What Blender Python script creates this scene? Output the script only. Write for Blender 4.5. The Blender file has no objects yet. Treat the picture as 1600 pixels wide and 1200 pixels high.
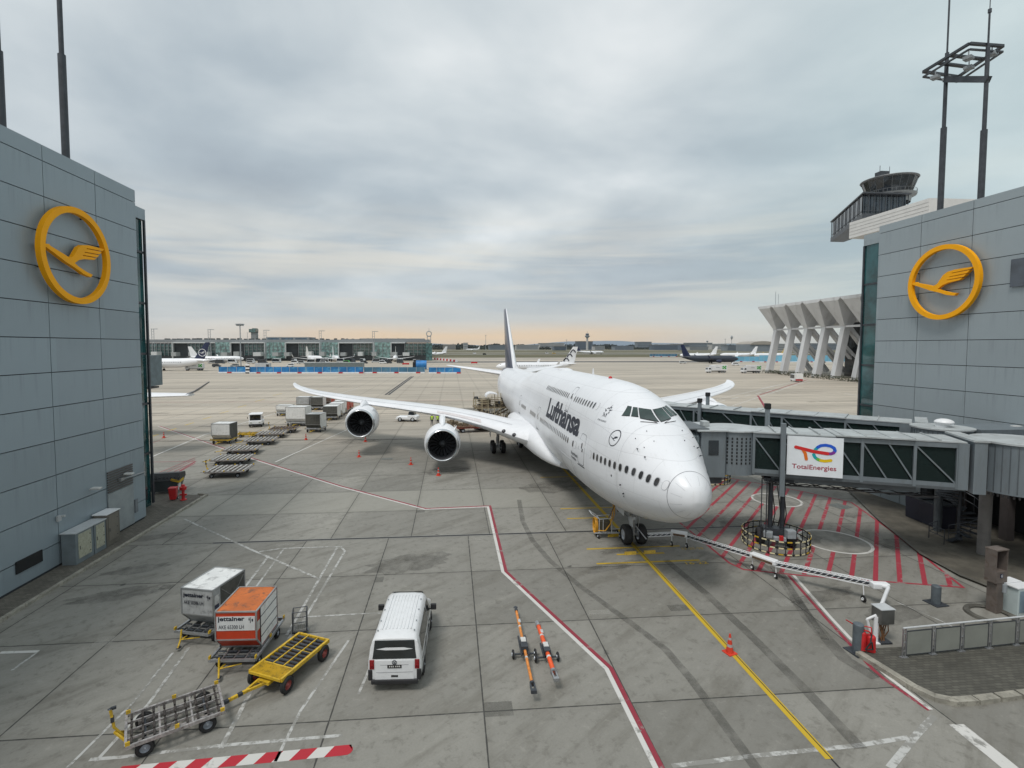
import bpy, bmesh, math, random
from mathutils import Vector, Matrix, noise as mnoise
random.seed(7)
R = math.radians
scene = bpy.context.scene
COL = scene.collection
# ---------------------------------------------------------------- camera
F, HC, CX, CY = 790.3, 12.3, 770.88, 581.04
HEAD, PITCH = 0.08317, 0.050617
cd = bpy.data.cameras.new("camera"); cam = bpy.data.objects.new("camera", cd); COL.objects.link(cam)
cd.sensor_width = 36; cd.lens = 36 * F / 1600; cd.shift_x = (800 - CX) / 1600; cd.shift_y = (CY - 600) / 1600
cd.clip_start = 0.2; cd.clip_end = 30000
_f = Vector((math.sin(HEAD) * math.cos(PITCH), math.cos(HEAD) * math.cos(PITCH), -math.sin(PITCH)))
_r = Vector((math.cos(HEAD), -math.sin(HEAD), 0)); _u = _r.cross(_f)
m = Matrix((_r, _u, -_f)).transposed().to_4x4(); m.translation = (0, 0, HC); cam.matrix_world = m
scene.camera = cam
scene.view_settings.view_transform = 'Standard'; scene.view_settings.look = 'None'
scene.view_settings.exposure = 0.34; scene.view_settings.gamma = 1.0
# survey helpers: where a sight line meets a height or a plane of the place
def _ray(x, y): return _f + _r * ((x - CX) / F) - _u * ((y - CY) / F)
def G(x, y, z=0.0):
    d = _ray(x, y); return Vector((0, 0, HC)) + d * ((z - HC) / d.z)
def QY(x, y, Y):
    d = _ray(x, y); return Vector((0, 0, HC)) + d * (Y / d.y)
def QX(x, y, X):
    d = _ray(x, y); return Vector((0, 0, HC)) + d * (X / d.x)
# ---------------------------------------------------------------- world
class NT:
    def __init__(s, tree): s.t = tree; s.l = tree.links
    def n(s, typ, props=None, **inp):
        nd = s.t.nodes.new(typ)
        for k, v in (props or {}).items(): setattr(nd, k, v)
        for k, v in inp.items():
            k2 = int(k[1:]) if k[0] == 'i' and k[1:].isdigit() else k.replace('_', ' ')
            s.put(nd.inputs[k2], v)
        return nd
    def put(s, sock, v):
        if hasattr(v, 'is_output') and v.is_output: s.l.new(v, sock)
        elif isinstance(v, bpy.types.Node): s.l.new(v.outputs[0], sock)
        else:
            if isinstance(v, (tuple, list)) and len(v) == 3 and sock.type == 'RGBA': v = (*v, 1)
            sock.default_value = v
    def m(s, op, a, b=None, c=None, clamp=False):
        nd = s.t.nodes.new('ShaderNodeMath'); nd.operation = op; nd.use_clamp = clamp
        s.put(nd.inputs[0], a)
        if b is not None: s.put(nd.inputs[1], b)
        if c is not None: s.put(nd.inputs[2], c)
        return nd.outputs[0]
    def mix(s, f, a, b, blend='MIX'):
        nd = s.t.nodes.new('ShaderNodeMix'); nd.data_type = 'RGBA'; nd.blend_type = blend
        s.put(nd.inputs[0], f); s.put(nd.inputs[6], a); s.put(nd.inputs[7], b)
        return nd.outputs[2]
    def ramp(s, f, stops):
        nd = s.t.nodes.new('ShaderNodeValToRGB'); s.put(nd.inputs[0], f); e = nd.color_ramp.elements
        while len(e) < len(stops): e.new(0.5)
        for el, (p, c) in zip(e, stops):
            el.position = p; el.color = (c, c, c, 1) if not isinstance(c, tuple) else (*c, 1)
        return nd.outputs[0]
    def noise(s, vec, scale, detail=4, rough=.55, dist=0.0):
        nd = s.n('ShaderNodeTexNoise', Scale=scale, Detail=detail, Roughness=rough, Distortion=dist)
        if vec is not None: s.put(nd.inputs['Vector'], vec)
        return nd.outputs[0]
    def sstep(s, v, a, b):
        nd = s.t.nodes.new('ShaderNodeMapRange'); nd.interpolation_type = 'SMOOTHSTEP'
        s.put(nd.inputs[0], v); nd.inputs[1].default_value = a; nd.inputs[2].default_value = b
        return nd.outputs[0]
SUN_EL, SUN_ROT = R(62), R(225)
w = bpy.data.worlds.new("World"); scene.world = w; w.use_nodes = True
w.node_tree.nodes.clear(); T = NT(w.node_tree)
sky = T.n('ShaderNodeTexSky', dict(sky_type='NISHITA', sun_disc=False, sun_elevation=SUN_EL, sun_rotation=SUN_ROT))
skyc = T.mix(1.0, sky.outputs[0], (.10, .10, .10), 'MULTIPLY')
tc = T.n('ShaderNodeTexCoord'); sp = T.n('ShaderNodeSeparateXYZ', Vector=tc.outputs['Generated'])
zz = T.m('MAXIMUM', sp.outputs[2], 0.0)
den = T.m('ADD', zz, 0.16)
cb = T.n('ShaderNodeCombineXYZ', X=T.m('DIVIDE', sp.outputs[0], den), Y=T.m('DIVIDE', sp.outputs[1], den), Z=0.0)
n1 = T.noise(cb, 0.50, 5, .48, .3); n2 = T.noise(T.n('ShaderNodeVectorMath', dict(operation='ADD'), i0=cb, i1=(7.3, 2.1, 0)).outputs[0], 1.5, 6, .55, .3)
n3 = T.noise(T.n('ShaderNodeVectorMath', dict(operation='MULTIPLY'), i0=tc.outputs['Generated'], i1=(1.1, 1.1, 13)).outputs[0], 1.4, 5, .55, .5)
cl = T.m('ADD', T.m('MULTIPLY', n1, .78), T.m('MULTIPLY', n2, .22))
cl = T.m('ADD', cl, T.m('SUBTRACT', T.m('MULTIPLY', T.sstep(zz, .26, .55), .055), T.m('MULTIPLY', T.m('MULTIPLY', T.sstep(zz, .07, .16), T.sstep(zz, .36, .22)), .030)))
base = T.ramp(cl, [(0.37, (.35, .405, .455)), (0.46, (.45, .515, .56)), (0.54, (.62, .675, .70)), (0.62, (.84, .87, .875))])
# warm cream bands low in the sky, a clear orange strip just over the horizon
el = zz
azf = T.m('ADD', T.m('MULTIPLY', sp.outputs[0], 1.0), 0.0)
band = T.m('MULTIPLY', T.m('MULTIPLY', T.sstep(el, .30, .12), T.sstep(n3, .42, .66)), .60)
c1 = T.mix(band, base, (.84, .78, .66))
lowgrey = T.m('MULTIPLY', T.sstep(el, .20, .04), .55)
c1 = T.mix(lowgrey, c1, (.48, .52, .55))
ew = T.m('ADD', el, T.m('MULTIPLY', T.m('SUBTRACT', n3, .5), .05))
azc = T.m('MULTIPLY', T.sstep(sp.outputs[0], -.50, -.12), T.sstep(sp.outputs[0], .62, .18))
orange = T.m('MULTIPLY', T.m('MULTIPLY', T.sstep(ew, .062, .020), T.m('ADD', T.m('MULTIPLY', azc, .68), .22)), .95)
c1 = T.mix(orange, c1, (.88, .64, .40))
c2 = T.mix(T.m('MULTIPLY', T.sstep(ew, .022, .0), .35), c1, (.64, .55, .48))
teal = T.m('MULTIPLY', T.sstep(sp.outputs[0], .30, .80), .30)
c2 = T.mix(teal, c2, (.52, .72, .70))
fin = T.mix(.94, skyc, c2)
bg = T.n('ShaderNodeBackground', Color=fin, Strength=0.84)
T.n('ShaderNodeOutputWorld', Surface=bg)
# ---------------------------------------------------------------- sun behind the cloud
sd = bpy.data.lights.new("sun", 'SUN'); sd.energy = 1.5; sd.angle = R(16); sd.color = (1, .965, .92)
so = bpy.data.objects.new("sun", sd); COL.objects.link(so)
_sv = Vector((math.sin(SUN_ROT) * math.cos(SUN_EL), math.cos(SUN_ROT) * math.cos(SUN_EL), math.sin(SUN_EL)))
so.rotation_euler = _sv.to_track_quat('Z', 'Y').to_euler()
# ---------------------------------------------------------------- materials
MATS = {}
def pm(name, col, rough=.55, metal=0.0, var=.14, scale=1.6, dirt=None, dirtamt=.0, bump=0.0, coat=0.0, spec=.5, streak=False):
    """procedural surface: base colour with soft mottling, optional grime of its own, fine bump"""
    if name in MATS: return MATS[name]
    mt = bpy.data.materials.new(name); mt.use_nodes = True; nt = mt.node_tree; nt.nodes.clear(); t = NT(nt)
    tc = t.n('ShaderNodeTexCoord'); v = tc.outputs['Object']
    if streak: v = t.n('ShaderNodeVectorMath', dict(operation='MULTIPLY'), i0=v, i1=(1, 1, .18)).outputs[0]
    n = t.noise(v, scale, 5, .6)
    c = t.mix(t.sstep(n, .3, .7), tuple(x * (1 - var) for x in col), tuple(min(1, x * (1 + var * .6)) for x in col))
    if dirt:
        n2 = t.noise(v, scale * 2.7, 6, .65, .4)
        c = t.mix(t.m('MULTIPLY', t.sstep(n2, .5, .68), dirtamt), c, dirt)
    b = t.n('ShaderNodeBsdfPrincipled', Base_Color=c, Roughness=t.m('ADD', t.m('MULTIPLY', n, .2), rough - .1), Metallic=metal)
    b.inputs['Specular IOR Level'].default_value = spec; b.inputs['Coat Weight'].default_value = coat
    if bump:
        bp = t.n('ShaderNodeBump', Strength=bump, Distance=.02, Height=t.noise(v, scale * 9, 4)); t.put(b.inputs['Normal'], bp)
    t.n('ShaderNodeOutputMaterial', Surface=b)
    MATS[name] = mt; return mt
def glass_mat(name, col, rough=.08):
    if name in MATS: return MATS[name]
    mt = bpy.data.materials.new(name); mt.use_nodes = True; nt = mt.node_tree; nt.nodes.clear(); t = NT(nt)
    tc = t.n('ShaderNodeTexCoord')
    n = t.noise(tc.outputs['Object'], .45, 4)
    c = t.mix(t.sstep(n, .35, .65), tuple(x * .55 for x in col), tuple(x * 1.5 for x in col))
    b = t.n('ShaderNodeBsdfPrincipled', Base_Color=c, Roughness=rough, Metallic=0.0); b.inputs['Specular IOR Level'].default_value = .9
    bp = t.n('ShaderNodeBump', Strength=.05, Distance=.3, Height=t.noise(tc.outputs['Object'], .5, 1)); t.put(b.inputs['Normal'], bp)
    t.n('ShaderNodeOutputMaterial', Surface=b); MATS[name] = mt; return mt
def see_glass(name, tint=(.7, .78, .75), mixv=.5):
    if name in MATS: return MATS[name]
    mt = bpy.data.materials.new(name); mt.use_nodes = True; nt = mt.node_tree; nt.nodes.clear(); t = NT(nt)
    tr = t.n('ShaderNodeBsdfTransparent', Color=tint)
    b = t.n('ShaderNodeBsdfPrincipled', Base_Color=tuple(x * .4 for x in tint), Roughness=.15)
    mx = t.n('ShaderNodeMixShader', Fac=mixv); t.l.new(tr.outputs[0], mx.inputs[1]); t.l.new(b.outputs[0], mx.inputs[2])
    t.n('ShaderNodeOutputMaterial', Surface=mx); MATS[name] = mt; return mt
def paint_mat(name, col, wear=.35, scale=2.2, under=(.24, .235, .215)):
    """painted ground marking, scuffed through to the concrete"""
    mt = bpy.data.materials.new(name); mt.use_nodes = True; nt = mt.node_tree; nt.nodes.clear(); t = NT(nt)
    pos = t.n('ShaderNodeNewGeometry').outputs['Position']
    n = t.noise(pos, scale, 7, .68, .3); n2 = t.noise(pos, .35, 3)
    wv = t.m('MULTIPLY', t.sstep(t.m('ADD', n, t.m('MULTIPLY', t.m('SUBTRACT', n2, .5), .5)), .72 - wear * .5, .86 - wear * .5), 1.0)
    c = t.mix(wv, t.mix(n2, tuple(x * .8 for x in col), col), under)
    b = t.n('ShaderNodeBsdfPrincipled', Base_Color=c, Roughness=.7)
    t.n('ShaderNodeOutputMaterial', Surface=b); MATS[name] = mt; return mt
def film_mat(name, col, amt=.5, scale=1.2, lo=.42, hi=.62):
    """thin film of rubber or oil lying on the concrete, patchy"""
    mt = bpy.data.materials.new(name); mt.use_nodes = True; nt = mt.node_tree; nt.nodes.clear(); t = NT(nt)
    pos = t.n('ShaderNodeNewGeometry').outputs['Position']
    n = t.noise(pos, scale, 5, .65, .2)
    tr = t.n('ShaderNodeBsdfTransparent'); b = t.n('ShaderNodeBsdfPrincipled', Base_Color=col, Roughness=.75)
    mx = t.n('ShaderNodeMixShader', Fac=t.m('MULTIPLY', t.sstep(n, lo - .2, hi), amt)); t.l.new(tr.outputs[0], mx.inputs[1]); t.l.new(b.outputs[0], mx.inputs[2])
    t.n('ShaderNodeOutputMaterial', Surface=mx); MATS[name] = mt; return mt
def clad_mat(name, col):
    mt = bpy.data.materials.new(name); mt.use_nodes = True; nt = mt.node_tree; nt.nodes.clear(); t = NT(nt)
    tc = t.n('ShaderNodeTexCoord').outputs['Object']; sp = t.n('ShaderNodeSeparateXYZ', Vector=tc)
    cell = t.n('ShaderNodeCombineXYZ', X=t.m('FLOOR', t.m('DIVIDE', t.m('SUBTRACT', sp.outputs[1], 1.6), 4.03)), Y=t.m('FLOOR', t.m('DIVIDE', t.m('SUBTRACT', sp.outputs[2], 1.45), 1.885)), Z=sp.outputs[0])
    wn = t.n('ShaderNodeTexWhiteNoise', dict(noise_dimensions='2D'), Vector=cell).outputs[0]
    c = t.mix(wn, tuple(x * .93 for x in col), tuple(x * 1.06 for x in col))
    st = t.n('ShaderNodeVectorMath', dict(operation='MULTIPLY'), i0=tc, i1=(1, 2.2, .10)).outputs[0]
    fz = t.m('FRACT', t.m('DIVIDE', t.m('SUBTRACT', sp.outputs[2], 1.45), 1.885))
    c = t.mix(t.m('MULTIPLY', t.m('MULTIPLY', t.sstep(t.noise(st, 1.3, 6, .7), .48, .72), t.sstep(fz, .1, 1.0)), .42), c, tuple(x * .62 for x in col))
    c = t.mix(t.m('MULTIPLY', t.sstep(t.noise(tc, .22, 4, .6), .4, .7), .16), c, tuple(x * 1.18 for x in col))
    b = t.n('ShaderNodeBsdfPrincipled', Base_Color=c, Roughness=t.m('ADD', .34, t.m('MULTIPLY', wn, .16)), Metallic=.15)
    t.put(b.inputs['Normal'], t.n('ShaderNodeBump', Strength=.12, Distance=.05, Height=t.noise(tc, .55, 2)))
    t.n('ShaderNodeOutputMaterial', Surface=b); MATS[name] = mt; return mt
def skin_mat(name, col):
    """painted aircraft skin: plates, rivet rows and grime of its own"""
    mt = bpy.data.materials.new(name); mt.use_nodes = True; nt = mt.node_tree; nt.nodes.clear(); t = NT(nt)
    tc = t.n('ShaderNodeTexCoord').outputs['Object']; sp = t.n('ShaderNodeSeparateXYZ', Vector=tc); Y, Z = sp.outputs[1], sp.outputs[2]
    row = t.m('FLOOR', t.m('DIVIDE', Z, .95)); yo = t.m('ADD', t.m('DIVIDE', Y, 2.4), t.m('MULTIPLY', row, .37))
    wn = t.n('ShaderNodeTexWhiteNoise', dict(noise_dimensions='2D'), Vector=t.n('ShaderNodeCombineXYZ', X=t.m('FLOOR', yo), Y=row, Z=0.0)).outputs[0]
    fr_ = t.sstep(Y, 1.0, 1.3)
    ly = t.sstep(t.m('ABSOLUTE', t.m('SUBTRACT', t.m('FRACT', yo), .5)), .4925, .4965); lz = t.sstep(t.m('ABSOLUTE', t.m('SUBTRACT', t.m('FRACT', t.m('DIVIDE', Z, .95)), .5)), .482, .492)
    c = t.mix(wn, tuple(x * .955 for x in col), col)
    c = t.mix(t.m('MULTIPLY', t.m('MULTIPLY', t.m('MAXIMUM', ly, lz), fr_), .30), c, tuple(x * .52 for x in col))
    st = t.n('ShaderNodeVectorMath', dict(operation='MULTIPLY'), i0=tc, i1=(2.5, 1.0, .25)).outputs[0]
    c = t.mix(t.m('MULTIPLY', t.sstep(t.noise(st, 1.6, 7, .72, .2), .52, .74), .30), c, (.52, .52, .51))
    c = t.mix(t.m('MULTIPLY', t.sstep(Z, 4.6, 2.2), t.m('MULTIPLY', t.sstep(t.noise(tc, .9, 6, .7), .38, .62), .38)), c, (.42, .41, .39))
    b = t.n('ShaderNodeBsdfPrincipled', Base_Color=c, Roughness=t.m('ADD', .27, t.m('MULTIPLY', t.noise(tc, .8, 4), .16))); b.inputs['Coat Weight'].default_value = .15
    t.put(b.inputs['Normal'], t.n('ShaderNodeBump', Strength=.22, Distance=.012, Height=t.m('SUBTRACT', t.m('MULTIPLY', t.noise(tc, .8, 2), 1.2), t.m('MULTIPLY', t.m('MAXIMUM', ly, lz), fr_))))
    t.n('ShaderNodeOutputMaterial', Surface=b); MATS[name] = mt; return mt
WHITE = pm('white_paint', (.78, .79, .80), .38, var=.06, scale=.8, dirt=(.50, .50, .48), dirtamt=.25)
DWHITE = pm('dirty_white', (.62, .62, .60), .5, var=.15, scale=1.5, dirt=(.28, .26, .23), dirtamt=.5)
AIRW = pm('aircraft_white', (.78, .79, .81), .34, var=.05, scale=.35, dirt=(.70, .71, .72), dirtamt=.4, coat=.15, streak=False)
GREYP = pm('grey_paint', (.30, .33, .35), .45, var=.12, dirt=(.16, .16, .15), dirtamt=.35)
LGREY = pm('light_grey', (.48, .50, .51), .45, var=.1, dirt=(.28, .27, .25), dirtamt=.3)
STEEL = pm('galvanised_steel', (.42, .43, .44), .38, .75, var=.2, scale=4)
DSTEEL = pm('dark_steel', (.055, .062, .072), .45, .3, var=.25, scale=2)
BLACK = pm('black_rubber', (.018, .018, .019), .75, var=.3, scale=5, bump=.3)
DARK = pm('black_shade', (.010, .011, .012), .8, var=.2)
YELL = pm('yellow_paint', (.62, .40, .025), .45, var=.18, scale=3, dirt=(.13, .08, .03), dirtamt=.65, bump=.1)
ORNG = pm('orange_paint', (.72, .17, .03), .45, var=.15, scale=2.5, dirt=(.2, .07, .03), dirtamt=.5)
RED = pm('red_paint', (.50, .020, .022), .42, var=.2, scale=3)
NAVY = pm('navy_paint', (.010, .018, .060), .3, var=.1, coat=.2)
LHY = pm('emblem_yellow', (.92, .40, .003), .6, var=.05, scale=.7, spec=.25)
INK = pm('ink', (.008, .010, .024), .5, var=.05)
RUST = pm('rusty_brown', (.16, .10, .06), .7, var=.4, scale=4, dirt=(.05, .03, .02), dirtamt=.5)
BLUEP = pm('blue_plastic', (.02, .19, .50), .4, var=.25, scale=.6)
GREEN = pm('green_paint', (.05, .38, .06), .4)
GLASSD = glass_mat('dark_glass', (.012, .018, .024))
# ---------------------------------------------------------------- mesh builder
class MB:
    def __init__(s): s.v = []; s.f = []; s.mi = []; s.cur = 0; s.T = None
    def add(s, vs, fs):
        o = len(s.v)
        for p in vs:
            p = Vector(p); s.v.append(s.T @ p if s.T is not None else p)
        for f in fs: s.f.append([i + o for i in f]); s.mi.append(s.cur)
        return s
    def box(s, c, d, rz=0, tap=None):
        x, y, z = [k / 2 for k in d]; M = Matrix.Rotation(rz, 3, 'Z'); c = Vector(c)
        tx, ty = tap or (1, 1)
        vs = [M @ Vector((a * x * (tx if q > 0 else 1), b * y * (ty if q > 0 else 1), q * z)) + c for q in (-1, 1) for a, b in ((-1, -1), (1, -1), (1, 1), (-1, 1))]
        return s.add(vs, [(3, 2, 1, 0), (4, 5, 6, 7), (0, 1, 5, 4), (1, 2, 6, 5), (2, 3, 7, 6), (3, 0, 4, 7)])
    def beam(s, p, q, wd, h, up=(0, 0, 1)):
        p, q = Vector(p), Vector(q); d = (q - p).normalized(); up = Vector(up)
        if abs(d.dot(up)) > .98: up = Vector((0, 1, 0))
        a = d.cross(up).normalized() * wd / 2; b = a.cross(d).normalized() * h / 2
        vs = [e + i * a + j * b for e in (p, q) for i, j in ((-1, -1), (1, -1), (1, 1), (-1, 1))]
        return s.add(vs, [(0, 1, 2, 3), (7, 6, 5, 4), (4, 5, 1, 0), (5, 6, 2, 1), (6, 7, 3, 2), (7, 4, 0, 3)])
    def cyl(s, p, q, r, r2=None, n=12, caps=True):
        p, q = Vector(p), Vector(q); r2 = r if r2 is None else r2; d = (q - p).normalized()
        a = d.orthogonal().normalized(); b = d.cross(a)
        vs = [p + (a * math.cos(t) + b * math.sin(t)) * r for t in [2 * math.pi * i / n for i in range(n)]]
        vs += [q + (a * math.cos(t) + b * math.sin(t)) * r2 for t in [2 * math.pi * i / n for i in range(n)]]
        fs = [(i, (i + 1) % n, n + (i + 1) % n, n + i) for i in range(n)]
        if caps: fs += [tuple(range(n))[::-1], tuple(range(n, 2 * n))]
        return s.add(vs, fs)
    def tube(s, pts, r, n=8):
        for a, b in zip(pts, pts[1:]): s.cyl(a, b, r, n=n)
        return s
    def rings(s, rs, closed=True, cap=True):
        n = len(rs[0]); vs = [p for r in rs for p in r]; fs = []
        for k in range(len(rs) - 1):
            for i in range(n if closed else n - 1):
                j = (i + 1) % n; fs.append((k * n + i, k * n + j, (k + 1) * n + j, (k + 1) * n + i))
        if cap: fs += [tuple(range(n))[::-1], tuple(range((len(rs) - 1) * n, len(rs) * n))]
        return s.add(vs, fs)
    def lathe(s, prof, axis='z', o=(0, 0, 0), n=32, cap=False):
        o = Vector(o); rs = []
        for h, r in prof:
            ring = []
            for i in range(n):
                t = 2 * math.pi * i / n; cx, cy = r * math.cos(t), r * math.sin(t)
                ring.append(o + (Vector((cx, cy, h)) if axis == 'z' else Vector((cx, h, cy)) if axis == 'y' else Vector((h, cx, cy))))
            rs.append(ring)
        return s.rings(rs, True, cap)
    def prism(s, poly, h0, h1, fn=None):
        fn = fn or (lambda x, y, h: (x, y, h)); n = len(poly)
        vs = [fn(x, y, h0) for x, y in poly] + [fn(x, y, h1) for x, y in poly]
        ar = sum(poly[i][0] * poly[(i + 1) % n][1] - poly[(i + 1) % n][0] * poly[i][1] for i in range(n))
        fs = [(i, (i + 1) % n, n + (i + 1) % n, n + i) for i in range(n)] + [tuple(range(n))[::-1], tuple(range(n, 2 * n))]
        return s.add(vs, fs)
    def poly(s, pts): return s.add(pts, [tuple(range(len(pts)))])
    def ball(s, c, r, n=12, m_=8, sc=(1, 1, 1)):
        prof = [(-math.cos(math.pi * k / m_) * r * sc[2], max(1e-4, math.sin(math.pi * k / m_) * r)) for k in range(m_ + 1)]
        c = Vector(c); rs = [[c + Vector((q * math.cos(2 * math.pi * i / n) * sc[0], q * math.sin(2 * math.pi * i / n) * sc[1], h)) for i in range(n)] for h, q in prof]
        return s.rings(rs, True, True)
    def build(s, name, mats, parent=None, smooth=False, bevel=0, **kw):
        me = bpy.data.meshes.new(name); me.from_pydata([tuple(v) for v in s.v], [], s.f)
        mats = mats if isinstance(mats, (list, tuple)) else [mats]
        for m_ in mats: me.materials.append(m_)
        if any(s.mi): me.polygons.foreach_set('material_index', s.mi)
        bm = bmesh.new(); bm.from_mesh(me); bmesh.ops.recalc_face_normals(bm, faces=bm.faces); bm.to_mesh(me); bm.free()
        if smooth:
            me.polygons.foreach_set('use_smooth', [True] * len(me.polygons))
            try: me.set_sharp_from_angle(angle=R(38))
            except Exception: pass
        me.update(); o = bpy.data.objects.new(name, me); COL.objects.link(o)
        if parent: o.parent = parent
        if bevel:
            b = o.modifiers.new('bevel', 'BEVEL'); b.width = bevel; b.segments = 2; b.limit_method = 'ANGLE'
        for k, v in kw.items(): o[k] = v
        return o
def thing(name, label, cat, loc=(0, 0, 0), rz=0, group=None):
    o = bpy.data.objects.new(name, None); COL.objects.link(o); o.location = loc; o.rotation_euler = (0, 0, rz)
    o.empty_display_size = .3; o['label'] = label; o['category'] = cat
    if group: o['group'] = group
    return o
def tag(o, label, cat, group=None):
    o['label'] = label; o['category'] = cat
    if group: o['group'] = group
    return o
def dup(root, loc, rz, label, group=None):
    r = root.copy(); COL.objects.link(r); r.location = loc; r.rotation_euler = (0, 0, rz); r['label'] = label
    if group: r['group'] = group
    for ch in list(root.children):
        c = ch.copy(); COL.objects.link(c); c.parent = r
        for g in list(ch.children):
            d = g.copy(); COL.objects.link(d); d.parent = c
    return r
FONTCACHE = {}
def text_mesh(txt, size=1.0, bold=0.0, shear=0.0, space=1.0):
    cu = bpy.data.curves.new('lettering', 'FONT'); cu.body = txt; cu.size = size; cu.offset = bold; cu.shear = shear; cu.space_character = space; cu.resolution_u = 4
    ob = bpy.data.objects.new('lettering', cu); COL.objects.link(ob)
    dg = bpy.context.evaluated_depsgraph_get(); me = bpy.data.meshes.new_from_object(ob.evaluated_get(dg))
    bpy.data.objects.remove(ob); vs = [v.co.copy() for v in me.vertices]; fs = [list(p.vertices) for p in me.polygons]
    return vs, fs
def lettering(mb, txt, fn, wd, ht, bold=0.0, shear=0.0, sub=None, space=1.0):
    """lettering fitted to a wd x ht box; fn maps (x, y) onto the surface it is painted on"""
    vs, fs = text_mesh(txt, 1.0, bold, shear, space)
    x0 = min(v.x for v in vs); x1 = max(v.x for v in vs); y0 = min(v.y for v in vs); y1 = max(v.y for v in vs)
    vs = [Vector(((v.x - x0) / (x1 - x0) * wd, (v.y - y0) / (y1 - y0) * ht, 0)) for v in vs]
    if sub:
        bm = bmesh.new(); bv = [bm.verts.new(v) for v in vs]
        for f in fs:
            try: bm.faces.new([bv[i] for i in f])
            except ValueError: pass
        bmesh.ops.triangulate(bm, faces=bm.faces)
        for _ in range(5):
            ed = [e for e in bm.edges if e.calc_length() > sub]
            if not ed: break
            bmesh.ops.subdivide_edges(bm, edges=ed, cuts=1); bmesh.ops.triangulate(bm, faces=bm.faces)
        bm.verts.ensure_lookup_table(); bm.verts.index_update()
        vs = [v.co.copy() for v in bm.verts]; fs = [[v.index for v in f.verts] for f in bm.faces]; bm.free()
    mb.add([fn(v.x, v.y) for v in vs], fs)
def flat_poly(poly, sub=None):
    """triangulated (optionally subdivided) 2-D outline"""
    bm = bmesh.new(); bm.faces.new([bm.verts.new((x, y, 0)) for x, y in poly]); bmesh.ops.triangulate(bm, faces=bm.faces)
    if sub:
        for _ in range(4):
            ed = [e for e in bm.edges if e.calc_length() > sub]
            if not ed: break
            bmesh.ops.subdivide_edges(bm, edges=ed, cuts=1); bmesh.ops.triangulate(bm, faces=bm.faces)
    bm.verts.index_update(); r = ([v.co.copy() for v in bm.verts], [[v.index for v in f.verts] for f in bm.faces]); bm.free(); return r
CRANE = [(-.93, .085), (-.76, .10), (-.74, .075), (-.55, .02), (-.36, -.035), (-.25, -.075), (-.13, -.03), (.03, .19), (.15, .26), (.33, .29), (.55, .295), (.82, .295),
         (.76, .245), (.26, .215), (.26, .20), (.74, .222), (.67, .155), (.20, .125), (.20, .11), (.655, .135), (.58, .07), (.14, .05), (.14, .035), (.56, .05), (.48, .0), (.19, -.03), (.03, -.075),
         (-.10, -.16), (.01, -.22), (.26, -.30), (.42, -.33), (.36, -.395), (.15, -.355), (-.06, -.27), (-.34, -.18), (-.62, -.06), (-.86, .035)]
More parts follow.
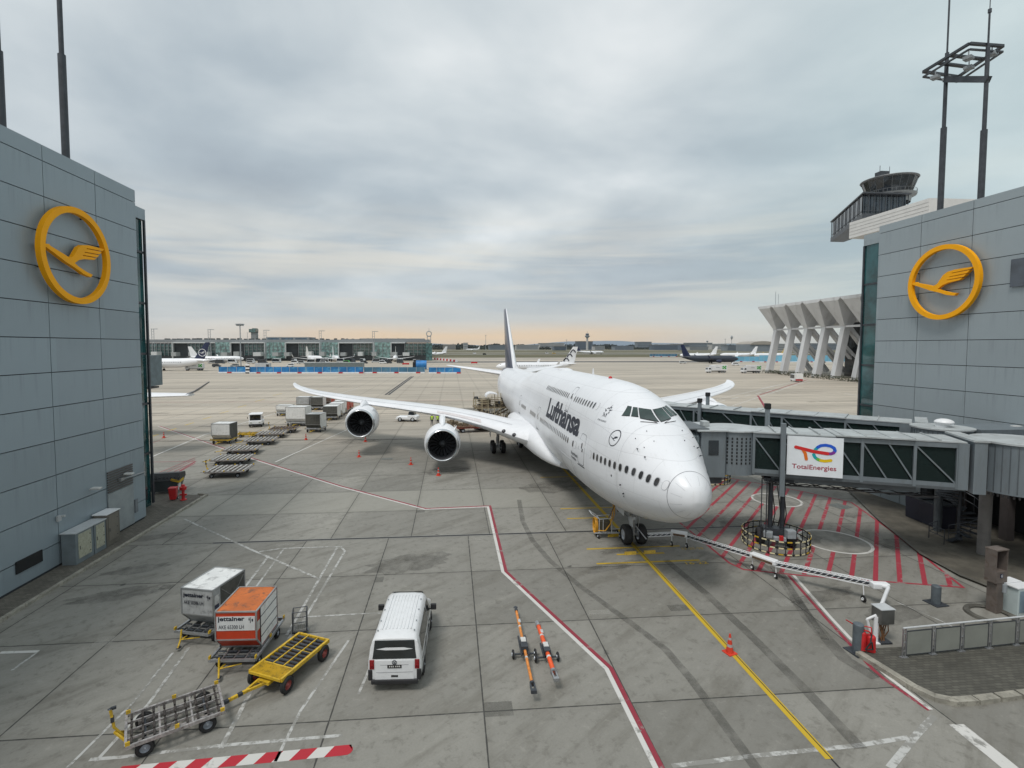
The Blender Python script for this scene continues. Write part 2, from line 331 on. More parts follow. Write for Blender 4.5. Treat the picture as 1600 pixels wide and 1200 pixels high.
# ---------------------------------------------------------------- ground
def ground_mat():
    mt = bpy.data.materials.new('apron_concrete'); mt.use_nodes = True; nt = mt.node_tree; nt.nodes.clear(); t = NT(nt)
    pos = t.n('ShaderNodeNewGeometry').outputs['Position']; sp = t.n('ShaderNodeSeparateXYZ', Vector=pos); X, Y = sp.outputs[0], sp.outputs[1]
    far = t.m('GREATER_THAN', Y, 32.4)
    xo = t.m('ADD', X, t.m('MULTIPLY', far, -1.42)); u = t.m('DIVIDE', t.m('SUBTRACT', xo, 1.05), 5.1)
    # rows: 5.25 m apart
    v = t.m('DIVIDE', t.m('SUBTRACT', Y, 32.4), 5.33)
    fu = t.m('ABSOLUTE', t.m('SUBTRACT', t.m('FRACT', u), .5)); fv = t.m('ABSOLUTE', t.m('SUBTRACT', t.m('FRACT', v), .5))
    wob = t.m('MULTIPLY', t.m('SUBTRACT', t.noise(pos, 3.0, 3), .5), .008)
    ju = t.sstep(t.m('ADD', fu, wob), .4935, .4968); jv = t.sstep(t.m('ADD', fv, wob), .4935, .4968)
    joint = t.m('MAXIMUM', ju, jv)
    du = t.sstep(fu, .42, .5); dv = t.sstep(fv, .42, .5)
    cell = t.n('ShaderNodeCombineXYZ', X=t.m('FLOOR', u), Y=t.m('FLOOR', v), Z=0.0)
    wn = t.n('ShaderNodeTexWhiteNoise', dict(noise_dimensions='2D'), Vector=cell).outputs[0]
    rot = t.n('ShaderNodeVectorRotate', dict(rotation_type='Z_AXIS'), Vector=pos, Angle=R(-38)).outputs[0]
    st = t.n('ShaderNodeVectorMath', dict(operation='MULTIPLY'), i0=rot, i1=(.22, 1.2, 1)).outputs[0]
    nA = t.noise(pos, .085, 5, .6, .6); cofs = t.n('ShaderNodeVectorMath', dict(operation='SCALE'), i0=t.n('ShaderNodeTexWhiteNoise', dict(noise_dimensions='2D'), Vector=cell).outputs[1], Scale=40.0).outputs[0]; stc = t.n('ShaderNodeVectorMath', dict(operation='ADD'), i0=st, i1=cofs).outputs[0]; psc = t.n('ShaderNodeVectorMath', dict(operation='ADD'), i0=pos, i1=cofs).outputs[0]
    nB = t.m('ADD', t.m('MULTIPLY', t.noise(stc, .8, 7, .68, .4), .6), t.m('MULTIPLY', t.noise(st, .9, 6, .66, .4), .4)); nC = t.noise(psc, 2.6, 7, .72, .2); nD = t.noise(pos, 14.0, 4, .7)
    near = (.242, .235, .210); light = (.385, .372, .330); darkc = (.135, .127, .106)
    c = t.mix(wn, tuple(x * .82 for x in near), tuple(x * 1.14 for x in near))
    c = t.mix(t.m('MULTIPLY', t.sstep(nA, .52, .70), .45), c, light)
    c = t.mix(t.m('MULTIPLY', t.sstep(nB, .47, .64), .64), c, darkc)
    c = t.mix(t.m('MULTIPLY', t.sstep(nB, .46, .30), .30), c, light)
    c = t.mix(t.m('MULTIPLY', t.sstep(nC, .51, .68), .48), c, tuple(x * .8 for x in darkc))
    c = t.mix(t.m('MULTIPLY', t.sstep(nC, .44, .28), .25), c, tuple(x * 1.1 for x in light))
    c = t.mix(t.m('MULTIPLY', t.sstep(nD, .35, .65), .16), c, darkc)
    # lighter re-cast strip of slabs
    strip = t.m('MULTIPLY', t.m('MULTIPLY', t.m('GREATER_THAN', Y, 37.73), t.m('LESS_THAN', Y, 43.06)), t.m('LESS_THAN', X, 7.6))
    c = t.mix(t.m('MULTIPLY', strip, .42), c, (.36, .35, .305))
    # tan tint further out, the warmth of grazing light put into the colour
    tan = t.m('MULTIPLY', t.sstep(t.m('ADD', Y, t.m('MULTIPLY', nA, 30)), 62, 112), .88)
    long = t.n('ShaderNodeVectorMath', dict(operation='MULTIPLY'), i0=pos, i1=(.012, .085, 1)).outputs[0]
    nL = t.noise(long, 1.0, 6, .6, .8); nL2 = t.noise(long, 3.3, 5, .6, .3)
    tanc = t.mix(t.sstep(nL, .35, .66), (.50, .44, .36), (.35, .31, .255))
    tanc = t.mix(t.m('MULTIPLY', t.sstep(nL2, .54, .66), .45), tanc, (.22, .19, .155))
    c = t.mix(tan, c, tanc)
    # dark service road streaks across the far apron
    # oil blots, small
    vo = t.n('ShaderNodeTexVoronoi', dict(feature='F1'), Vector=t.n('ShaderNodeVectorMath', dict(operation='ADD'), i0=pos, i1=t.n('ShaderNodeVectorMath', dict(operation='SCALE'), i0=t.n('ShaderNodeTexNoise', Vector=pos, Scale=1.5).outputs[1], Scale=.5).outputs[0]).outputs[0], Scale=.42)
    blot = t.m('MULTIPLY', t.m('MULTIPLY', t.sstep(vo.outputs['Distance'], .075, .03), t.m('GREATER_THAN', t.n('ShaderNodeSeparateColor', Color=vo.outputs['Color']).outputs[0], .45)), .75)
    c = t.mix(blot, c, (.035, .034, .032))
    jfade = t.m('MULTIPLY', joint, t.m('ADD', t.m('MULTIPLY', t.sstep(Y, 140, 40), .75), .12))
    c = t.mix(t.m('MULTIPLY', t.m('MAXIMUM', du, dv), .20), c, darkc)
    c = t.mix(jfade, c, (.030, .030, .028))
    hgt = t.m('SUBTRACT', t.m('MULTIPLY', nD, .2), t.m('MULTIPLY', joint, 1.0))
    b = t.n('ShaderNodeBsdfPrincipled', Base_Color=c, Roughness=t.m('ADD', t.m('MULTIPLY', nB, -.35), .88))
    b.inputs['Specular IOR Level'].default_value = .35
    t.put(b.inputs['Normal'], t.n('ShaderNodeBump', Strength=.35, Distance=.01, Height=hgt))
    t.n('ShaderNodeOutputMaterial', Surface=b); return mt
def grass_mat():
    mt = bpy.data.materials.new('airfield_grass'); mt.use_nodes = True; nt = mt.node_tree; nt.nodes.clear(); t = NT(nt)
    pos = t.n('ShaderNodeNewGeometry').outputs['Position']
    v = t.n('ShaderNodeVectorMath', dict(operation='MULTIPLY'), i0=pos, i1=(.2, 1, 1)).outputs[0]
    n = t.noise(v, .02, 6, .6, .4)
    c = t.ramp(n, [(.3, (.060, .064, .028)), (.5, (.095, .088, .042)), (.7, (.150, .120, .065))])
    t.n('ShaderNodeOutputMaterial', Surface=t.n('ShaderNodeBsdfPrincipled', Base_Color=c, Roughness=.95)); return mt
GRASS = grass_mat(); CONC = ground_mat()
ASPH = pm('runway_asphalt', (.085, .085, .088), .85, var=.25, scale=.03)
b = MB(); b.poly([(-9000, -60, -.02), (9000, -60, -.02), (9000, 9500, -.02), (-9000, 9500, -.02)]); b.build('ground', GRASS, kind='structure')
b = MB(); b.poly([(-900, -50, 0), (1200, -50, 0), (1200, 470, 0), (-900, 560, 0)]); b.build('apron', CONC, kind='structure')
def strip(name, y0, y1, mt, z, x0=-2500, x1=3000, sk=0.0):
    b = MB(); b.poly([(x0, y0 - sk * x0, z), (x1, y0 - sk * x1, z), (x1, y1 - sk * x1, z), (x0, y1 - sk * x0, z)]); return b.build(name, mt, kind='structure')
strip('taxiway', 383, 410, ASPH, .010, -20, 1200, .03)
strip('taxiway', 455, 545, pm('far_concrete', (.36, .32, .27), .85, var=.2, scale=.02), .004, -60, 1190, .0)
strip('runway', 770, 830, pm('runway_grey', (.26, .25, .24), .85, var=.3, scale=.01), .004)
strip('taxiway', 1000, 1040, pm('far_concrete2', (.42, .40, .37), .85, var=.2, scale=.02), .004)
strip('runway', 1500, 1580, pm('far_concrete2', (.40, .38, .35), .85), .004)
# markings, each a thin sheet on the concrete
WP = paint_mat('white_marking', (.62, .61, .58), .34); WPF = paint_mat('faded_white_marking', (.52, .52, .50), .60, 3.0)
RP = paint_mat('red_marking', (.28, .03, .05), .28); RPF = paint_mat('worn_red_marking', (.36, .035, .055), .34)
YP = paint_mat('yellow_marking', (.56, .38, .02), .10); BLKP = paint_mat('black_marking', (.03, .03, .03), .1)
ZM = .004
LNK = [0]
def line(mb, pts, wd, z=ZM, closed=False):
    LNK[0] += 1; z += (LNK[0] % 9) * .0006
    pts = [Vector((p[0], p[1], 0)) for p in pts]; n = len(pts)
    L, Rr = [], []
    for i, p in enumerate(pts):
        a = pts[i - 1] if (i > 0 or closed) else None; c = pts[(i + 1) % n] if (i < n - 1 or closed) else None
        d1 = (p - a).normalized() if a is not None else None; d2 = (c - p).normalized() if c is not None else None
        if d1 is None: d1 = d2
        if d2 is None: d2 = d1
        t = (d1 + d2).normalized(); nn = Vector((-t.y, t.x, 0)); k = max(.35, nn.dot(Vector((-d1.y, d1.x, 0))))
        L.append(p + nn * wd / 2 / k); Rr.append(p - nn * wd / 2 / k)
    for i in range(n if closed else n - 1):
        j = (i + 1) % n; mb.add([Rr[i] + Vector((0, 0, z)), Rr[j] + Vector((0, 0, z)), L[j] + Vector((0, 0, z)), L[i] + Vector((0, 0, z))], [(0, 1, 2, 3)])
def offs(pts, d):
    out = []
    P = [Vector((p[0], p[1])) for p in pts]
    for i, p in enumerate(P):
        d1 = (p - P[i - 1]).normalized() if i else None; d2 = (P[i + 1] - p).normalized() if i < len(P) - 1 else None
        d1 = d1 or d2; d2 = d2 or d1; t = (d1 + d2).normalized(); nn = Vector((-t.y, t.x)); k = max(.3, nn.dot(Vector((-d1.y, d1.x))))
        out.append(p + nn * d / k)
    return out
def dashes(mb, a, b, wd, on, off, z=ZM):
    a, b = Vector(a[:2]), Vector(b[:2]); L = (b - a).length; d = (b - a) / L; s = 0
    while s < L:
        e = min(L, s + on); line(mb, [a + d * s, a + d * e], wd, z); s += on + off
lane = [(-45, 81.5), (-20.9, 56.0), (-9.7, 44.8), (-2.0, 38.0), (2.85, 38.25), (2.85, 26.9), (5.95, 18.3), (6.0, 12.5)]
wl, rl = MB(), MB(); line(wl, offs(lane, -.09), .17); line(rl, offs(lane, .09), .17)
wl2 = G(430, 722); line(wl, [(wl2.x, wl2.y), (-15.3, 76.0), (-14.4, 88)], .17)
def GL(mb, px, wd, z=ZM): line(mb, [G(x, y) for x, y in px], wd, z)
GL(wl, [(232, 716), (320, 679), (440, 643), (560, 606)], .22)
GL(wl, [(310, 690), (420, 681)], .15)
GL(wl, [(0, 1020), (60, 1018)], .16)
GL(wl, [(1494, 1132), (1560, 1185), (1600, 1218)], .5)
for px in ([(232, 640), (480, 640), (740, 641)], [(232, 633), (740, 630)]): pass
GL(rl, [(232, 628.5), (430, 628), (560, 626), (780, 625)], .28)
GL(wl, [(232, 639), (460, 637), (600, 636)], .18); 
for i in range(14):
    x = 236 + i * 26; GL(wl, [(x, 632.6), (x + 13, 632.4)], .2)
GL(wl, [(232, 583), (345, 576)], .3)
# road to the right, behind the wing tip
GL(wl, [(1320, 615), (1600, 660)], .25)
for a, b_ in (((1046, 641), (1224, 600)), ((1145, 634), (1205, 614))):
    dashes(wl, G(*a), G(*b_), .35, .9, .9)
GL(wl, [(1190, 607), (1224, 600), (1300, 585)], .3)
dashes(wl, G(1120, 628), G(1290, 592), .25, 5, 4)
GL(rl, [(1184, 618), (1194, 634), (1206, 655)], .45); GL(rl, [(1187, 617), (1262, 593)], .35); GL(wl, [(1205, 614.5), (1262, 594.8)], .22)
for px in ([(232, 737), (345, 738)],): pass
for i, (x, y) in enumerate([(233, 762), (233, 756), (233, 750), (233, 745)]): GL(rl, [(x, y), (305, 724 + i * -3)], .1)
GL(rl, [(233, 742 + 22), (306, 721), (233, 722)], .13)
GL(rl, [(233, 694), (250, 688)], .1)
GL(rl, [(1232, 899), (1290, 965), (1364, 1046), (1380, 1060), (1452, 1110)], .15); GL(wl, [(1240, 899), (1298, 965), (1370, 1042), (1388, 1058), (1455, 1109)], .15)
GL(wl, [(1255, 1014 - 80), (1255, 934.5)], .1)
wl.build('white_marking', WP, kind='structure'); 
wf = MB()
GL(wf, [(288, 811), (395, 860), (500, 905)], .15); GL(wf, [(405, 862), (440, 857), (532, 854), (539, 861)], .12)
GL(wf, [(420, 868), (380, 921), (360, 945)], .13); GL(wf, [(443, 858), (398, 920), (384, 935)], .1)
GL(wf, [(527, 855), (467, 960), (448, 992)], .13); GL(wf, [(539, 861), (480, 960), (472, 975)], .12)
GL(wf, [(478, 964), (585, 958), (612, 960)], .10); GL(wf, [(609, 960), (575, 1050), (560, 1085)], .10)
GL(wf, [(295, 1012), (232, 1100), (150, 1190)], .11); GL(wf, [(270, 1020), (208, 1098), (105, 1200)], .09)
GL(wf, [(468, 975), (392, 1080), (345, 1170)], .15); GL(wf, [(545, 1000), (470, 1110), (430, 1190)], .1)
GL(wf, [(140, 1187), (190, 1183), (345, 1165), (535, 1149)], .13)
GL(wf, [(1050, 1197), (1180, 1181), (1340, 1165), (1420, 1152)], .16); GL(wf, [(1460, 1119), (1432, 1148), (1390, 1200)], .2)
GL(wf, [(1395, 938), (1470, 970), (1500, 985)], .06); GL(wf, [(60, 1018), (18, 1048)], .1)
for k in range(9):
    a = G(236 + k * 25, 664 - k * 9.7); line(wf, [a, a + Vector((1.6, 3.0, 0))], .18)
wf.build('faded_white_marking', WPF, kind='structure')
ybm = MB()
dashes_y = []
for k in range(9):
    a = G(234 + k * 27.5, 683 - k * 9.3); c_ = G(248 + k * 27.5, 678.5 - k * 9.1); line(ybm, [a, c_], .22)
line(ybm, [(11.2, 13.6), (11.2, 30)], .26); line(ybm, [(11.2, 30), (11.2, 60)], .26)
for a, b_, y in ((8.15, 14.2, 27.45), (8.15, 14.0, 29.55), (8.2, 11.0, 35.0), (8.2, 13.5, 37.2), (8.3, 13.4, 46.4), (9.7, 12.6, 28.6)):
    line(ybm, [(a, y), (b_, y)], .17)
ybm.build('yellow_marking', YP, kind='structure')
yt = MB()
for (x, y, s_) in ((14.15, 28.95, '17-21-23'), (13.4, 26.95, '16 22'), (13.9, 34.5, '25')):
    lettering(yt, s_, lambda u, v, x=x, y=y: (x - .2 + u, y + v * .8, ZM + .001), 1.3, .38, .01)
yt.build('yellow_marking', YP, kind='structure')
# centre joint and scored seal lines over the yellow line
kl = MB(); line(kl, [(11.26, 6), (11.26, 32)], .035, .008)
kl.build('joint_line', BLKP, kind='structure')
# hatched red zone
hp = [G(x, y) for x, y in [(1060, 815), (1140, 880), (1162, 890), (1250, 899), (1505, 918), (1392, 829), (1330, 785), (1255, 768), (1145, 748), (1110, 748)]]
rh = MB(); line(rh, hp, .14, ZM, closed=True)
def clip(poly, out):
    n = len(out); ar = sum(out[i].x * out[(i + 1) % n].y - out[(i + 1) % n].x * out[i].y for i in range(n)); sg = 1 if ar > 0 else -1
    for i in range(n):
        a, b_ = out[i], out[(i + 1) % n]; nn = Vector((-(b_ - a).y, (b_ - a).x)) * sg; res = []
        for k in range(len(poly)):
            p, q = poly[k], poly[(k + 1) % len(poly)]; dp = (p - Vector((a.x, a.y))).dot(nn); dq = (q - Vector((a.x, a.y))).dot(nn)
            if dp >= 0: res.append(p)
            if dp * dq < 0: res.append(p + (q - p) * (dp / (dp - dq)))
        poly = res
        if len(poly) < 3: return None
    return poly
import functools
hullpts = [hp[i] for i in (0, 1, 2, 4, 5, 6, 7, 8, 9)]
dirv = Vector((.672, .740)); nv = Vector((.740, -.672))
for k in range(-14, 16):
    off = .12 + 1.02 * k
    c0 = nv * off; q = [c0 + dirv * -10 - nv * .11, c0 + dirv * 80 - nv * .11, c0 + dirv * 80 + nv * .11, c0 + dirv * -10 + nv * .11]
    q = clip(q, hullpts)
    if q: rh.poly([(p.x, p.y, ZM + .007) for p in q])
rl.build('red_marking', RP, kind='structure'); rh.build('red_marking', RPF, kind='structure')
cm = MB(); cd_ = MB()
for (cx_, cy_, r_) in ((24.05, 29.45, 1.95), (25.9, 37.9, 1.75)):
    line(cm, [(cx_ + r_ * math.cos(2 * math.pi * i / 48), cy_ + r_ * 1.0 * math.sin(2 * math.pi * i / 48)) for i in range(48)], .17, ZM + .010, closed=True)
    cd_.poly([(cx_ + (r_ - .08) * math.cos(2 * math.pi * i / 48), cy_ + (r_ - .08) * math.sin(2 * math.pi * i / 48), ZM + .008) for i in range(48)])
cm.build('white_marking', WP, kind='structure'); cd_.build('parking_spot', pm('worn_grey', (.23, .225, .20), .8, var=.3, scale=1.5), kind='structure')
# red and white chequer strip at the very front
rw = MB(); rr = MB(); p0, p1 = G(178, 1207), G(541, 1172); dd = (p1 - p0).normalized(); nn = Vector((-dd.y, dd.x, 0)); L = (p1 - p0).length; st = L / 13
for i in range(13):
    a = p0 + dd * st * i; b_ = a + dd * st; tgt = rr if i % 2 == 0 else rw
    sk = dd * .12
    tgt.poly([a - nn * .2 - sk + Vector((0, 0, ZM)), b_ - nn * .2 - sk + Vector((0, 0, ZM)), b_ + nn * .2 + sk + Vector((0, 0, ZM)), a + nn * .2 + sk + Vector((0, 0, ZM))])
rr.add([p1 + nn * .2 + dd * .12 + Vector((0, 0, ZM)), p1 - nn * .2 - dd * .12 + Vector((0, 0, ZM))] + [p1 + dd * .2 * math.cos(t) + nn * .2 * math.sin(t) + Vector((0, 0, ZM)) for t in [R(a) for a in (-70, -40, -10, 20, 50, 75)]], [tuple(range(8))])
rw.build('white_marking', WP, kind='structure'); rr.build('red_marking', paint_mat('red_strip', (.46, .02, .035), .2), kind='structure')
# slot drain and rubber film
dr = MB(); line(dr, [(-14.9, 32.4), (21.6, 32.45)], .17, .004); line(dr, [(21.6, 32.45), (27.3, 31.9)], .05, .004)
dr.build('slot_drain', pm('drain_black', (.022, .022, .024), .6, var=.3, scale=6), kind='structure')
dr = MB(); line(dr, [(-14.9, 32.26), (21.6, 32.31)], .05, .006); line(dr, [(-14.9, 32.54), (21.6, 32.59)], .05, .006); dr.build('drain_edge', pm('drain_edge', (.30, .30, .28), .6), kind='structure')
dr = MB()
for a, b_ in (((602, 617), (643, 588)), ((607, 617), (646, 588))): line(dr, [G(*a), G(*b_)], .55, .006)
dr.build('slot_drain', pm('drain_black'), kind='structure') if False else dr.build('slot_drain', MATS['drain_black'], kind='structure')
RUB = film_mat('rubber_film', (.08, .078, .07), .32, 2.0); RUB2 = film_mat('rubber_film_soft', (.08, .078, .07), .36, .8)
tm = MB()
GL(tm, [(811, 781), (817, 815), (832, 845), (860, 877), (905, 915), (960, 955), (1005, 988), (1040, 1015), (1080, 1062), (1130, 1130), (1185, 1205)], .34, .010)
tm.build('tyre_marks', RUB, kind='stuff')
tm = MB()
GL(tm, [(1040, 875), (1100, 925), (1180, 1000), (1260, 1080), (1345, 1170)], .42, .010); GL(tm, [(1210, 885), (1262, 965), (1320, 1030), (1370, 1060)], .55, .014)
GL(tm, [(1160, 858), (1190, 880), (1225, 905), (1290, 1000)], .3, .012)
tm.build('tyre_marks', RUB2, kind='stuff')
tm = MB(); random.seed(3)
for k in range(30):
    y = random.uniform(60, 170); x = random.uniform(-70, 60) * y / 70; a = random.uniform(-.16, .16); ln = random.uniform(15, 60)
    pts = [(x + math.cos(a) * ln * i / 6, y + math.sin(a) * ln * i / 6 + .25 * (i - 3) ** 2 * random.uniform(-.3, .3)) for i in range(7)]
    line(tm, pts, random.uniform(.35, 1.1), .010)
tm.build('tyre_marks', film_mat('rubber_film_far', (.06, .055, .05), .40, .35), kind='stuff')
st_ = MB()
def blob(mb, c, rx, ry, rot, z=.012, n=20, s=0):
    random.seed(s); mb.poly([(c[0] + (math.cos(t) * rx * math.cos(rot) - math.sin(t) * ry * math.sin(rot)) * k, c[1] + (math.cos(t) * rx * math.sin(rot) + math.sin(t) * ry * math.cos(rot)) * k, z) for t, k in [(2 * math.pi * i / n, random.uniform(.75, 1.15)) for i in range(n)]])
for i, (x, y, rx, ry) in enumerate(((1400, 850, 1.4, .8), (1330, 805, .9, .5), (1250, 845, 1.6, 1.0), (1290, 930, 2.2, .5), (1395, 960, 1.8, .7), (990, 855, 2.6, .7), (870, 760, 3.4, 1.8), (700, 735, 3, 1.5), (560, 690, 3, 1.6), (215, 890, 1.8, .6), (180, 930, 2.0, .7), (240, 840, 2.0, .6), (620, 1000, .8, 1.6), (1160, 815, 2.2, 1.0), (640, 880, 2.6, 1.2), (960, 885, 2.4, .4))):
    c_ = G(x, y); blob(st_, (c_.x, c_.y), rx, ry, .3, .012 + i * .0006, 26, i)
st_.build('oil_stain', film_mat('oil_film', (.06, .057, .05), .34, 1.3, .42, .75), kind='stuff')
pt = [MB(), MB()]; rng = random.Random(17)
for k, (x, y) in enumerate([(-14.9, 21.4), (-4.1, 26.9), (6.2, 22.1), (1.0, 16.9), (-9.7, 32.0), (11.2, 22.1), (16.3, 22.1), (-14.9, 26.9), (1.0, 32.0), (-2.7, 37.8), (2.4, 43.1), (16.3, 16.9), (-9.6, 21.7)]):
    w_, d_ = rng.uniform(.3, 1.1), rng.uniform(.25, .8); sx, sy = rng.choice((-1, 1)), rng.choice((-1, 1)); x0, y0 = x + sx * .05, y + sy * .05; a_, b2 = sorted((x0, x0 + sx * w_)), sorted((y0, y0 + sy * d_))
    pt[k % 2].poly([(a_[0], b2[0], .003), (a_[1], b2[0], .003), (a_[1], b2[1], .003), (a_[0], b2[1], .003)])
pt[0].build('concrete_patch', film_mat('patch_light', (.42, .41, .37), .4, 2.5, .3, .6), kind='structure'); pt[1].build('concrete_patch', film_mat('patch_dark', (.12, .118, .105), .38, 2.5, .3, .6), kind='structure')
mh = MB()
for (x, y, sx, sy) in ((605, 717, 1.2, .7), (1312, 791, 1.2, 1.2)):
    c_ = G(x, y); mh.box((c_.x, c_.y, .008), (sx, sy, .012), .3 if x > 1000 else 0)
mh.build('manhole_cover', pm('cover_grey', (.13, .14, .13), .6, var=.3, scale=3), kind='structure')
# pavements
def paver_mat(name, col, sc):
    mt = bpy.data.materials.new(name); mt.use_nodes = True; nt = mt.node_tree; nt.nodes.clear(); t = NT(nt)
    pos = t.n('ShaderNodeNewGeometry').outputs['Position']
    br = t.n('ShaderNodeTexBrick', Vector=pos, Color1=tuple(x * .8 for x in col) + (1,), Color2=tuple(x * 1.2 for x in col) + (1,), Mortar=tuple(x * .35 for x in col) + (1,), Scale=sc, Mortar_Size=.03)
    br.inputs['Brick Width'].default_value = 1.0; br.inputs['Row Height'].default_value = .5
    n = t.noise(pos, .6, 6, .65); c = t.mix(t.m('MULTIPLY', t.sstep(n, .45, .7), .5), br.outputs[0], tuple(x * .5 for x in col))
    b = t.n('ShaderNodeBsdfPrincipled', Base_Color=c, Roughness=.85); t.put(b.inputs['Normal'], t.n('ShaderNodeBump', Strength=.4, Distance=.01, Height=br.outputs[1]))
    t.n('ShaderNodeOutputMaterial', Surface=b); return mt
PAVE = paver_mat('paving_blocks', (.125, .115, .095), 3.6); PAVE2 = paver_mat('dark_paving_blocks', (.085, .082, .068), 3.6)
KERB = pm('kerb_stone', (.30, .285, .24), .8, var=.25, scale=2, dirt=(.12, .11, .09), dirtamt=.6, bump=.3)
lp = [(-21.8, 2), (-20.05, 2), (-19.95, 42.4), (-20.5, 43.3), (-28, 44.2), (-28, 44)]
b = MB(); b.prism([(-26, 0), (-20.3, 0), (-20.2, 42.1), (-20.7, 42.8), (-26, 43.6)], -.05, .13); b.build('pavement', PAVE, kind='structure')
b = MB()
for k in range(43): b.box((-20.12, .5 + k, .07), (.2, .97, .18), random.uniform(-.004, .004))
b.beam((-20.1, 42.9, .07), (-20.9, 43.2, .07), .2, .18)
b.build('kerb', KERB, kind='structure', bevel=.02)
isl = [(15.95, 18.35), (16.15, 17.4), (16.35, 16.1), (16.6, 15.55), (17.1, 15.3), (17.9, 15.3), (27, 15.9), (27, 18.6), (16.4, 18.55)]
b = MB(); b.prism([(16.25, 18.3), (16.4, 17.4), (16.62, 16.2), (16.85, 15.8), (17.3, 15.58), (18, 15.58), (27, 16.2), (27, 18.45), (16.6, 18.45)], -.05, .15); b.build('pavement', PAVE2, kind='structure')
b = MB(); kp = [(16.12, 18.3), (16.27, 17.4), (16.48, 16.2), (16.73, 15.68), (17.2, 15.44), (18, 15.44), (27, 16.06)]
kin = offs(kp, .14); kout = offs(kp, -.14)
for i in range(len(kp) - 1):
    steps = max(1, int((Vector(kp[i + 1]) - Vector(kp[i])).length / .9))
    for s_ in range(steps):
        f0, f1 = s_ / steps + .005, (s_ + 1) / steps - .005
        q = [kout[i].lerp(kout[i + 1], f0), kout[i].lerp(kout[i + 1], f1), kin[i].lerp(kin[i + 1], f1), kin[i].lerp(kin[i + 1], f0)]
        b.prism([(p.x, p.y) for p in q], -.05, .165)
b.build('kerb', KERB, kind='structure')
sw = [G(x, y) for x, y in [(1327, 768), (1375, 815), (1440, 868), (1502, 902), (1560, 925)]]
b = MB(); b.prism([(p.x, p.y) for p in sw] + [(40, 22), (42, 42), (34.3, 41.5)], -.05, .10); b.build('pavement', pm('dark_asphalt', (.105, .095, .075), .85, var=.35, scale=.7, dirt=(.05, .045, .035), dirtamt=.6, bump=.3), kind='structure')
b = MB(); line(b, [(p.x, p.y) for p in sw], .22, .125); b.build('kerb', pm('dark_kerb', (.10, .095, .08), .8, var=.3), kind='structure')
# ---------------------------------------------------------------- the jumbo jet (local: x = towards its left side, y = aft, z up)
def cubic(xs, ys, x):
    if x <= xs[0]: return ys[0]
    if x >= xs[-1]: return ys[-1]
    import bisect
    i = bisect.bisect_right(xs, x) - 1; h = xs[i + 1] - xs[i]; t = (x - xs[i]) / h
    def sl(k):
        if k <= 0 or k >= len(xs) - 1:
            k2 = max(0, min(len(xs) - 2, k if k == 0 else k - 1)); return (ys[k2 + 1] - ys[k2]) / (xs[k2 + 1] - xs[k2])
        a = (ys[k] - ys[k - 1]) / (xs[k] - xs[k - 1]); b = (ys[k + 1] - ys[k]) / (xs[k + 1] - xs[k])
        return 0 if a * b <= 0 else 2 * a * b / (a + b)
    m0, m1 = sl(i) * h, sl(i + 1) * h
    return (2 * t**3 - 3 * t**2 + 1) * ys[i] + (t**3 - 2 * t**2 + t) * m0 + (-2 * t**3 + 3 * t**2) * ys[i + 1] + (t**3 - t**2) * m1
FS = [  # a, bottom, top, half width, centre height, hump half width, hump centre
 (0, 5.08, 5.16, .03), (.08, 4.72, 5.50, .38), (.3, 4.40, 5.82, .72), (.7, 4.05, 6.16, 1.06), (1.3, 3.70, 6.54, 1.40), (2.1, 3.36, 6.98, 1.76), (3.0, 3.08, 7.44, 2.10), (4.0, 2.83, 7.98, 2.42),
 (4.8, 2.67, 8.50, 2.62), (5.6, 2.54, 9.04, 2.78), (6.4, 2.43, 9.40, 2.90), (7.6, 2.30, 9.66, 3.03), (9.2, 2.17, 9.88, 3.14), (11.5, 2.05, 10.02, 3.22), (14, 1.98, 10.05, 3.25), (24, 1.98, 10.05, 3.25),
 (31, 1.98, 10.02, 3.25), (34, 1.98, 9.86, 3.25), (37, 1.98, 9.42, 3.25), (39.5, 1.98, 9.02, 3.25), (42, 1.98, 8.78, 3.25), (52, 1.98, 8.72, 3.25), (56, 2.25, 8.72, 3.20), (60, 2.95, 8.70, 2.98), (64, 3.85, 8.66, 2.55), (68, 4.85, 8.58, 1.95), (71, 5.65, 8.45, 1.42), (73.5, 6.4, 8.2, .85), (74.3, 6.85, 7.9, .4)]
_A = [f[0] for f in FS]
def fsec(a):
    b, t, w = (cubic(_A, [f[k] for f in FS], a) for k in (1, 2, 3))
    zc = cubic([0, 2, 5, 9, 14, 52, 64, 74.3], [5.05, 5.02, 5.05, 5.15, 5.22, 5.22, 6.2, 7.4], a)
    hump = cubic([0, 3.5, 6, 9, 31, 36, 42, 75], [0, 0, .8, 1, 1, .7, 0, 0], a)
    return b, t, w, zc, hump
def fpt(a, th):
    """surface point; th = 0 at belly, pi/2 at the left side, pi at crown"""
    b, t, w, zc, hump = fsec(a); s, c = math.sin(th), -math.cos(th)
    if c < 0: r = 1 / math.sqrt((s / w) ** 2 + (c / max(.02, zc - b)) ** 2)
    else:
        up = max(.02, t - zc)
        e_ = 2 + cubic([2.5, 4.4, 6.5, 9.5], [0, .45, .5, 0], a)
        rA = 1 / ((abs(s) / w) ** e_ + (c / (up * (1 - .27 * hump))) ** e_) ** (1 / e_)
        if hump > 0:
            wb = w * .83; hb = up * .57; zb = up - hb
            # ray against the upper-deck lobe centred above
            A = (s / wb) ** 2 + (c / hb) ** 2; B = -2 * c * zb / hb ** 2; C_ = (zb / hb) ** 2 - 1; D = B * B - 4 * A * C_
            rB = (-B + math.sqrt(D)) / (2 * A) if D > 0 else 0
            p = 14; rB = max(rB, 1e-3) * (1 if hump >= 1 else (hump * 1 + (1 - hump) * min(1, rA / max(rB, 1e-3))))
            r = (rA ** p + rB ** p) ** (1 / p)
        else: r = rA
    return Vector((s * r, a, zc + c * r))
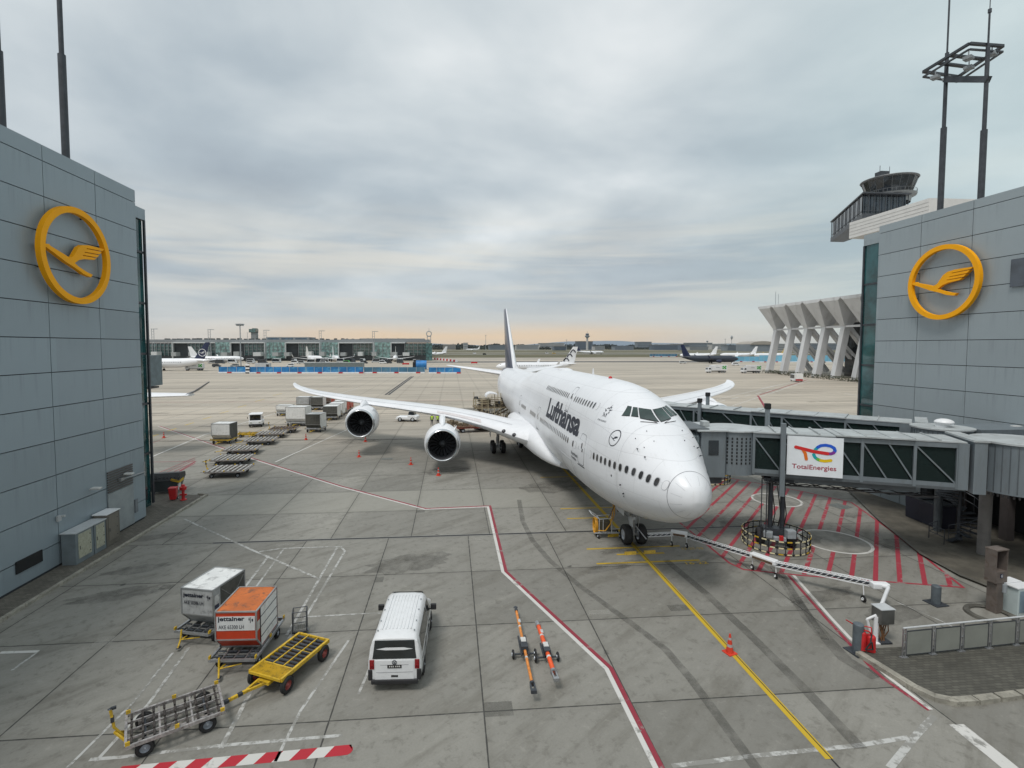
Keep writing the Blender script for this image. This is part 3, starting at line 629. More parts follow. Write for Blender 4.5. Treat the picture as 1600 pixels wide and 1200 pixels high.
def fside(a, z, side=-1, off=.0):
    """point on the side skin at height z"""
    lo, hi = .05, math.pi - .02
    for _ in range(26):
        mid = (lo + hi) / 2
        if fpt(a, mid).z < z: lo = mid
        else: hi = mid
    return fskin(a, (lo + hi) / 2, side, off)
def fskin(a, th, side=-1, off=0.0):
    p = fpt(a, th)
    if off:
        e = .03; u = fpt(a + e, th) - fpt(a - e, th); v = fpt(a, th + .02) - fpt(a, th - .02); n = v.cross(u)
        n = n.normalized() if n.length > 0 else Vector((0, -1, 0))
        b_, t_, w_, zc_, h_ = fsec(a)
        if n.dot(Vector((p.x, -.5 if a < 1 else 0, p.z - zc_))) < 0: n = -n
        p = p + n * off
    return Vector((side * p.x, p.y, p.z))
PLX, PLY, PLA = 11.39, 22.28, .01418
SKIN = skin_mat('aircraft_skin', (.76, .775, .80))
jet = thing('jumbo_jet', 'huge white four-engined airliner with upper deck hump parked nose-in at the gate', 'airliner', (PLX, PLY, 0), PLA)
aa = [0, .03, .08, .16, .3, .5, .7, 1.0, 1.3, 1.7, 2.1] + [2.5 + .4 * i for i in range(20)] + [10.5 + 1.0 * i for i in range(21)] + [31 + .5 * i for i in range(26)] + [44 + 1.0 * i for i in range(30)] + [73.7, 74, 74.3]
aa = sorted(set(round(x, 3) for x in aa)); NTH = 72
fm = MB(); rs = [[fskin(a, math.pi * k / (NTH / 2), 1) if k <= NTH / 2 else fskin(a, 2 * math.pi - math.pi * k / (NTH / 2), -1) for k in range(NTH)] for a in aa]
fm.rings(rs)
nf = len(aa) - 1
for i in range(nf):
    for k in range(NTH):
        am = (aa[i] + aa[i + 1]) / 2; th = math.pi * (k + .5) / (NTH / 2); th = th if th < math.pi else 2 * math.pi - th
        z = fpt(am, th).z
        if am > 61.5 + (8.8 - z) * -.9 + 4.2: fm.mi[i * NTH + k] = 1
fus = fm.build('fuselage', [SKIN, NAVY], jet, smooth=True)
# radome seam + skin panel lines (thin grooves of sealant)
SEAM = pm('panel_seam', (.20, .21, .23), .6, var=.05); SEAM2 = pm('faint_seam', (.42, .43, .45), .5, var=.05)
def ribbon(mb, pts, wd, off=.004):
    """pts: list of (a, th, side)"""
    P = [fskin(a, th, sd_, off) for a, th, sd_ in pts]
    for i in range(len(P) - 1):
        a, th, sd_ = pts[i]; nrm = (fskin(a, th, sd_, .1) - fskin(a, th, sd_, 0)).normalized(); d = (P[i + 1] - P[i])
        if d.length < 1e-5: continue
        s_ = d.normalized().cross(nrm) * wd / 2; mb.add([P[i] - s_, P[i + 1] - s_, P[i + 1] + s_, P[i] + s_], [(0, 1, 2, 3)])
def ring_line(mb, afun, wd, t0=0.02, t1=math.pi - .02, n=60, sides=(-1, 1)):
    for sd_ in sides: ribbon(mb, [(afun(t0 + (t1 - t0) * i / n), t0 + (t1 - t0) * i / n, sd_) for i in range(n + 1)], wd)
rm = MB(); ring_line(rm, lambda th: .80 - .10 * math.cos(th), .026, 0, math.pi)
rm.build('radome_seam', SEAM, jet)
rm = MB()
for a in (4.1, 7.9, 10.6, 13.2, 17.6, 20.6, 24.0, 27.1, 30.2, 33.6, 37, 40.7, 44.5, 47.8, 51, 57.5): ring_line(rm, lambda th, a=a: a, .012)
for th in (1.02, 1.95, 2.35):
    for sd_ in (-1,): ribbon(rm, [(4.5 + .6 * i, th, sd_) for i in range(80)], .010)
for th in (.55,): ribbon(rm, [(3 + .6 * i, th, -1) for i in range(30)], .010)
rm.build('skin_seams', SEAM2, jet)
# lightning strips on the radome
for k in range(6):
    th = .35 + .5 * k
    for sd_ in (-1, 1): rm = MB(); ribbon(rm, [(.25 + .055 * i, th, sd_) for i in range(9)], .010); rm.build('lightning_strip', SEAM2, jet)
def patch(mb, poly, side=-1, off=.012, sub=.22):
    """poly in (a, z), laid on the side skin"""
    vs, fs = flat_poly(poly, sub); mb.add([fside(v.x, v.y, side, off) for v in vs], fs)
def ell(a, z, ra, rz, n=14, p=2.6):
    out = []
    for i in range(n):
        t = 2 * math.pi * i / n; c, s = math.cos(t), math.sin(t); out.append((a + ra * math.copysign(abs(c) ** (2 / p), c), z + rz * math.copysign(abs(s) ** (2 / p), s)))
    return out
WFR = pm('window_frame', (.60, .61, .63), .35, .3, var=.05); WGL = pm('cabin_window', (.055, .055, .058), .12, var=.5, scale=2)
def win(a, z, side=-1, ra=.118, rz=.195, blank=False):
    f = MB(); vs, fs = flat_poly(ell(a, z, ra + .035, rz + .035)); f.add([fside(v.x, v.y, side, .008) for v in vs], fs)
    if blank:
        o = f.build('blanked_window', SEAM, jet); g = MB(); patch(g, ell(a, z, ra + .022, rz + .022), side, .012, 9); g.build('cover', AIRW, o); return
    o = f.build('window', WFR, jet); g = MB(); patch(g, ell(a, z, ra, rz), side, .014, 9); g.build('pane', WGL, o)
ZW = 5.80
for i in range(12): win(1.47 + .482 * i, 5.66 + min(.16, .05 * i))
win(1.02, 5.60, blank=True); win(7.30, ZW, blank=True); win(10.75, ZW); win(10.2, ZW, blank=True)
for k in range(20): win(12.0 + .52 * k, ZW)
for k in range(6): win(24.6 + .508 * k, ZW)
for k in range(6): win(30.2 + .508 * k, ZW)
ZU = 8.55
for k in range(9): win(8.98 + .515 * k, ZU, ra=.108, rz=.18)
win(8.42, ZU, ra=.108, rz=.18, blank=True)
for k in range(16): win(15.1 + .51 * k, ZU + .04, ra=.108, rz=.18)
for k in range(12): win(2 + 2.1 * k, ZW, 1)
# doors
def door(a, z0, z1, wd, side=-1, name='door'):
    o = MB(); po = []
    m_ = MB(); w2 = wd / 2; outer = ell(a, (z0 + z1) / 2, w2, (z1 - z0) / 2, 28, 6); inner = ell(a, (z0 + z1) / 2, w2 - .035, (z1 - z0) / 2 - .035, 28, 6)
    P = [fside(x, y, side, .007) for x, y in outer]; Q = [fside(x, y, side, .007) for x, y in inner]; n = len(P)
    for i in range(n): m_.add([P[i], P[(i + 1) % n], Q[(i + 1) % n], Q[i]], [(0, 1, 2, 3)])
    d = m_.build(name, SEAM, jet)
    g = MB(); patch(g, ell(a, z0 + (z1 - z0) * .62, .10, .19), side, .012, 9); patch(g, [(a - .28, z0 + .85), (a - .12, z0 + .85), (a - .12, z0 + 1.05), (a - .28, z0 + 1.05)], side, .012, 9); g.build('door_window', WGL, d)
    g = MB(); patch(g, [(a - w2 - .05, z0 - .10), (a + w2 + .05, z0 - .10), (a + w2 + .05, z0 - .04), (a - w2 - .05, z0 - .04)], side, .012, .5); g.build('door_sill', INK, d)
door(8.92, 4.80, 6.75, 1.2); door(23.3, 4.8, 6.75, 1.1); door(34.4, 4.8, 6.75, 1.1); door(14.15, 7.6, 9.3, .95)
door(57.6, 4.85, 6.8, 1.1); door(11.1, 4.75, 6.75, 1.15, 1)
# big forward cargo door outline and service panels, belly
g = MB()
for (a0, a1, z0, z1) in ((11.2, 14.4, 3.1, 4.6),):
    pts = [(a0, z0), (a1, z0), (a1, z1), (a0, z1), (a0, z0)]
    for (p, q) in zip(pts, pts[1:]):
        for s_ in range(8):
            A_ = fside(p[0] + (q[0] - p[0]) * s_ / 8, p[1] + (q[1] - p[1]) * s_ / 8, -1, .006); B_ = fside(p[0] + (q[0] - p[0]) * (s_ + 1) / 8, p[1] + (q[1] - p[1]) * (s_ + 1) / 8, -1, .006)
            g.beam(A_, B_, .02, .01)
g.build('cargo_door_seam', SEAM2, jet)
g = MB()
for (a, z, r_) in ((4.6, 5.2, .05), (3.7, 4.3, .04)): patch(g, ell(a, z, r_, r_ * 1.2), -1, .012, 9)
g.build('static_port', DSTEEL, jet)
g = MB()
for (a, z) in ((3.75, 4.92), (3.6, 4.5), (3.3, 6.9), (2.7, 6.6)):
    for sd_ in (-1, 1):
        p = fside(a, z, sd_, 0); q = fside(a, z, sd_, .10); g.beam(p, q, .03, .06); g.beam(q, q + Vector((0, -.16, .03)), .022, .03)
for a in (3.1, 3.7):
    for th in (2.55, 2.8):
        for sd_ in (-1, 1): g.beam(fskin(a, th, sd_, 0), fskin(a, th, sd_, .06), .025, .04)
g.build('probe', DSTEEL, jet)
# lettering and marks
g = MB()
def onside(u, v, a0, z0, side=-1, off=.010): return fside(a0 - u, z0 + v, side, off)
lettering(g, 'Lufthansa', lambda u, v: onside(u, v, 20.15, 6.32), 10.0, 1.62, .040, 0, .28, .96)
g.build('title_lettering', INK, jet)
g = MB(); cr = [(x * .34, y * .36) for x, y in CRANE]
vs, fs = flat_poly(cr, .2); g.add([fside(5.0 - v.x, 7.2 + v.y, -1, .012) for v in vs], fs)
for i in range(36):
    t0, t1 = 2 * math.pi * i / 36, 2 * math.pi * (i + 1) / 36
    q = [(math.cos(t) * r_, math.sin(t) * r_) for t, r_ in ((t0, .40), (t1, .40), (t1, .445), (t0, .445))]; g.add([fside(5.0 - x, 7.2 + y, -1, .012) for x, y in q], [(0, 1, 2, 3)])
g.build('crane_emblem', INK, jet)
g = MB()
for k in range(5):   # five-pointed alliance star of triangles
    t = math.pi / 2 + 2 * math.pi * k / 5; p0 = (math.cos(t) * .50, math.sin(t) * .50); p1 = (math.cos(t + .55) * .20, math.sin(t + .55) * .20); p2 = (math.cos(t - .12) * .17, math.sin(t - .12) * .17)
    g.add([fside(7.0 - x * .8, 8.42 + y * .85, -1, .012) for x, y in (p0, p1, p2)], [(0, 1, 2)])
    p1 = (math.cos(t + .7) * .24, math.sin(t + .7) * .24); p3 = (math.cos(t + 1.05) * .33, math.sin(t + 1.05) * .33); p2 = (math.cos(t + .62) * .36, math.sin(t + .62) * .36)
    g.add([fside(7.0 - x * .8, 8.42 + y * .85, -1, .012) for x, y in (p1, p3, p2)], [(0, 1, 2)])
lettering(g, 'STAR ALLIANCE', lambda u, v: onside(u, v, 7.55, 7.85), 1.1, .09, .004)
g.build('alliance_star', INK, jet)
g = MB(); lettering(g, 'Nordrhein', lambda u, v: onside(u, v, 10.95, 5.08), 1.35, .22, .01); lettering(g, 'Westfalen', lambda u, v: onside(u, v, 10.95, 4.82), 1.1, .18, .01)
g.build('name_lettering', INK, jet)
# cockpit glazing: panels laid in (a, theta)
CG = glass_mat('cockpit_glass', (.030, .060, .050), .06)
def thz(a, z):
    lo, hi = .05, math.pi - .001
    for _ in range(26):
        mid = (lo + hi) / 2
        if fpt(a, mid).z < z: lo = mid
        else: hi = mid
    return (lo + hi) / 2
def xz(x, z):
    """nose skin point from the front: x offset, height -> a (search forward to aft)"""
    lo, hi = 2.6, 8.2
    for _ in range(26):
        mid = (lo + hi) / 2; th = thz(mid, z); b, t, w_, zc, h = fsec(mid)
        inside = (z < fpt(mid, math.pi - .0005).z) and fpt(mid, th).x > x
        if inside: hi = mid
        else: lo = mid
    return (lo + hi) / 2, thz((lo + hi) / 2, z)
def cpane(corners, sides, nm='windscreen'):
    for sd_ in sides:
        for gi, (gr, mt, off) in enumerate(((1.09, WFR2, .014), (1.0, CG, .024))):
            cxm = sum(c_[0] for c_ in corners) / 4; czm = sum(c_[1] for c_ in corners) / 4
            g = MB(); N = 8; grid = []
            for i in range(N + 1):
                for j in range(N + 1):
                    u, v = i / N, j / N
                    c = [(cxm + (x - cxm) * gr, czm + (z - czm) * gr) for x, z in corners]
                    x = (c[0][0] * (1 - u) + c[1][0] * u) * (1 - v) + (c[3][0] * (1 - u) + c[2][0] * u) * v
                    z = (c[0][1] * (1 - u) + c[1][1] * u) * (1 - v) + (c[3][1] * (1 - u) + c[2][1] * u) * v
                    a, th = xz(x, z) if nm == 'windscreen' else (x, thz(x, z)); grid.append(fskin(a, th, sd_, off))
            g.add(grid, [(i * (N + 1) + j, (i + 1) * (N + 1) + j, (i + 1) * (N + 1) + j + 1, i * (N + 1) + j + 1) for i in range(N) for j in range(N)])
            if gi == 0: o = g.build(nm, mt, jet, smooth=True)
            else: g.build('glass', mt, o, smooth=True)
WFR2 = pm('cockpit_frame', (.80, .81, .83), .3, var=.03)
BLKF = pm('cockpit_seal', (.03, .03, .033), .5); WFR2 = BLKF
cpane([(.07, 8.19), (.86, 8.30), (.66, 8.77), (.07, 8.70)], (-1, 1))
cpane([(.93, 8.36), (1.24, 8.37), (.93, 8.80), (.74, 8.79)], (-1, 1))
cpane([(1.31, 8.38), (1.62, 8.36), (1.16, 8.84), (1.00, 8.82)], (-1, 1))
g = MB()
for sd_ in (-1, 1):
    a0, t0 = xz(.2, 8.12); a1, t1 = xz(1.0, 8.14); p = fskin(a0, t0, sd_, .03); q = fskin(a1, t1, sd_, .05); g.tube([p, q], .018, 5); g.tube([p, p.lerp(q, .5) + Vector((0, -.02, .16))], .014, 5)
g.build('wiper', BLACK, jet)
# wings
def airfoil(ch, th):
    up = [(0, 0), (.012, .28), (.05, .55), (.13, .82), (.3, 1.0), (.5, .9), (.75, .5), (1, .03)]
    lo = [(1, -.02), (.75, -.22), (.5, -.55), (.3, -.68), (.13, -.60), (.05, -.42), (.012, -.22)]
    return [(x * ch, z * th * ch / 1.68) for x, z in up + lo]
WST = [  # b, LE a, chord, z, thickness ratio, twist (deg, nose up)
 (2.6, 23.0, 17.0, 3.30, .135, 2.5), (4.2, 24.6, 14.9, 3.52, .13, 2.2), (7.5, 27.8, 12.3, 4.28, .115, 1.9), (11.9, 31.7, 9.6, 4.95, .10, 1.6), (16.5, 35.8, 8.2, 5.18, .095, 1.0), (21.0, 39.8, 7.0, 5.36, .09, .3),
 (26.0, 44.2, 5.6, 5.66, .095, -.6), (29.6, 47.5, 4.4, 5.98, .09, -1), (31.3, 49.3, 3.7, 6.25, .085, -1), (32.5, 51.0, 2.8, 6.5, .08, -1), (33.3, 52.8, 1.9, 6.75, .075, 0), (33.7, 54.4, 1.0, 6.9, .07, 0)]
def wing_rings(side, st=WST):
    out = []
    bs = sorted(set([s[0] for s in st] + [st[0][0] + (st[-1][0] - st[0][0]) * i / 24 for i in range(25)]))
    for b_ in bs:
        le, ch, z, th, tw = (cubic([s[0] for s in st], [s[k] for s in st], b_) for k in (1, 2, 3, 4, 5)); tw = R(tw)
        out.append([Vector((side * b_, le + x * math.cos(tw) + z_ * math.sin(tw), z - x * math.sin(tw) * .5 + z_)) for x, z_ in airfoil(ch, th)])
    return out
def wsurf(b_, xf, st=WST):
    le, ch, z, th, tw = (cubic([s[0] for s in st], [s[k] for s in st], b_) for k in (1, 2, 3, 4, 5)); x = xf * ch
    prof = [(0, 0), (.012, .28), (.05, .55), (.13, .82), (.3, 1.0), (.5, .9), (.75, .5), (1, .03)]
    zz_ = cubic([p[0] for p in prof], [p[1] for p in prof], xf) * th * ch / 1.68; tw = R(tw)
    return Vector((b_, le + x * math.cos(tw), z - x * math.sin(tw) * .5 + zz_))
for side in (-1, 1):
    g = MB(); g.rings(wing_rings(side)); wg = g.build('wing', AIRW, jet, smooth=True)
    g = MB()
    for xf in (.13, .70):
        P = [wsurf(5 + i * 1.3, xf) + Vector((0, 0, .012)) for i in range(21)]
        for p, q in zip(P, P[1:]): g.beam((side * p.x, p.y, p.z), (side * q.x, q.y, q.z), .05, .012)
    for b_ in (8, 11, 14.2, 17.4, 20.5, 24, 27.5):
        p, q = wsurf(b_, .0), wsurf(b_, .14); g.beam((side * p.x, p.y, p.z + .05), (side * q.x, q.y, q.z + .012), .03, .012)
    g.build('slat_gap', SEAM2, wg)
    g = MB()
    P0, P1 = wsurf(7.2, .035), wsurf(10.6, .035)
    for i in range(6):
        b0, b1 = 8.0 + .75 * i, 8.72 + .75 * i; q = [wsurf(b0, .012), wsurf(b1, .012), wsurf(b1, .06), wsurf(b0, .06)]
        g.add([Vector((side * p.x, p.y - .02, p.z + .025)) for p in q], [(0, 1, 2, 3)])
    g.build('slat_panel', pm('pinkish_primer', (.64, .60, .60), .4, var=.08), wg)
    g = MB()
    for b_ in (5.0, 5.9):
        c_ = wsurf(b_, .0); g.ball((side * b_, c_.y + .22, c_.z + .12), .26, 12, 8, (1, 1, .75))
    g.build('landing_light', pm('lamp_glass', (.05, .05, .055), .1, var=.3), wg, smooth=True)
    for b_ in (8.5, 15.5, 23.5):     # flap track fairings
        p = wsurf(b_, .62); g = MB(); g.lathe([(0, .05), (.8, .32), (2.2, .42), (3.6, .25), (4.6, .03)], 'y', (side * b_, p.y, p.z - .75), 12); g.build('flap_fairing', AIRW, wg, smooth=True)
HST = [(.4, 63.2, 10.0, 7.35, .10, 0), (1.8, 64.4, 9.0, 7.5, .10, 0), (6.5, 68.6, 5.9, 8.1, .095, 0), (10.2, 71.8, 3.5, 8.58, .09, 0), (11.0, 72.8, 2.5, 8.68, .08, 0), (11.25, 73.8, 1.2, 8.72, .07, 0)]
for side in (-1, 1):
    g = MB(); g.rings(wing_rings(side, HST)); g.build('tailplane', AIRW, jet, smooth=True)
# fin
g = MB(); FST = [(8.2, 59.0, 14.6, .09), (9.2, 60.8, 13.2, .10), (12, 64.0, 10.6, .10), (16, 68.6, 7.1, .10), (18.8, 71.9, 4.7, .09), (19.3, 72.8, 3.8, .07), (19.45, 73.5, 2.6, .04)]
rs = []
for z, le, ch, th in FST:
    pr = [(0, 0), (.012, .14), (.05, .28), (.14, .42), (.3, .5), (.5, .45), (.75, .25), (1, .02)]
    rs.append([Vector((w_ * th * ch, le + x * ch, z)) for x, w_ in pr] + [Vector((-w_ * th * ch, le + x * ch, z)) for x, w_ in pr[::-1][:-1]])
g.rings(rs); n_ = len(rs[0])
for i, f in enumerate(g.f):
    if len(f) == 4:
        k = i % n_
        g.mi[i] = 0 if k in (0, 1, n_ - 1, n_ - 2) else 1
g.build('fin', [AIRW, NAVY], jet, smooth=True)
g = MB(); g.cyl((0, 61.5, 8.2), (0, 61.5, 8.9), .35, .1); 
# dorsal fillet
g = MB(); g.rings([[Vector((w_, 55.5 + t * 6.5, 8.55 + t * 1.2 * hh)) for w_, hh in ((-.30 * t - .02, 0), (0, 1), (.30 * t + .02, 0))] for t in (0, .3, .6, 1)]); g.build('fin_fillet', AIRW, jet, smooth=True)
# wing-body fairing
g = MB(); rs = []
for a, w_, zt, zb in ((18.6, 2.2, 2.9, 2.05), (20.2, 3.0, 3.6, 1.9), (22, 3.55, 4.3, 1.82), (24, 3.9, 4.75, 1.78), (27, 4.15, 4.9, 1.76), (33, 4.2, 4.8, 1.76), (39, 4.0, 4.5, 1.8), (43, 3.5, 3.9, 1.9), (46.5, 2.5, 3.0, 2.0)):
    c_ = (zt + zb) / 2; h_ = (zt - zb) / 2; rs.append([Vector((w_ * math.copysign(abs(math.cos(t)) ** .62, math.cos(t)), a, c_ + h_ * math.copysign(abs(math.sin(t)) ** .8, math.sin(t)))) for t in [2 * math.pi * i / 40 for i in range(40)]])
g.rings(rs); g.build('belly_fairing', AIRW, jet, smooth=True)
# engines
NACI = pm('nacelle_inside', (.10, .105, .115), .35, .5, var=.1); FANB = pm('fan_blade', (.085, .09, .10), .35, .6, var=.25, scale=6); LIP = pm('intake_lip', (.66, .68, .70), .20, .85, var=.08)
def engine(b_, a, z):
    e = Vector((b_, a, z))
    g = MB(); g.lathe([(.18, 1.60), (.6, 1.72), (1.5, 1.80), (2.6, 1.80), (3.8, 1.66), (4.75, 1.44), (4.74, 1.38), (3.2, 1.40)], 'y', e, 48); n_ = g.build('engine_nacelle', AIRW, jet, smooth=True)
    g = MB(); g.lathe([(.18, 1.60), (.05, 1.53), (0, 1.47), (.04, 1.41), (.2, 1.36)], 'y', e, 48); g.build('intake_lip', LIP, n_, smooth=True)
    g = MB(); g.lathe([(.2, 1.36), (.6, 1.33), (1.35, 1.33)], 'y', e, 48); g.build('intake_duct', NACI, n_, smooth=True)
    g = MB(); g.lathe([(1.5, 1.33), (1.5, .02)], 'y', e, 40, True); g.build('fan_disc', DARK, n_)
    g = MB()
    for k in range(18):
        t = 2 * math.pi * k / 18 + .1
        def rr_(r_, dt, dy): return e + Vector((r_ * math.cos(t + dt), 1.2 + dy, r_ * math.sin(t + dt)))
        st_ = [(.30, -.10, .10, .10), (.6, -.10, .02, .12), (.95, -.14, -.07, .15), (1.2, -.10, -.02, .17), (1.31, -.02, .08, .19)]
        for s0, s1 in zip(st_, st_[1:]):
            g.add([rr_(s0[0], s0[1], -.06), rr_(s1[0], s1[1], -.04), rr_(s1[0], s1[1] + .20, s1[3]), rr_(s0[0], s0[1] + .24, s0[3])], [(0, 1, 2, 3)])
    g.build('fan_blades', FANB, n_, smooth=True)
    g = MB(); g.lathe([(.72, .01), (.80, .10), (.98, .23), (1.25, .33)], 'y', e, 24); g.build('spinner', pm('spinner_grey', (.12, .13, .14), .35, .4), n_, smooth=True)
    g = MB(); g.lathe([(3.6, 1.0), (4.8, .95), (6.1, .62)], 'y', e, 32); g.lathe([(5.4, .55), (6.4, .35), (7.0, .05)], 'y', e, 24); g.build('core_nozzle', pm('nozzle_metal', (.22, .20, .19), .35, .8), n_, smooth=True)
    for sd_ in (-1, 1):
        g = MB(); q = math.radians(48); r_ = 1.72
        p = e + Vector((sd_ * r_ * math.cos(q), .9, r_ * math.sin(q))); d = Vector((sd_ * math.cos(q), 0, math.sin(q)))
        if sd_ == (1 if b_ < 0 else -1): g.add([p, p + Vector((0, 1.5, 0)) + d * .02, p + Vector((0, 1.5, 0)) + d * .42, p + Vector((0, 1.0, 0)) + d * .42], [(0, 1, 2, 3)]); g.build('strake', AIRW, n_)
    # pylon
    wz = wsurf(abs(b_), .25); g = MB()
    sec = [(a + .9, z + 1.50, z + 1.80, .06), (a + 2.0, z + 1.4, z + 2.12, .26), (a + 3.2, z + 1.2, z + 2.22 + .1, .30), (wsurf(abs(b_), 0).y, z + .9, wsurf(abs(b_), 0).z + .06, .30), (wz.y + .3, z + .9, wz.z, .25), (wz.y + 3, z + 1.2, wz.z - .3, .12)]
    g.rings([[Vector((b_ + w_, y, z0)), Vector((b_ + w_, y, z1 - w_ * .5)), Vector((b_ + w_ * .4, y, z1)), Vector((b_ - w_ * .4, y, z1)), Vector((b_ - w_, y, z1 - w_ * .5)), Vector((b_ - w_, y, z0))] for y, z0, z1, w_ in sec]); g.build('engine_pylon', AIRW, n_, smooth=True)
for side in (-1, 1): engine(side * 11.9, 26.3, 2.75); engine(side * 21.0, 34.6, 3.75)
# landing gear
def wheel(mb, c, r=.635, wd=.46):
    mb.lathe([(-wd / 2, r * .55), (-wd / 2, r * .86), (-wd / 2 + .05, r * .96), (-wd / 4, r), (wd / 4, r), (wd / 2 - .05, r * .96), (wd / 2, r * .86), (wd / 2, r * .55), (wd / 2 - .08, r * .50), (-wd / 2 + .08, r * .50)], 'x', c, 28, False)
def rim(mb, c, r=.635, wd=.46):
    mb.lathe([(-wd / 2 + .02, r * .55), (-wd / 2 + .10, r * .40), (-wd / 2 + .03, r * .2), (-wd / 2 - .02, .01)], 'x', c, 20); mb.lathe([(wd / 2 - .02, r * .55), (wd / 2 - .10, r * .40), (wd / 2 - .03, r * .2), (wd / 2 + .02, .01)], 'x', c, 20)
GEARM = pm('gear_metal', (.40, .41, .42), .4, .3, var=.25, scale=4); RIMM = pm('wheel_rim', (.45, .48, .52), .35, .4, var=.2, scale=5)
def gear(name, b_, a, spots, top, r=.635):
    g = MB(); g.cyl((b_, a, r), (b_, a, r + 1.0), .11, n=14); g.cyl((b_, a, r + .7), (b_, a - .1, top), .17, n=16)
    ax = sorted(set(y for _, y in spots)); mxx = max(abs(x) for x, _ in spots)
    for y in ax: g.cyl((b_ - mxx, a + y, r), (b_ + mxx, a + y, r), .09, n=10)
    if len(ax) > 1: g.beam((b_, a + ax[0], r + .02), (b_, a + ax[-1], r + .02), .26, .24)
    g.tube([(b_, a - .1, r + 1.3), (b_ * .9, a + 1.6, top)], .07); g.tube([(b_ + .15, a + .1, r + .4), (b_ + .12, a + .55, r + .9), (b_ + .1, a + .12, r + 1.3)], .05); g.tube([(b_ - .15, a + .1, r + .4), (b_ - .12, a + .55, r + .9), (b_ - .1, a + .12, r + 1.3)], .05)
    o = g.build(name, GEARM, jet, smooth=True)
    for x, y in spots:
        g = MB(); wheel(g, (b_ + x, a + y, r), r); t_ = g.build('tyre', BLACK, o, smooth=True); 
        g = MB(); rim(g, (b_ + x, a + y, r), r); g.build('rim', RIMM, o, smooth=True)
    return o
ng = gear('nose_gear', 0, 7.85, [(-.46, 0), (.46, 0)], 2.6, .62)
g = MB(); g.box((-.28, 7.55, 1.55), (.05, .5, .6)); g.box((-.2, 7.42, 1.80), (.18, .30, .18)); g.build('taxi_light', LGREY, ng)
for x in (-.75, .75): g = MB(); g.box((x, 8.3, 2.15), (.04, 1.5, .5)); g.build('gear_door', LGREY, jet)
g = MB(); g.tube([(.1, 7.6, 2.3), (.25, 7.5, 1.7), (.12, 7.55, 1.0)], .02); g.tube([(-.1, 7.6, 2.3), (-.2, 7.45, 1.6), (-.05, 7.5, .9)], .018); g.tube([(0, 7.55, 1.25), (.45, 6.95, .62)], .035); g.build('steering_linkage', STEEL, ng)
q4 = [(-.56, -.74), (.56, -.74), (-.56, .74), (.56, .74)]
for side in (-1, 1):
    gear('wing_gear', side * 5.5, 35.95, q4, 3.6); gear('body_gear', side * 1.92, 39.0, q4, 2.4)
    g = MB(); g.prism([(-.9, 0), (.9, 0), (.75, -1.5), (-.5, -1.6)], 0, .05, lambda x, y, h, s=side: (s * (6.35 + h + y * -.05), 35.6 + x, 3.5 + y)); g.build('gear_door', AIRW, jet)
    g = MB(); g.box((side * 3.3, 39.0, 1.45), (.05, 2.6, .9)); g.build('gear_door', AIRW, jet)
# bits on the crown
g = MB(); g.prism([(0, 0), (.5, 0), (.35, .55), (.2, .55)], -.02, .02, lambda x, y, h: (h, 16.5 + x, 10.0 + y)); g.build('blade_antenna', AIRW, jet)
g = MB(); g.ball((0, 12.6, 10.05), .14); g.build('beacon', RED, jet, smooth=True)
g = MB(); g.ball((0, 26, 10.0), .6, 16, 8, (1, 3.2, .35)); g.build('antenna_dome', AIRW, jet, smooth=True)
# open aft hold door, hinged out on the starboard side
g = MB(); rs = []
for k in range(9):
    t = k / 8; ang = R(20) + t * R(68); x = -3.25 - 2.55 * math.sin(ang * .98) + .15; z = 4.75 + .75 * math.cos((t - .35) * 2.1)
    rs.append([Vector((x, 51.0, z)), Vector((x, 53.8, z)), Vector((x + .02, 53.8, z - .12)), Vector((x + .02, 51.0, z - .12))])
g.rings(rs); g.build('cargo_door', AIRW, jet, smooth=True)
g = MB(); vs, fs = flat_poly([(51.0, 3.0), (53.8, 3.0), (53.8, 4.7), (51.0, 4.7)], .3); g.add([fside(v.x, v.y, -1, .02) for v in vs], fs); g.build('hold_opening', DARK, jet)
# ---------------------------------------------------------------- concourse buildings left and right
PANEL = clad_mat('metal_cladding', (.275, .330, .365))
PANELR = clad_mat('metal_cladding_right', (.30, .345, .365))
GAP = pm('joint_backing', (.022, .026, .03), .8)  # dark backing behind the open panel joints
TEAL = glass_mat('teal_glass', (.018, .075, .078), .05)
ROOFG = pm('flat_roof', (.16, .16, .155), .9)
ZR = [1.45 + 1.885 * k for k in range(12)]   # cladding rows
def clad(mb, X, yj, z0, z1, face, holes=(), rng=random.Random(5)):
    zs = [z0] + [z for z in ZR if z0 + .3 < z < z1 - .3] + [z1]
    for a, b_ in zip(yj, yj[1:]):
        for c, d in zip(zs, zs[1:]):
            if any(h[0] < (a + b_) / 2 < h[1] and h[2] < (c + d) / 2 < h[3] for h in holes): continue
            t = rng.uniform(-.004, .004)
            mb.box((X - face * (.04 + t), (a + b_) / 2, (c + d) / 2), (.08, b_ - a - .045, d - c - .045))
def lamp_arm(parent, p, face, L=.55):
    g = MB(); g.tube([p, p + Vector((face * .2, 0, .05))], .04); g.box(p + Vector((face * L * .7, 0, .08)), (.5, .32, .09)); g.box(p + Vector((face * L * .75, 0, .02)), (.36, .22, .05)); return g.build('wall_lamp', DWHITE, parent, bevel=.02)
lb = thing('concourse_building', 'grey metal-clad concourse wing filling the left edge of the view', 'building', (-21.7, 37.4, 0))
def inw(o, root):   # keep world placement under an unrotated root
    o.matrix_parent_inverse = Matrix.Translation(-Vector(root.location)); return o
yj = [37.42 - 4.0 * k for k in range(11)][::-1]
g = MB(); clad(g, -21.7, yj, .22, 23.05, 1, holes=[(25.3, 25.5, 0, 1)]); 
inw(g.build('wall', PANEL, lb), lb)
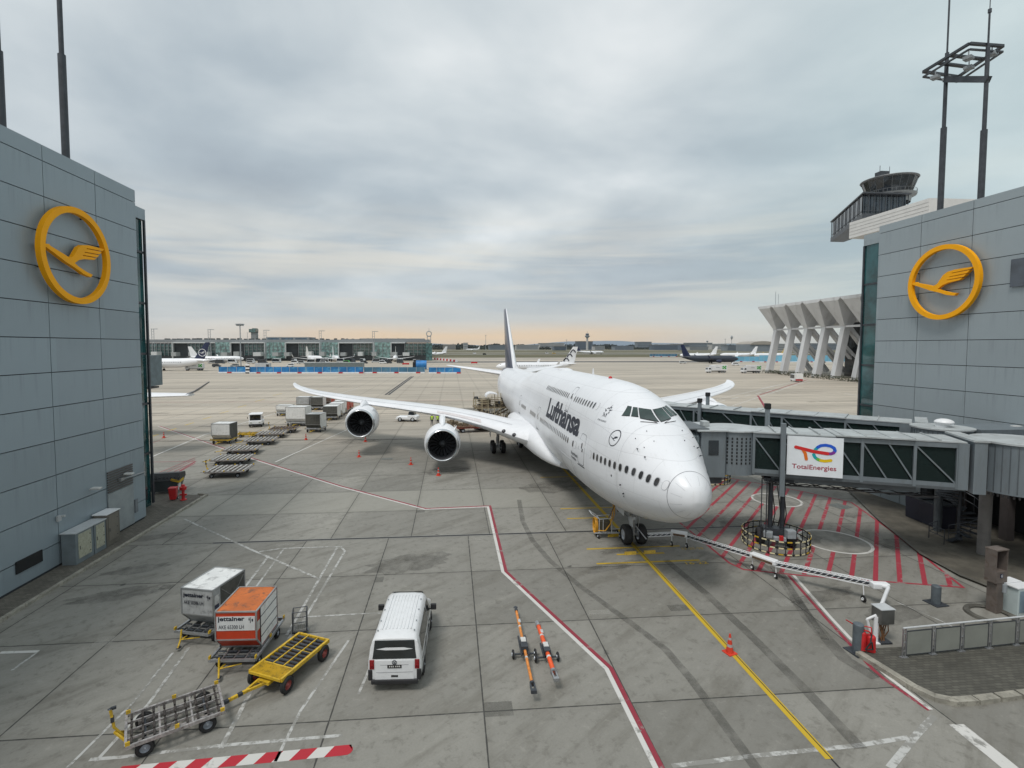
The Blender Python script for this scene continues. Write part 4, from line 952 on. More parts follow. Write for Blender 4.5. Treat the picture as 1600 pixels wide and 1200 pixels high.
g = MB(); g.box((-35.83, 16, 11.4), (28, 42.6, 22.8)); g.box((-21.75, 16, .12), (.1, 42.4, .24)); inw(g.build('wall_core', GAP, lb), lb)
g = MB(); g.box((-36, 16.2, 22.96), (28.2, 42.2, .12)); inw(g.build('roof', ROOFG, lb), lb)
g = MB(); g.box((-25.0, 38.9, 22.05), (4.2, 3.0, .75)); g.box((-22.86, 40.36, 11), (.14, .16, 21.4)); 
for z in [4.2 + 3.77 * k for k in range(5)]: g.box((-22.93, 38.9, z), (.06, 3.0, .16))
inw(g.build('corner_frame', DSTEEL, lb), lb)
g = MB(); g.box((-25.0, 38.9, 10.85), (4.0, 2.86, 21.6)); inw(g.build('corner_glazing', TEAL, lb), lb)
g = MB(); g.box((-24.95, 38.95, 22.1), (4.24, 3.1, .82)); inw(g.build('parapet', PANEL, lb), lb)
# shutter, door, vent, wall fittings
p0, p1 = QX(168, 765, -21.66), QX(207, 745, -21.66)
g = MB()
for k in range(9): g.box((-21.64, (p0.y + p1.y) / 2, 3.05 + k * .155), (.05, p1.y - p0.y, .10))
inw(g.build('louvre', pm('louvre_brown', (.12, .115, .11), .5, .2), lb), lb)
g = MB(); g.box((-21.65, (p0.y + p1.y) / 2, 1.6), (.06, p1.y - p0.y, 2.7)); o = inw(g.build('door', pm('door_grey', (.27, .30, .31), .45), lb), lb)
g = MB(); g.box((-21.60, (p0.y + p1.y) / 2, 1.6), (.02, .03, 2.6)); g.box((-21.60, p0.y + .8, 1.9), (.02, .25, .18)); inw(g.build('sign', DWHITE, o), lb)
a, b_ = QX(25, 890, -21.66), QX(66, 868, -21.66)
g = MB(); g.box((-21.66, (a.y + b_.y) / 2, a.z + .05), (.06, b_.y - a.y, .62)); o = inw(g.build('vent', DARK, lb), lb)
g = MB()
for k in range(6):
    for z in (-.16, .16): g.box((-21.61, a.y + (b_.y - a.y) * (k + .5) / 6, a.z + .05 + z), (.04, (b_.y - a.y) / 9, .10))
inw(g.build('slats', LGREY, o), lb)
for x, y in ((140, 765), (192, 742)): inw(lamp_arm(lb, QX(x, y, -21.66), 1), lb)
p = QX(226, 737, -21.5); g = MB(); g.tube([p, p + Vector((0.0, -2.4, .1))], .035); g.box(p + Vector((0, -2.5, .12)), (.18, .3, .18)); g.tube([p + Vector((0, 0, -.3)), p + Vector((0, 0, .7))], .04); inw(g.build('camera_arm', STEEL, lb), lb)
p = QX(92, 810, -21.6); g = MB(); g.box(p, (.12, .22, .3)); g.box(p + Vector((.15, .1, .1)), (.2, .1, .1)); inw(g.build('wall_sensor', LGREY, lb), lb)
p = QX(213, 790, -21.6); g = MB(); g.box(p, (.08, .3, .9)); inw(g.build('key_panel', pm('panel_dim', (.18, .2, .22), .4), lb), lb)
rb = thing('concourse_building', 'grey metal-clad concourse wing at the right behind the jet bridges', 'building', (37.6, 42.1, 0))
yr = [42.12 - 4.05 * k for k in range(12)][::-1]
g = MB(); clad(g, 37.6, yr, 3.3, 22.85, -1, holes=[]); inw(g.build('wall', PANELR, rb), rb)
g = MB(); g.box((51.73, 20, 12.9), (28, 44.2, 19.3)); inw(g.build('wall_core', GAP, rb), rb)
g = MB(); g.box((51.8, 20, 22.62), (28.2, 44.1, .35)); inw(g.build('roof', ROOFG, rb), rb)
p = QX(1583, 405, 37.6); g = MB(); g.box((37.5, p.y - 1.6, p.z - .95), (.1, 3.2, 1.85)); inw(g.build('window', glass_mat('grey_glass', (.045, .055, .07)), rb), rb)
g = MB(); g.box((40.9, 43.6, 11), (4.1, 2.8, 21.5)); inw(g.build('corner_glazing', TEAL, rb), rb)
g = MB(); g.box((40.9, 43.6, 22.2), (4.3, 3.0, 1.0)); inw(g.build('parapet', PANELR, rb), rb)
g = MB(); g.box((38.8, 45.06, 11), (.14, .16, 21.4))
for z in [3 + 3.77 * k for k in range(6)]: g.box((38.83, 43.6, z), (.06, 2.9, .16))
inw(g.build('corner_frame', DSTEEL, rb), rb)
# low base block under the right wing, its bay's deep shade painted as a solid black box
g = MB(); clad(g, 34.55, [34.2, 35.9, 37.6, 39.2, 40.6], .1, 3.6, -1); inw(g.build('base_wall', PANELR, rb), rb)
g = MB(); g.box((37.2, 37.2, 1.78), (5.1, 6.9, 3.5)); g.box((41.6, 20, 3.55), (14, 27, .9)); inw(g.build('base_core', GAP, rb), rb)
g = MB(); g.box((40, 20, 1.6), (6, 27, 3.1)); inw(g.build('service_bay', DARK, rb), rb)
for y in (31.6, 28.6, 25.6): g = MB(); g.box((34.9, y, 1.6), (.5, .5, 3.1)); inw(g.build('column', pm('brown_column', (.07, .06, .058), .7), rb), rb)
for x, y in ((1600, 668),):
    inw(lamp_arm(rb, QX(x - 4, y, 37.5), -1), rb)
p = QX(1560, 838, 34.9); g = MB(); lettering(g, 'FRAPORT', lambda u, v: (34.62, 30.6 - u, 1.6 + v), 1.3, .18, .01); g.box((34.66, 30.0, 1.7), (.04, 1.7, .5)); inw(g.build('lit_sign', pm('sign_dim', (.3, .3, .3), .5), rb), rb) if False else None
def emblem(name, label, X, Yc, zc, r, face):
    t = thing(name, label, 'sign', (X, Yc, zc)); h0, h1 = face * .22, face * .50; sg = 1 if face > 0 else -1
    g = MB(); n = 72
    for i in range(n):
        t0, t1 = 2 * math.pi * i / n, 2 * math.pi * (i + 1) / n
        q = [(r * math.cos(t0), r * math.sin(t0)), (r * math.cos(t1), r * math.sin(t1)), (r * .875 * math.cos(t1), r * .875 * math.sin(t1)), (r * .875 * math.cos(t0), r * .875 * math.sin(t0))]
        o = len(g.v); g.v += [Vector((h, x, y)) for h in (h0, h1) for x, y in q]; g.f += [[o + 4, o + 5, o + 6, o + 7], [o, o + 3, o + 2, o + 1], [o, o + 1, o + 5, o + 4], [o + 2, o + 3, o + 7, o + 6]]; g.mi += [0] * 4
    o = g.build('ring', LHY, t)
    g = MB(); vs, fs = flat_poly([(x * r, y * r) for x, y in CRANE]); N = len(vs)
    V = [(h1 - face * .04, sg * v.x, v.y) for v in vs] + [(h0, sg * v.x, v.y) for v in vs]; c = len(CRANE)
    g.add(V, fs + [[N + i for i in f[::-1]] for f in fs] + [(i, (i + 1) % c, N + (i + 1) % c, N + i) for i in range(c)]); g.build('crane_figure', LHY, t)
    g = MB()
    for k in range(8):
        q = 2 * math.pi * (k + .5) / 8; g.cyl((0, r * .92 * math.cos(q), r * .92 * math.sin(q)), (h0 + face * .02, r * .92 * math.cos(q), r * .92 * math.sin(q)), .05)
    g.build('standoffs', DSTEEL, t)
emblem('wall_emblem', 'round yellow crane emblem mounted on the left concourse wall', -21.7, 31.1, 17.45, 2.72, 1)
emblem('wall_emblem', 'round yellow crane emblem mounted on the right concourse wall', 37.6, 35.75, 17.15, 2.82, -1)
# roof masts
def mast(name, label, base, h1, h2, group, r1=.20, r2=.13, tip=3.5):
    t = thing(name, label, 'mast', base, 0, group)
    g = MB(); g.cyl((0, 0, -2), (0, 0, h1), r1, n=20); g.build('lower_tube', DSTEEL, t, smooth=True)
    g = MB(); g.cyl((0, 0, h1), (0, 0, h1 + .12), r1 * 1.0, n=20); g.cyl((0, 0, h1), (0, 0, h2), r2, n=16); g.build('upper_tube', DSTEEL, t, smooth=True)
    g = MB(); g.cyl((0, 0, h2), (0, 0, h2 + tip), .06, n=8); g.cyl((0, 0, h2 + tip), (0, 0, h2 + tip + 1.5), .03, n=6); g.cyl((0, 0, h2 + tip * .9), (0, 0, h2 + tip), .11, n=8); g.build('lightning_rod', DSTEEL, t)
    return t
pa = QX(103, 246, -22.6); pb = QX(2, 194, -22.6)
mast('roof_mast', 'dark steel roof mast standing above the left wall emblem', (pa.x, pa.y, 23), QX(98, 90, -22.6).z - 23, 20, 'roof masts')
mast('roof_mast', 'dark steel roof mast cut off by the left edge of the photo', (pb.x, pb.y, 23), QX(0, 85, -22.6).z - 23, 20, 'roof masts')
pc = QX(1469, 330, 38.3); pd = QX(1532.5, 310, 38.3)
zc1, zd1 = QX(1475, 202, 38.3).z - 22.8, QX(1540, 205, 38.3).z - 22.8
mc = mast('roof_mast', 'dark steel roof mast above the right wall emblem, left one of the light gantry pair', (pc.x, pc.y, 22.8), zc1, QX(1481, 82, 38.3).z - 22.8, 'roof masts', .20, .13, 4.5)
md = mast('roof_mast', 'dark steel roof mast above the right wing, right one of the light gantry pair', (pd.x, pd.y, 22.8), zd1, QX(1549, 70, 38.3).z - 22.8, 'roof masts', .20, .13, 2.6)
fr = thing('floodlight_gantry', 'dark rectangular floodlight frame held high between two roof masts', 'floodlight frame', ((pc.x + pd.x) / 2, (pc.y + pd.y) / 2, 33.2))
zf_ = QX(1478, 105, 38.3).z
cs = [G(1443, 112, zf_), G(1515, 68, zf_), G(1567, 72, zf_), G(1497, 120, zf_)]
L0 = Vector(fr.location)
g = MB(); cs = [c - L0 for c in cs]
for i in range(4):
    a, b_ = cs[i], cs[(i + 1) % 4]; g.beam(a, b_, .22, .16); g.beam(a + Vector((0, 0, -.4)), b_ + Vector((0, 0, -.4)), .14, .1)
for t in (.33, .6): g.beam(cs[0].lerp(cs[1], t), cs[3].lerp(cs[2], t), .3, .12)
g.build('frame', DSTEEL, fr)
g = MB(); a = QX(1478, 124, 38.3) - L0; b_ = QX(1545, 124, 38.3) - L0; g.beam(a, b_, .35, .42); g.build('cross_beam', DSTEEL, fr)
for k, (u, v) in enumerate(((.08, .25), (.08, .6), (.5, .7), (.78, .3), (.95, .75))):
    c = cs[0].lerp(cs[1], u).lerp(cs[3].lerp(cs[2], u), v); g = MB(); g.box(c + Vector((0, 0, -.5)), (.55, .5, .22), .4); g.tube([c + Vector((0, 0, -.4)), c], .04); g.build('floodlight', GREYP, fr)
# ---------------------------------------------------------------- jet bridges
JG = pm('bridge_grey', (.175, .205, .225), .42, .15, var=.1, dirt=(.13, .14, .14), dirtamt=.4, streak=True); JD = pm('bridge_dark', (.10, .115, .125), .45, .2, var=.15); ROOF = pm('bridge_roof', (.40, .43, .435), .5, var=.15, dirt=(.25, .25, .24), dirtamt=.5, scale=.8)
JGL = see_glass('bridge_glass', (.22, .34, .33), .16)
CREAM = pm('cream_reflector', (.72, .66, .42), .5, var=.15); BELL = pm('bellows_fabric', (.16, .20, .215), .7, var=.2)
def cage(parent, c, r, h=.85, n=26):
    g = MB(); gc = MB(); gy = MB()
    for z in (.10, h * .55, h):
        for i in range(n):
            t0, t1 = 2 * math.pi * i / n, 2 * math.pi * (i + 1) / n; p = c + Vector((r * math.cos(t0), r * math.sin(t0), z)); q = c + Vector((r * math.cos(t1), r * math.sin(t1), z)); g.beam(p, q, .04, .06)
            m0 = p.lerp(q, .18); m1 = p.lerp(q, .78); od = Vector((math.cos((t0 + t1) / 2), math.sin((t0 + t1) / 2), 0)) * .035; (gc if (i + int(z * 10)) % 4 else gy).beam(m0 + od, m1 + od, .03, .07)
    for i in range(n): 
        t = 2 * math.pi * i / n; p = c + Vector((r * math.cos(t), r * math.sin(t), 0)); g.beam(p + Vector((0, 0, .02)), p + Vector((0, 0, h)), .04, .04)
    o = g.build('safety_cage', DARK, parent); gc.build('reflectors', CREAM, o); gy.build('reflectors', YELL, o)
def jetbridge(label, A, B, zf, zr, wd, ad, posts, bogie, rot, cabdir, dpost):
    """A, B: ends of the near side face; wd towards the far side"""
    A, B = Vector((A.x, A.y, 0)), Vector((B.x, B.y, 0)); d = (B - A).normalized(); n = Vector((-d.y, d.x, 0)); 
    if n.y < 0: n = -n
    L = (B - A).length; t = thing('jet_bridge', label, 'jet bridge', A, math.atan2(d.y, d.x), 'jet bridges to the jumbo jet'); sg = 1
    # local frame: x along the tunnel, y away from the viewer
    def box(m_, x0, x1, y0, y1, z0, z1): m_.box(((x0 + x1) / 2, (y0 + y1) / 2, (z0 + z1) / 2), (x1 - x0, y1 - y0, z1 - z0))
    xs = [0, L * .145, L * .41, L * .54, L * .78, L * .965]
    g = MB(); box(g, 0, L, 0, wd, zf - .16, zf); box(g, L * .1, L * .8, .3, wd - .3, zf - .5, zf - .17); g.build('floor_deck', JD, t)
    g = MB(); box(g, -.1, L * .41, -.06, wd + .06, zr, zr + .07); box(g, L * .41 + .01, L * .78, -.13, wd + .13, zr + .05, zr + .13); box(g, L * .78 + .01, L, -.03, wd + .03, zr + .02, zr + .09)
    for x in [L * k / 9 for k in range(1, 9)]: box(g, x - .03, x + .03, -.02, wd + .02, zr + .08, zr + .17)
    g.build('roof', ROOF, t)
    g = MB()
    for y in (0, wd - .1):
        box(g, 0, L, y, y + .1, zf, zf + .22); box(g, 0, L, y, y + .1, zr - .26, zr)
        for x in xs: box(g, x - .07, x + .07, y - .02, y + .12, zf - .1, zr)
        for a, b2 in zip(xs[:-1], xs[1:]):
            for k in range(2 if b2 - a > 2 else 1):
                m0 = a + (b2 - a) * k / 2 if b2 - a > 2 else a; m1 = m0 + ((b2 - a) / 2 if b2 - a > 2 else b2 - a); g.beam((m0, y + .05, zr - .2), (m1, y + .05, zf + .15), .05, .07)
    box(g, L * .965, L + .1, -.05, wd + .05, zf - .1, zr)
    g.build('truss_frame', JG, t)
    g = MB(); box(g, 0, L, .11, .13, zf + .2, zr - .24); box(g, 0, L, wd - .14, wd - .12, zf + .2, zr - .24); g.build('side_glazing', JGL, t)
    g = MB(); box(g, .2, L - .2, wd * .45, wd * .55, zf + .02, zf + .9); box(g, .1, L, .2, wd - .2, zf + .003, zf + .02); g.build('handrail', DARK, t)
    g = MB(); box(g, 0, L * .8, .6, wd - .6, zr - .32, zr - .22); g.build('ceiling', JD, t)
    # posts of the lifting gate, motor boxes on top
    for (x, y, z0, z1, blk) in posts:
        g = MB(); g.box((x, y, (z0 + z1) / 2), (.26, .26, z1 - z0)); o = g.build('lift_post', JG, t)
        if blk: g = MB(); g.box((x, y, z1 + .17), (.36, .36, .36)); g.build('motor_box', DARK, o, bevel=.03)
    # bogie
    bx, by = bogie; c = Vector((bx, by, 0)); g = MB()
    for x in (-.33, .33): g.cyl((bx + x, by, .8), (bx + x, by, zf - .5), .14, n=16)
    g.beam((bx - .8, by, zf - .45), (bx + .8, by, zf - .45), 1.2, .2); g.box((bx, by, .85), (1.5, .7, .5)); g.tube([(bx - .9, by - .5, .5), (bx - .9, by - .5, zf - .4)], .03); g.tube([(bx - .65, by - .7, .5), (bx - .65, by - .7, zf - .4)], .035)
    o = g.build('drive_column', DSTEEL, t, smooth=True)
    g = MB(); g.box((bx + .7, by - .5, .95), (.5, .45, .5), .3); g.box((bx - .5, by - .55, .8), (.5, .4, .35), -.2); g.box((bx + .1, by - .7, .6), (.7, .3, .3)); g.build('drive_unit', GREYP, o, bevel=.03)
    g = MB(); g.box((bx + .15, by - .9, .75), (.22, .2, .26)); g.build('warning_lamp', RED, o)
    for x in (-.85, .85):
        g = MB(); wheel(g, (bx + x, by, .5), .5, .45); g.build('tyre', BLACK, o, smooth=True)
    cage(t, c, 1.85)
    # cab: drum, box and folding canopy reaching to the fuselage
    g = MB(); g.cyl((-1.15, wd / 2, zf - .2), (-1.15, wd / 2, zr + .02), 1.62, n=40); o = g.build('cab_drum', JG, t, smooth=True)
    g = MB()
    for k in range(11):
        q = R(-150 + 9.5 * k)
        for j in range(8):
            zz_ = zf + .55 + j * .215; cx_, cy_ = math.cos(q), math.sin(q)
            g.box((-1.15 + cx_ * 1.62, wd / 2 + cy_ * 1.62, zz_), (.03, .085, .13), q)
    g.build('slots', DARK, o)
    g = MB(); g.cyl((-1.15, wd / 2, zr + .03), (-1.15, wd / 2, zr + .10), 1.72, n=40); g.build('drum_roof', ROOF, o)
    cdx, cdy = cabdir; cv = Vector((cdx, cdy, 0)).normalized(); cn = Vector((-cv.y, cv.x, 0))
    Lc = Matrix.Rotation(-math.atan2(d.y, d.x), 3, 'Z'); cv, cn = Lc @ cv, Lc @ cn; c0 = Vector((-1.15, wd / 2, 0))
    def cb(m_, u0, u1, v0, v1, z0, z1):
        q = [c0 + cv * u + cn * v for u, v in ((u0, v0), (u1, v0), (u1, v1), (u0, v1))]; m_.prism([(p.x, p.y) for p in q], z0, z1)
    g = MB(); cb(g, 1.0, 2.5, -1.55, 1.55, zf - .35, zr + .05); o = g.build('cab', JG, t, bevel=.04)
    g = MB(); cb(g, .9, 2.75, -1.7, 1.7, zr + .06, zr + .18); cb(g, 1.5, 1.9, -.3, .3, zr + .19, zr + .5); g.build('cab_roof', ROOF, o, bevel=.03)
    for v in (-1.56, 1.56):
        g = MB(); cb(g, 1.45, 2.05, v - .02, v + .02, zf + 1.05, zf + 1.95); g.build('cab_window', GLASSD, o)
    g = MB(); cb(g, 1.1, 2.3, -1.3, 1.3, zf - .75, zf - .36); g.build('cab_underframe', DSTEEL, o)
    g = MB(); dpt = dpost; N = 9; rs = []
    for k in range(N * 2 + 1):
        u = 2.5 + dpt * k / (N * 2); pk = .13 if k % 2 else 0; dz = (k / (N * 2)) * .12
        rs.append([c0 + cv * u + cn * v + Vector((0, 0, z)) for v, z in ((-1.35 - pk, zf - .1), (-1.35 - pk, zr - .25 - dz), (-1.0, zr + .0 + pk - dz), (1.0, zr + .0 + pk - dz), (1.35 + pk, zr - .25 - dz), (1.35 + pk, zf - .1))])
    g.rings(rs, True, False); g.build('folding_canopy', BELL, t)
    g = MB(); cb(g, 2.0, 2.5 + dpt * .8, -1.5, 1.5, zr + .16, zr + .24)
    cb(g, 2.0, 2.5 + dpt * .8, -1.62, -1.5, zr - .1, zr + .26)
    g.build('canopy_hood', JD, t)
    # rotunda
    rx, ry, rr_ = rot; q = Lc @ (Vector((rx, ry, 0)) - A)
    g = MB(); g.cyl((q.x, q.y, zf - .1), (q.x, q.y, zr + .1), rr_, n=48); g.box((L + .5, wd / 2, (zf + zr) / 2 - .05), (.55, wd + .5, zr - zf + .35)); o = g.build('rotunda', JG, t, smooth=True)
    g = MB(); g.cyl((q.x, q.y, zr + .11), (q.x, q.y, zr + .2), rr_ + .1, n=48); g.box((L + .5, wd / 2, zr + .2), (.7, wd + .6, .1)); g.build('rotunda_roof', ROOF, o)
    cg = G(1536, 868) if ad else Vector((rx, ry, 0)); cw = Lc @ (Vector((cg.x, cg.y, 0)) - A); g = MB(); g.cyl((cw.x, cw.y, 0), (cw.x, cw.y, zf - .1), .30 if ad else .22, n=24); g.build('support_column', pm('column_grey', (.2, .19, .18), .6) if ad else JD, o)
    g = MB()
    for k in range(40):
        a_ = 2 * math.pi * k / 40; g.box((q.x + (rr_ + .005) * math.cos(a_), q.y + (rr_ + .005) * math.sin(a_), (zf + zr) / 2), (.02, .045, zr - zf), a_)
    g.build('ribs', JD, o); g = MB()
    for k in range(60):
        a_ = 2 * math.pi * k / 60; g.box((q.x + rr_ * math.cos(a_), q.y + rr_ * math.sin(a_), zf - .2), (.05, .08, .12), a_)
    g.build('brush_seal', BLACK, o)
    return t, q, L, Lc
A1, B1 = G(1177, 738, 4.63), G(1508, 763, 4.63)
_d = (B1 - A1).normalized(); _c = B1 + _d * 2.75 + Vector((-_d.y, _d.x, 0)) * 1.1; ROT1 = (_c.x, _c.y, 1.95)
jb, q1, L1, Lc1 = jetbridge('near grey jet bridge carrying a white advertising panel, docked at the jumbo nose', A1, B1, 4.63, 7.05, 2.5, True,
    [(1.5, -.28, 3.4, 7.75, False), (1.1, 2.7, 4.2, 8.25, True)], (1.45, .9), ROT1, (-1, .10), 2.0)
g = MB(); rng = random.Random(6)
for k in range(5):
    y = .15 + .22 * k; pts = [Vector((.8 + 1.05 * i, y + rng.uniform(-.03, .03), 4.05 - (.16 + .05 * k) * math.sin(i * 1.1 + k) ** 2)) for i in range(9)]; g.tube(pts, .028, 6)
for k in range(3): x = 1.0 + .3 * k; g.tube([(x, .2, 4.2), (x + .1, -.1, 3.2), (x + .25, .1, 2.2), (x + .2, .5, 1.3)], .03, 6)
g.build('hanging_cables', BLACK, jb)
Lw = Matrix.Rotation(math.atan2((B1 - A1).y, (B1 - A1).x), 3, 'Z')
# advertising panel
g = MB(); g.box((1.75 + 1.42, -.10, 5.85), (2.85, .05, 2.32)); ap = g.build('advert_panel', pm('advert_white', (.76, .80, .83), .35, var=.04), jb)
def onad(u, v): return Vector((1.75 + u, -.132, 4.70 + v))
cols = {'advert_red': (.62, .02, .02), 'advert_blue': (.01, .10, .60), 'advert_teal': (.0, .36, .40), 'advert_green': (.12, .48, .05), 'advert_yellow': (.75, .50, .0), 'advert_purple': (.22, .03, .30), 'advert_orange': (.72, .16, .01)}
def stroke(pts, w_, name, off=0.0):
    g = MB(); n = len(pts)
    for i in range(n - 1):
        a, b2 = Vector(pts[i]), Vector(pts[i + 1]); dd_ = (b2 - a).normalized(); nn = Vector((-dd_.y, dd_.x)) * w_ / 2
        g.add([onad(*(a - nn)) - Vector((0, off, 0)), onad(*(b2 - nn)) - Vector((0, off, 0)), onad(*(b2 + nn)) - Vector((0, off, 0)), onad(*(a + nn)) - Vector((0, off, 0))], [(0, 1, 2, 3)])
    for e in (pts[0], pts[-1]) + tuple(pts[1:-1]): g.add([onad(e[0] + w_ / 2 * math.cos(t), e[1] + w_ / 2 * math.sin(t)) - Vector((0, off + .0007, 0)) for t in [2 * math.pi * k / 14 for k in range(14)]], [tuple(range(14))])
    g.build('advert_mark', pm(name, cols[name], .4, var=.03), ap)
def arc(cx_, cy_, rx_, ry_, a0, a1, n=14): return [(cx_ + rx_ * math.cos(R(a0 + (a1 - a0) * i / n)), cy_ + ry_ * math.sin(R(a0 + (a1 - a0) * i / n))) for i in range(n + 1)]
stroke([(1.37, 1.27), (1.44, 1.12), (1.58, 1.01)], .17, 'advert_teal', .003); stroke([(1.58, 1.01), (1.74, .95)], .17, 'advert_green', .004); stroke([(1.74, .95), (1.93, .93), (2.23, .99)], .17, 'advert_yellow', .005)
stroke([(1.40, 1.40), (1.44, 1.56), (1.56, 1.72)], .17, 'advert_teal', .006); stroke([(1.56, 1.72), (1.72, 1.83), (1.95, 1.87), (2.2, 1.83), (2.38, 1.72), (2.43, 1.58), (2.36, 1.45)], .17, 'advert_blue', .007)
stroke([(2.36, 1.45), (2.24, 1.385), (2.06, 1.38)], .17, 'advert_purple', .008)
stroke([(.81, 1.54), (.94, 1.30), (1.0, .98)], .17, 'advert_orange', .009); stroke([(2.06, 1.38), (1.4, 1.45), (.45, 1.66)], .19, 'advert_red', .011)
g = MB(); lettering(g, 'TotalEnergies', lambda u, v: onad(.27 + u, .30 + v) - Vector((0, .002, 0)), 2.25, .36, .012); g.build('advert_lettering', pm('advert_maroon', (.36, .02, .05), .4), ap)
A2, B2 = G(1040, 634, 6.85), G(1425, 663, 6.85); _c = G(1467, 668, 6.95); ROT2 = (_c.x, _c.y - .2, 1.55)
jb2, q2, L2, Lc2 = jetbridge('far grey jet bridge running behind the near one, with a dark glazed side', A2, B2, 4.4, 6.85, 2.5, False,
    [(3.1, -.25, 4.2, 7.4, True), (2.9, 2.7, 4.2, 7.7, True)], (3.2, 2.3), ROT2, (-1, .15), 1.0)
g = MB(); g.cyl((q2.x, q2.y, 7.05), (q2.x, q2.y, 7.3), .35, n=16); g.ball((q2.x + .1, q2.y, 7.35), .52, 18, 8, (1, 1, .45)); g.build('antenna_dome', WHITE, jb2, smooth=True)
# link boxes from the rotundas to the concourse
for (x0, y0, lbl, root, gx) in ((ROT1[0] + 1.7, ROT1[1], 'near', jb, 0), (ROT2[0] + 1.3, ROT2[1], 'far', jb2, 0)):
    g = MB(); g.box(((x0 + 38.4) / 2, y0 - .2, 5.75), (38.4 - x0, 2.4, 2.55)); o = g.build('link_corridor', JG); o.parent = root; o.matrix_parent_inverse = (Matrix.Translation(root.location) @ Matrix.Rotation(root.rotation_euler.z, 4, 'Z')).inverted()
# spiral stair below the near rotunda
st0 = G(1497, 846); t = thing('spiral_stair', 'dark open-tread spiral staircase under the near rotunda', 'staircase', st0)
g = MB(); g.cyl((0, 0, 0), (0, 0, 4.6), .09); 
for k in range(20):
    q = R(24 * k + 200); z = .22 * (k + 1); g.beam((.05 * math.cos(q), .05 * math.sin(q), z), (1.15 * math.cos(q), 1.15 * math.sin(q), z), .32, .04)
g.build('treads', DSTEEL, t)
g = MB()
for hh in (.5, 1.0): g.tube([(1.18 * math.cos(R(24 * k + 200)), 1.18 * math.sin(R(24 * k + 200)), .22 * (k + 1) + hh) for k in range(20)], .025, 6)
for k in range(0, 20): g.cyl((1.18 * math.cos(R(24 * k + 200)), 1.18 * math.sin(R(24 * k + 200)), .22 * (k + 1)), (1.18 * math.cos(R(24 * k + 200)), 1.18 * math.sin(R(24 * k + 200)), .22 * (k + 1) + 1.0), .018, n=5)
for z in (.05, .55, 1.0): g.tube([(-1.6, -.6, z), (-1.5, .5, z), (-.4, 1.0, z)], .025, 6)
for x, y in ((-1.6, -.6), (-1.5, .5), (-.4, 1.0)): g.cyl((x, y, 0), (x, y, 1), .025)
g.build('handrail', DSTEEL, t)
for (x0, x1, y, lbl) in ((1440, 1462, 819, 'dark waste container with flat front beside the right base wall'), (1464, 1492, 829, 'wider dark waste container next to the spiral staircase')):
    a, b_ = G(x0, y), G(x1, y); t = thing('waste_container', lbl, 'container', ((a + b_) / 2), math.atan2((b_ - a).y, (b_ - a).x), 'dark containers by the base wall'); w_ = (b_ - a).length
    g = MB(); g.box((0, .7, .85), (w_, 1.4, 1.5), tap=(1.06, 1.06)); g.build('body', pm('container_navy', (.018, .020, .035), .5), t, bevel=.04)
    g = MB(); g.box((0, .7, 1.66), (w_ * 1.08, 1.5, .1)); g.build('lid', DSTEEL, t, bevel=.02)
    g = MB(); [g.cyl((sx * w_ * .4, .1, .08), (sx * w_ * .4, .18, .08), .08) for sx in (-1, 1)]; g.build('castors', BLACK, t)
# ---------------------------------------------------------------- old control tower behind the right wing
SX = QY(1327, 360, 150).x; SY = QX(1452, 312, SX).y; SZ1 = QY(1327, 348, 150).z; SZ0 = QY(1327, 373, 150).z
WB = pm('tower_white_block', (.64, .64, .63), .7, var=.06, scale=.5); TD = pm('tower_dark', (.05, .055, .065), .45)
tw = thing('control_tower', 'old control tower with a leaning dark glass drum above a white slab', 'control tower', (125, 150, 0))
def sub(p): return Vector(p) - Vector((125, 150, 0))
C1, C3, C2 = QY(1347, 340, 150), QY(1418, 338, 150), QY(1300, 337, 184); C4 = Vector((150, 184, 0)); quad = [C1, C3, C4, C2]
g = MB(); g.prism([(p.x - 125, p.y - 150) for p in ((Vector((SX, SY, 0)), Vector((SX + 22, SY, 0)), Vector((SX + 22, 152, 0)), Vector((SX, 150, 0))))], SZ0, SZ1)
for k in range(1, 5): g.cur = 0
g.box((SX - 125 + 12, -12, 22), (14, 16, 44)); g.build('slab', WB, tw)
g = MB()
for z in [SZ0 + (SZ1 - SZ0) * k / 5 for k in (1, 2, 3, 4)]: g.box((SX - 125.02, (SY - 150) / 2, z), (.06, 150 - SY, .05))
g.build('slab_joints', pm('joint_grey', (.3, .3, .29), .7), tw)
zb, zt = QY(1347, 341, 150).z + .2, QY(1347, 301, 150).z
def qz(sc, z0, z1, m_):
    cx_ = sum(p.x for p in quad) / 4; cy_ = sum(p.y for p in quad) / 4; m_.prism([(cx_ + (p.x - cx_) * sc - 125, cy_ + (p.y - cy_) * sc - 150) for p in quad], z0, z1)
g = MB(); qz(1.03, zb - .2, zb + 1.2, g); qz(1.06, zt - .4, zt, g); g.build('deck_slab', TD, tw)
g = MB(); qz(.96, zb + 1.2, zt - .4, g); g.build('gallery_glazing', glass_mat('tower_glass', (.022, .030, .042), .08), tw)
g = MB(); qq = [sub((p.x, p.y, 0)) for p in quad]
for a, b_ in ((qq[3], qq[0]), (qq[0], qq[1])):
    for k in range(9): p = a.lerp(b_, k / 8); g.beam((p.x * 1.0, p.y, zb + 1.2), (p.x, p.y, zt - .3), .18, .18)
for a, b_ in ((qq[3], qq[0]), (qq[0], qq[1])): g.beam((a.x, a.y, zb + 2.2), (b_.x, b_.y, zb + 2.2), .1, .1)
g.build('gallery_mullions', TD, tw)
cx_, cy_ = QY(1389, 290, 160).x - 125, 10
dz = QY(1389, 268, 160).z
KS = .88; DZ = 1.5
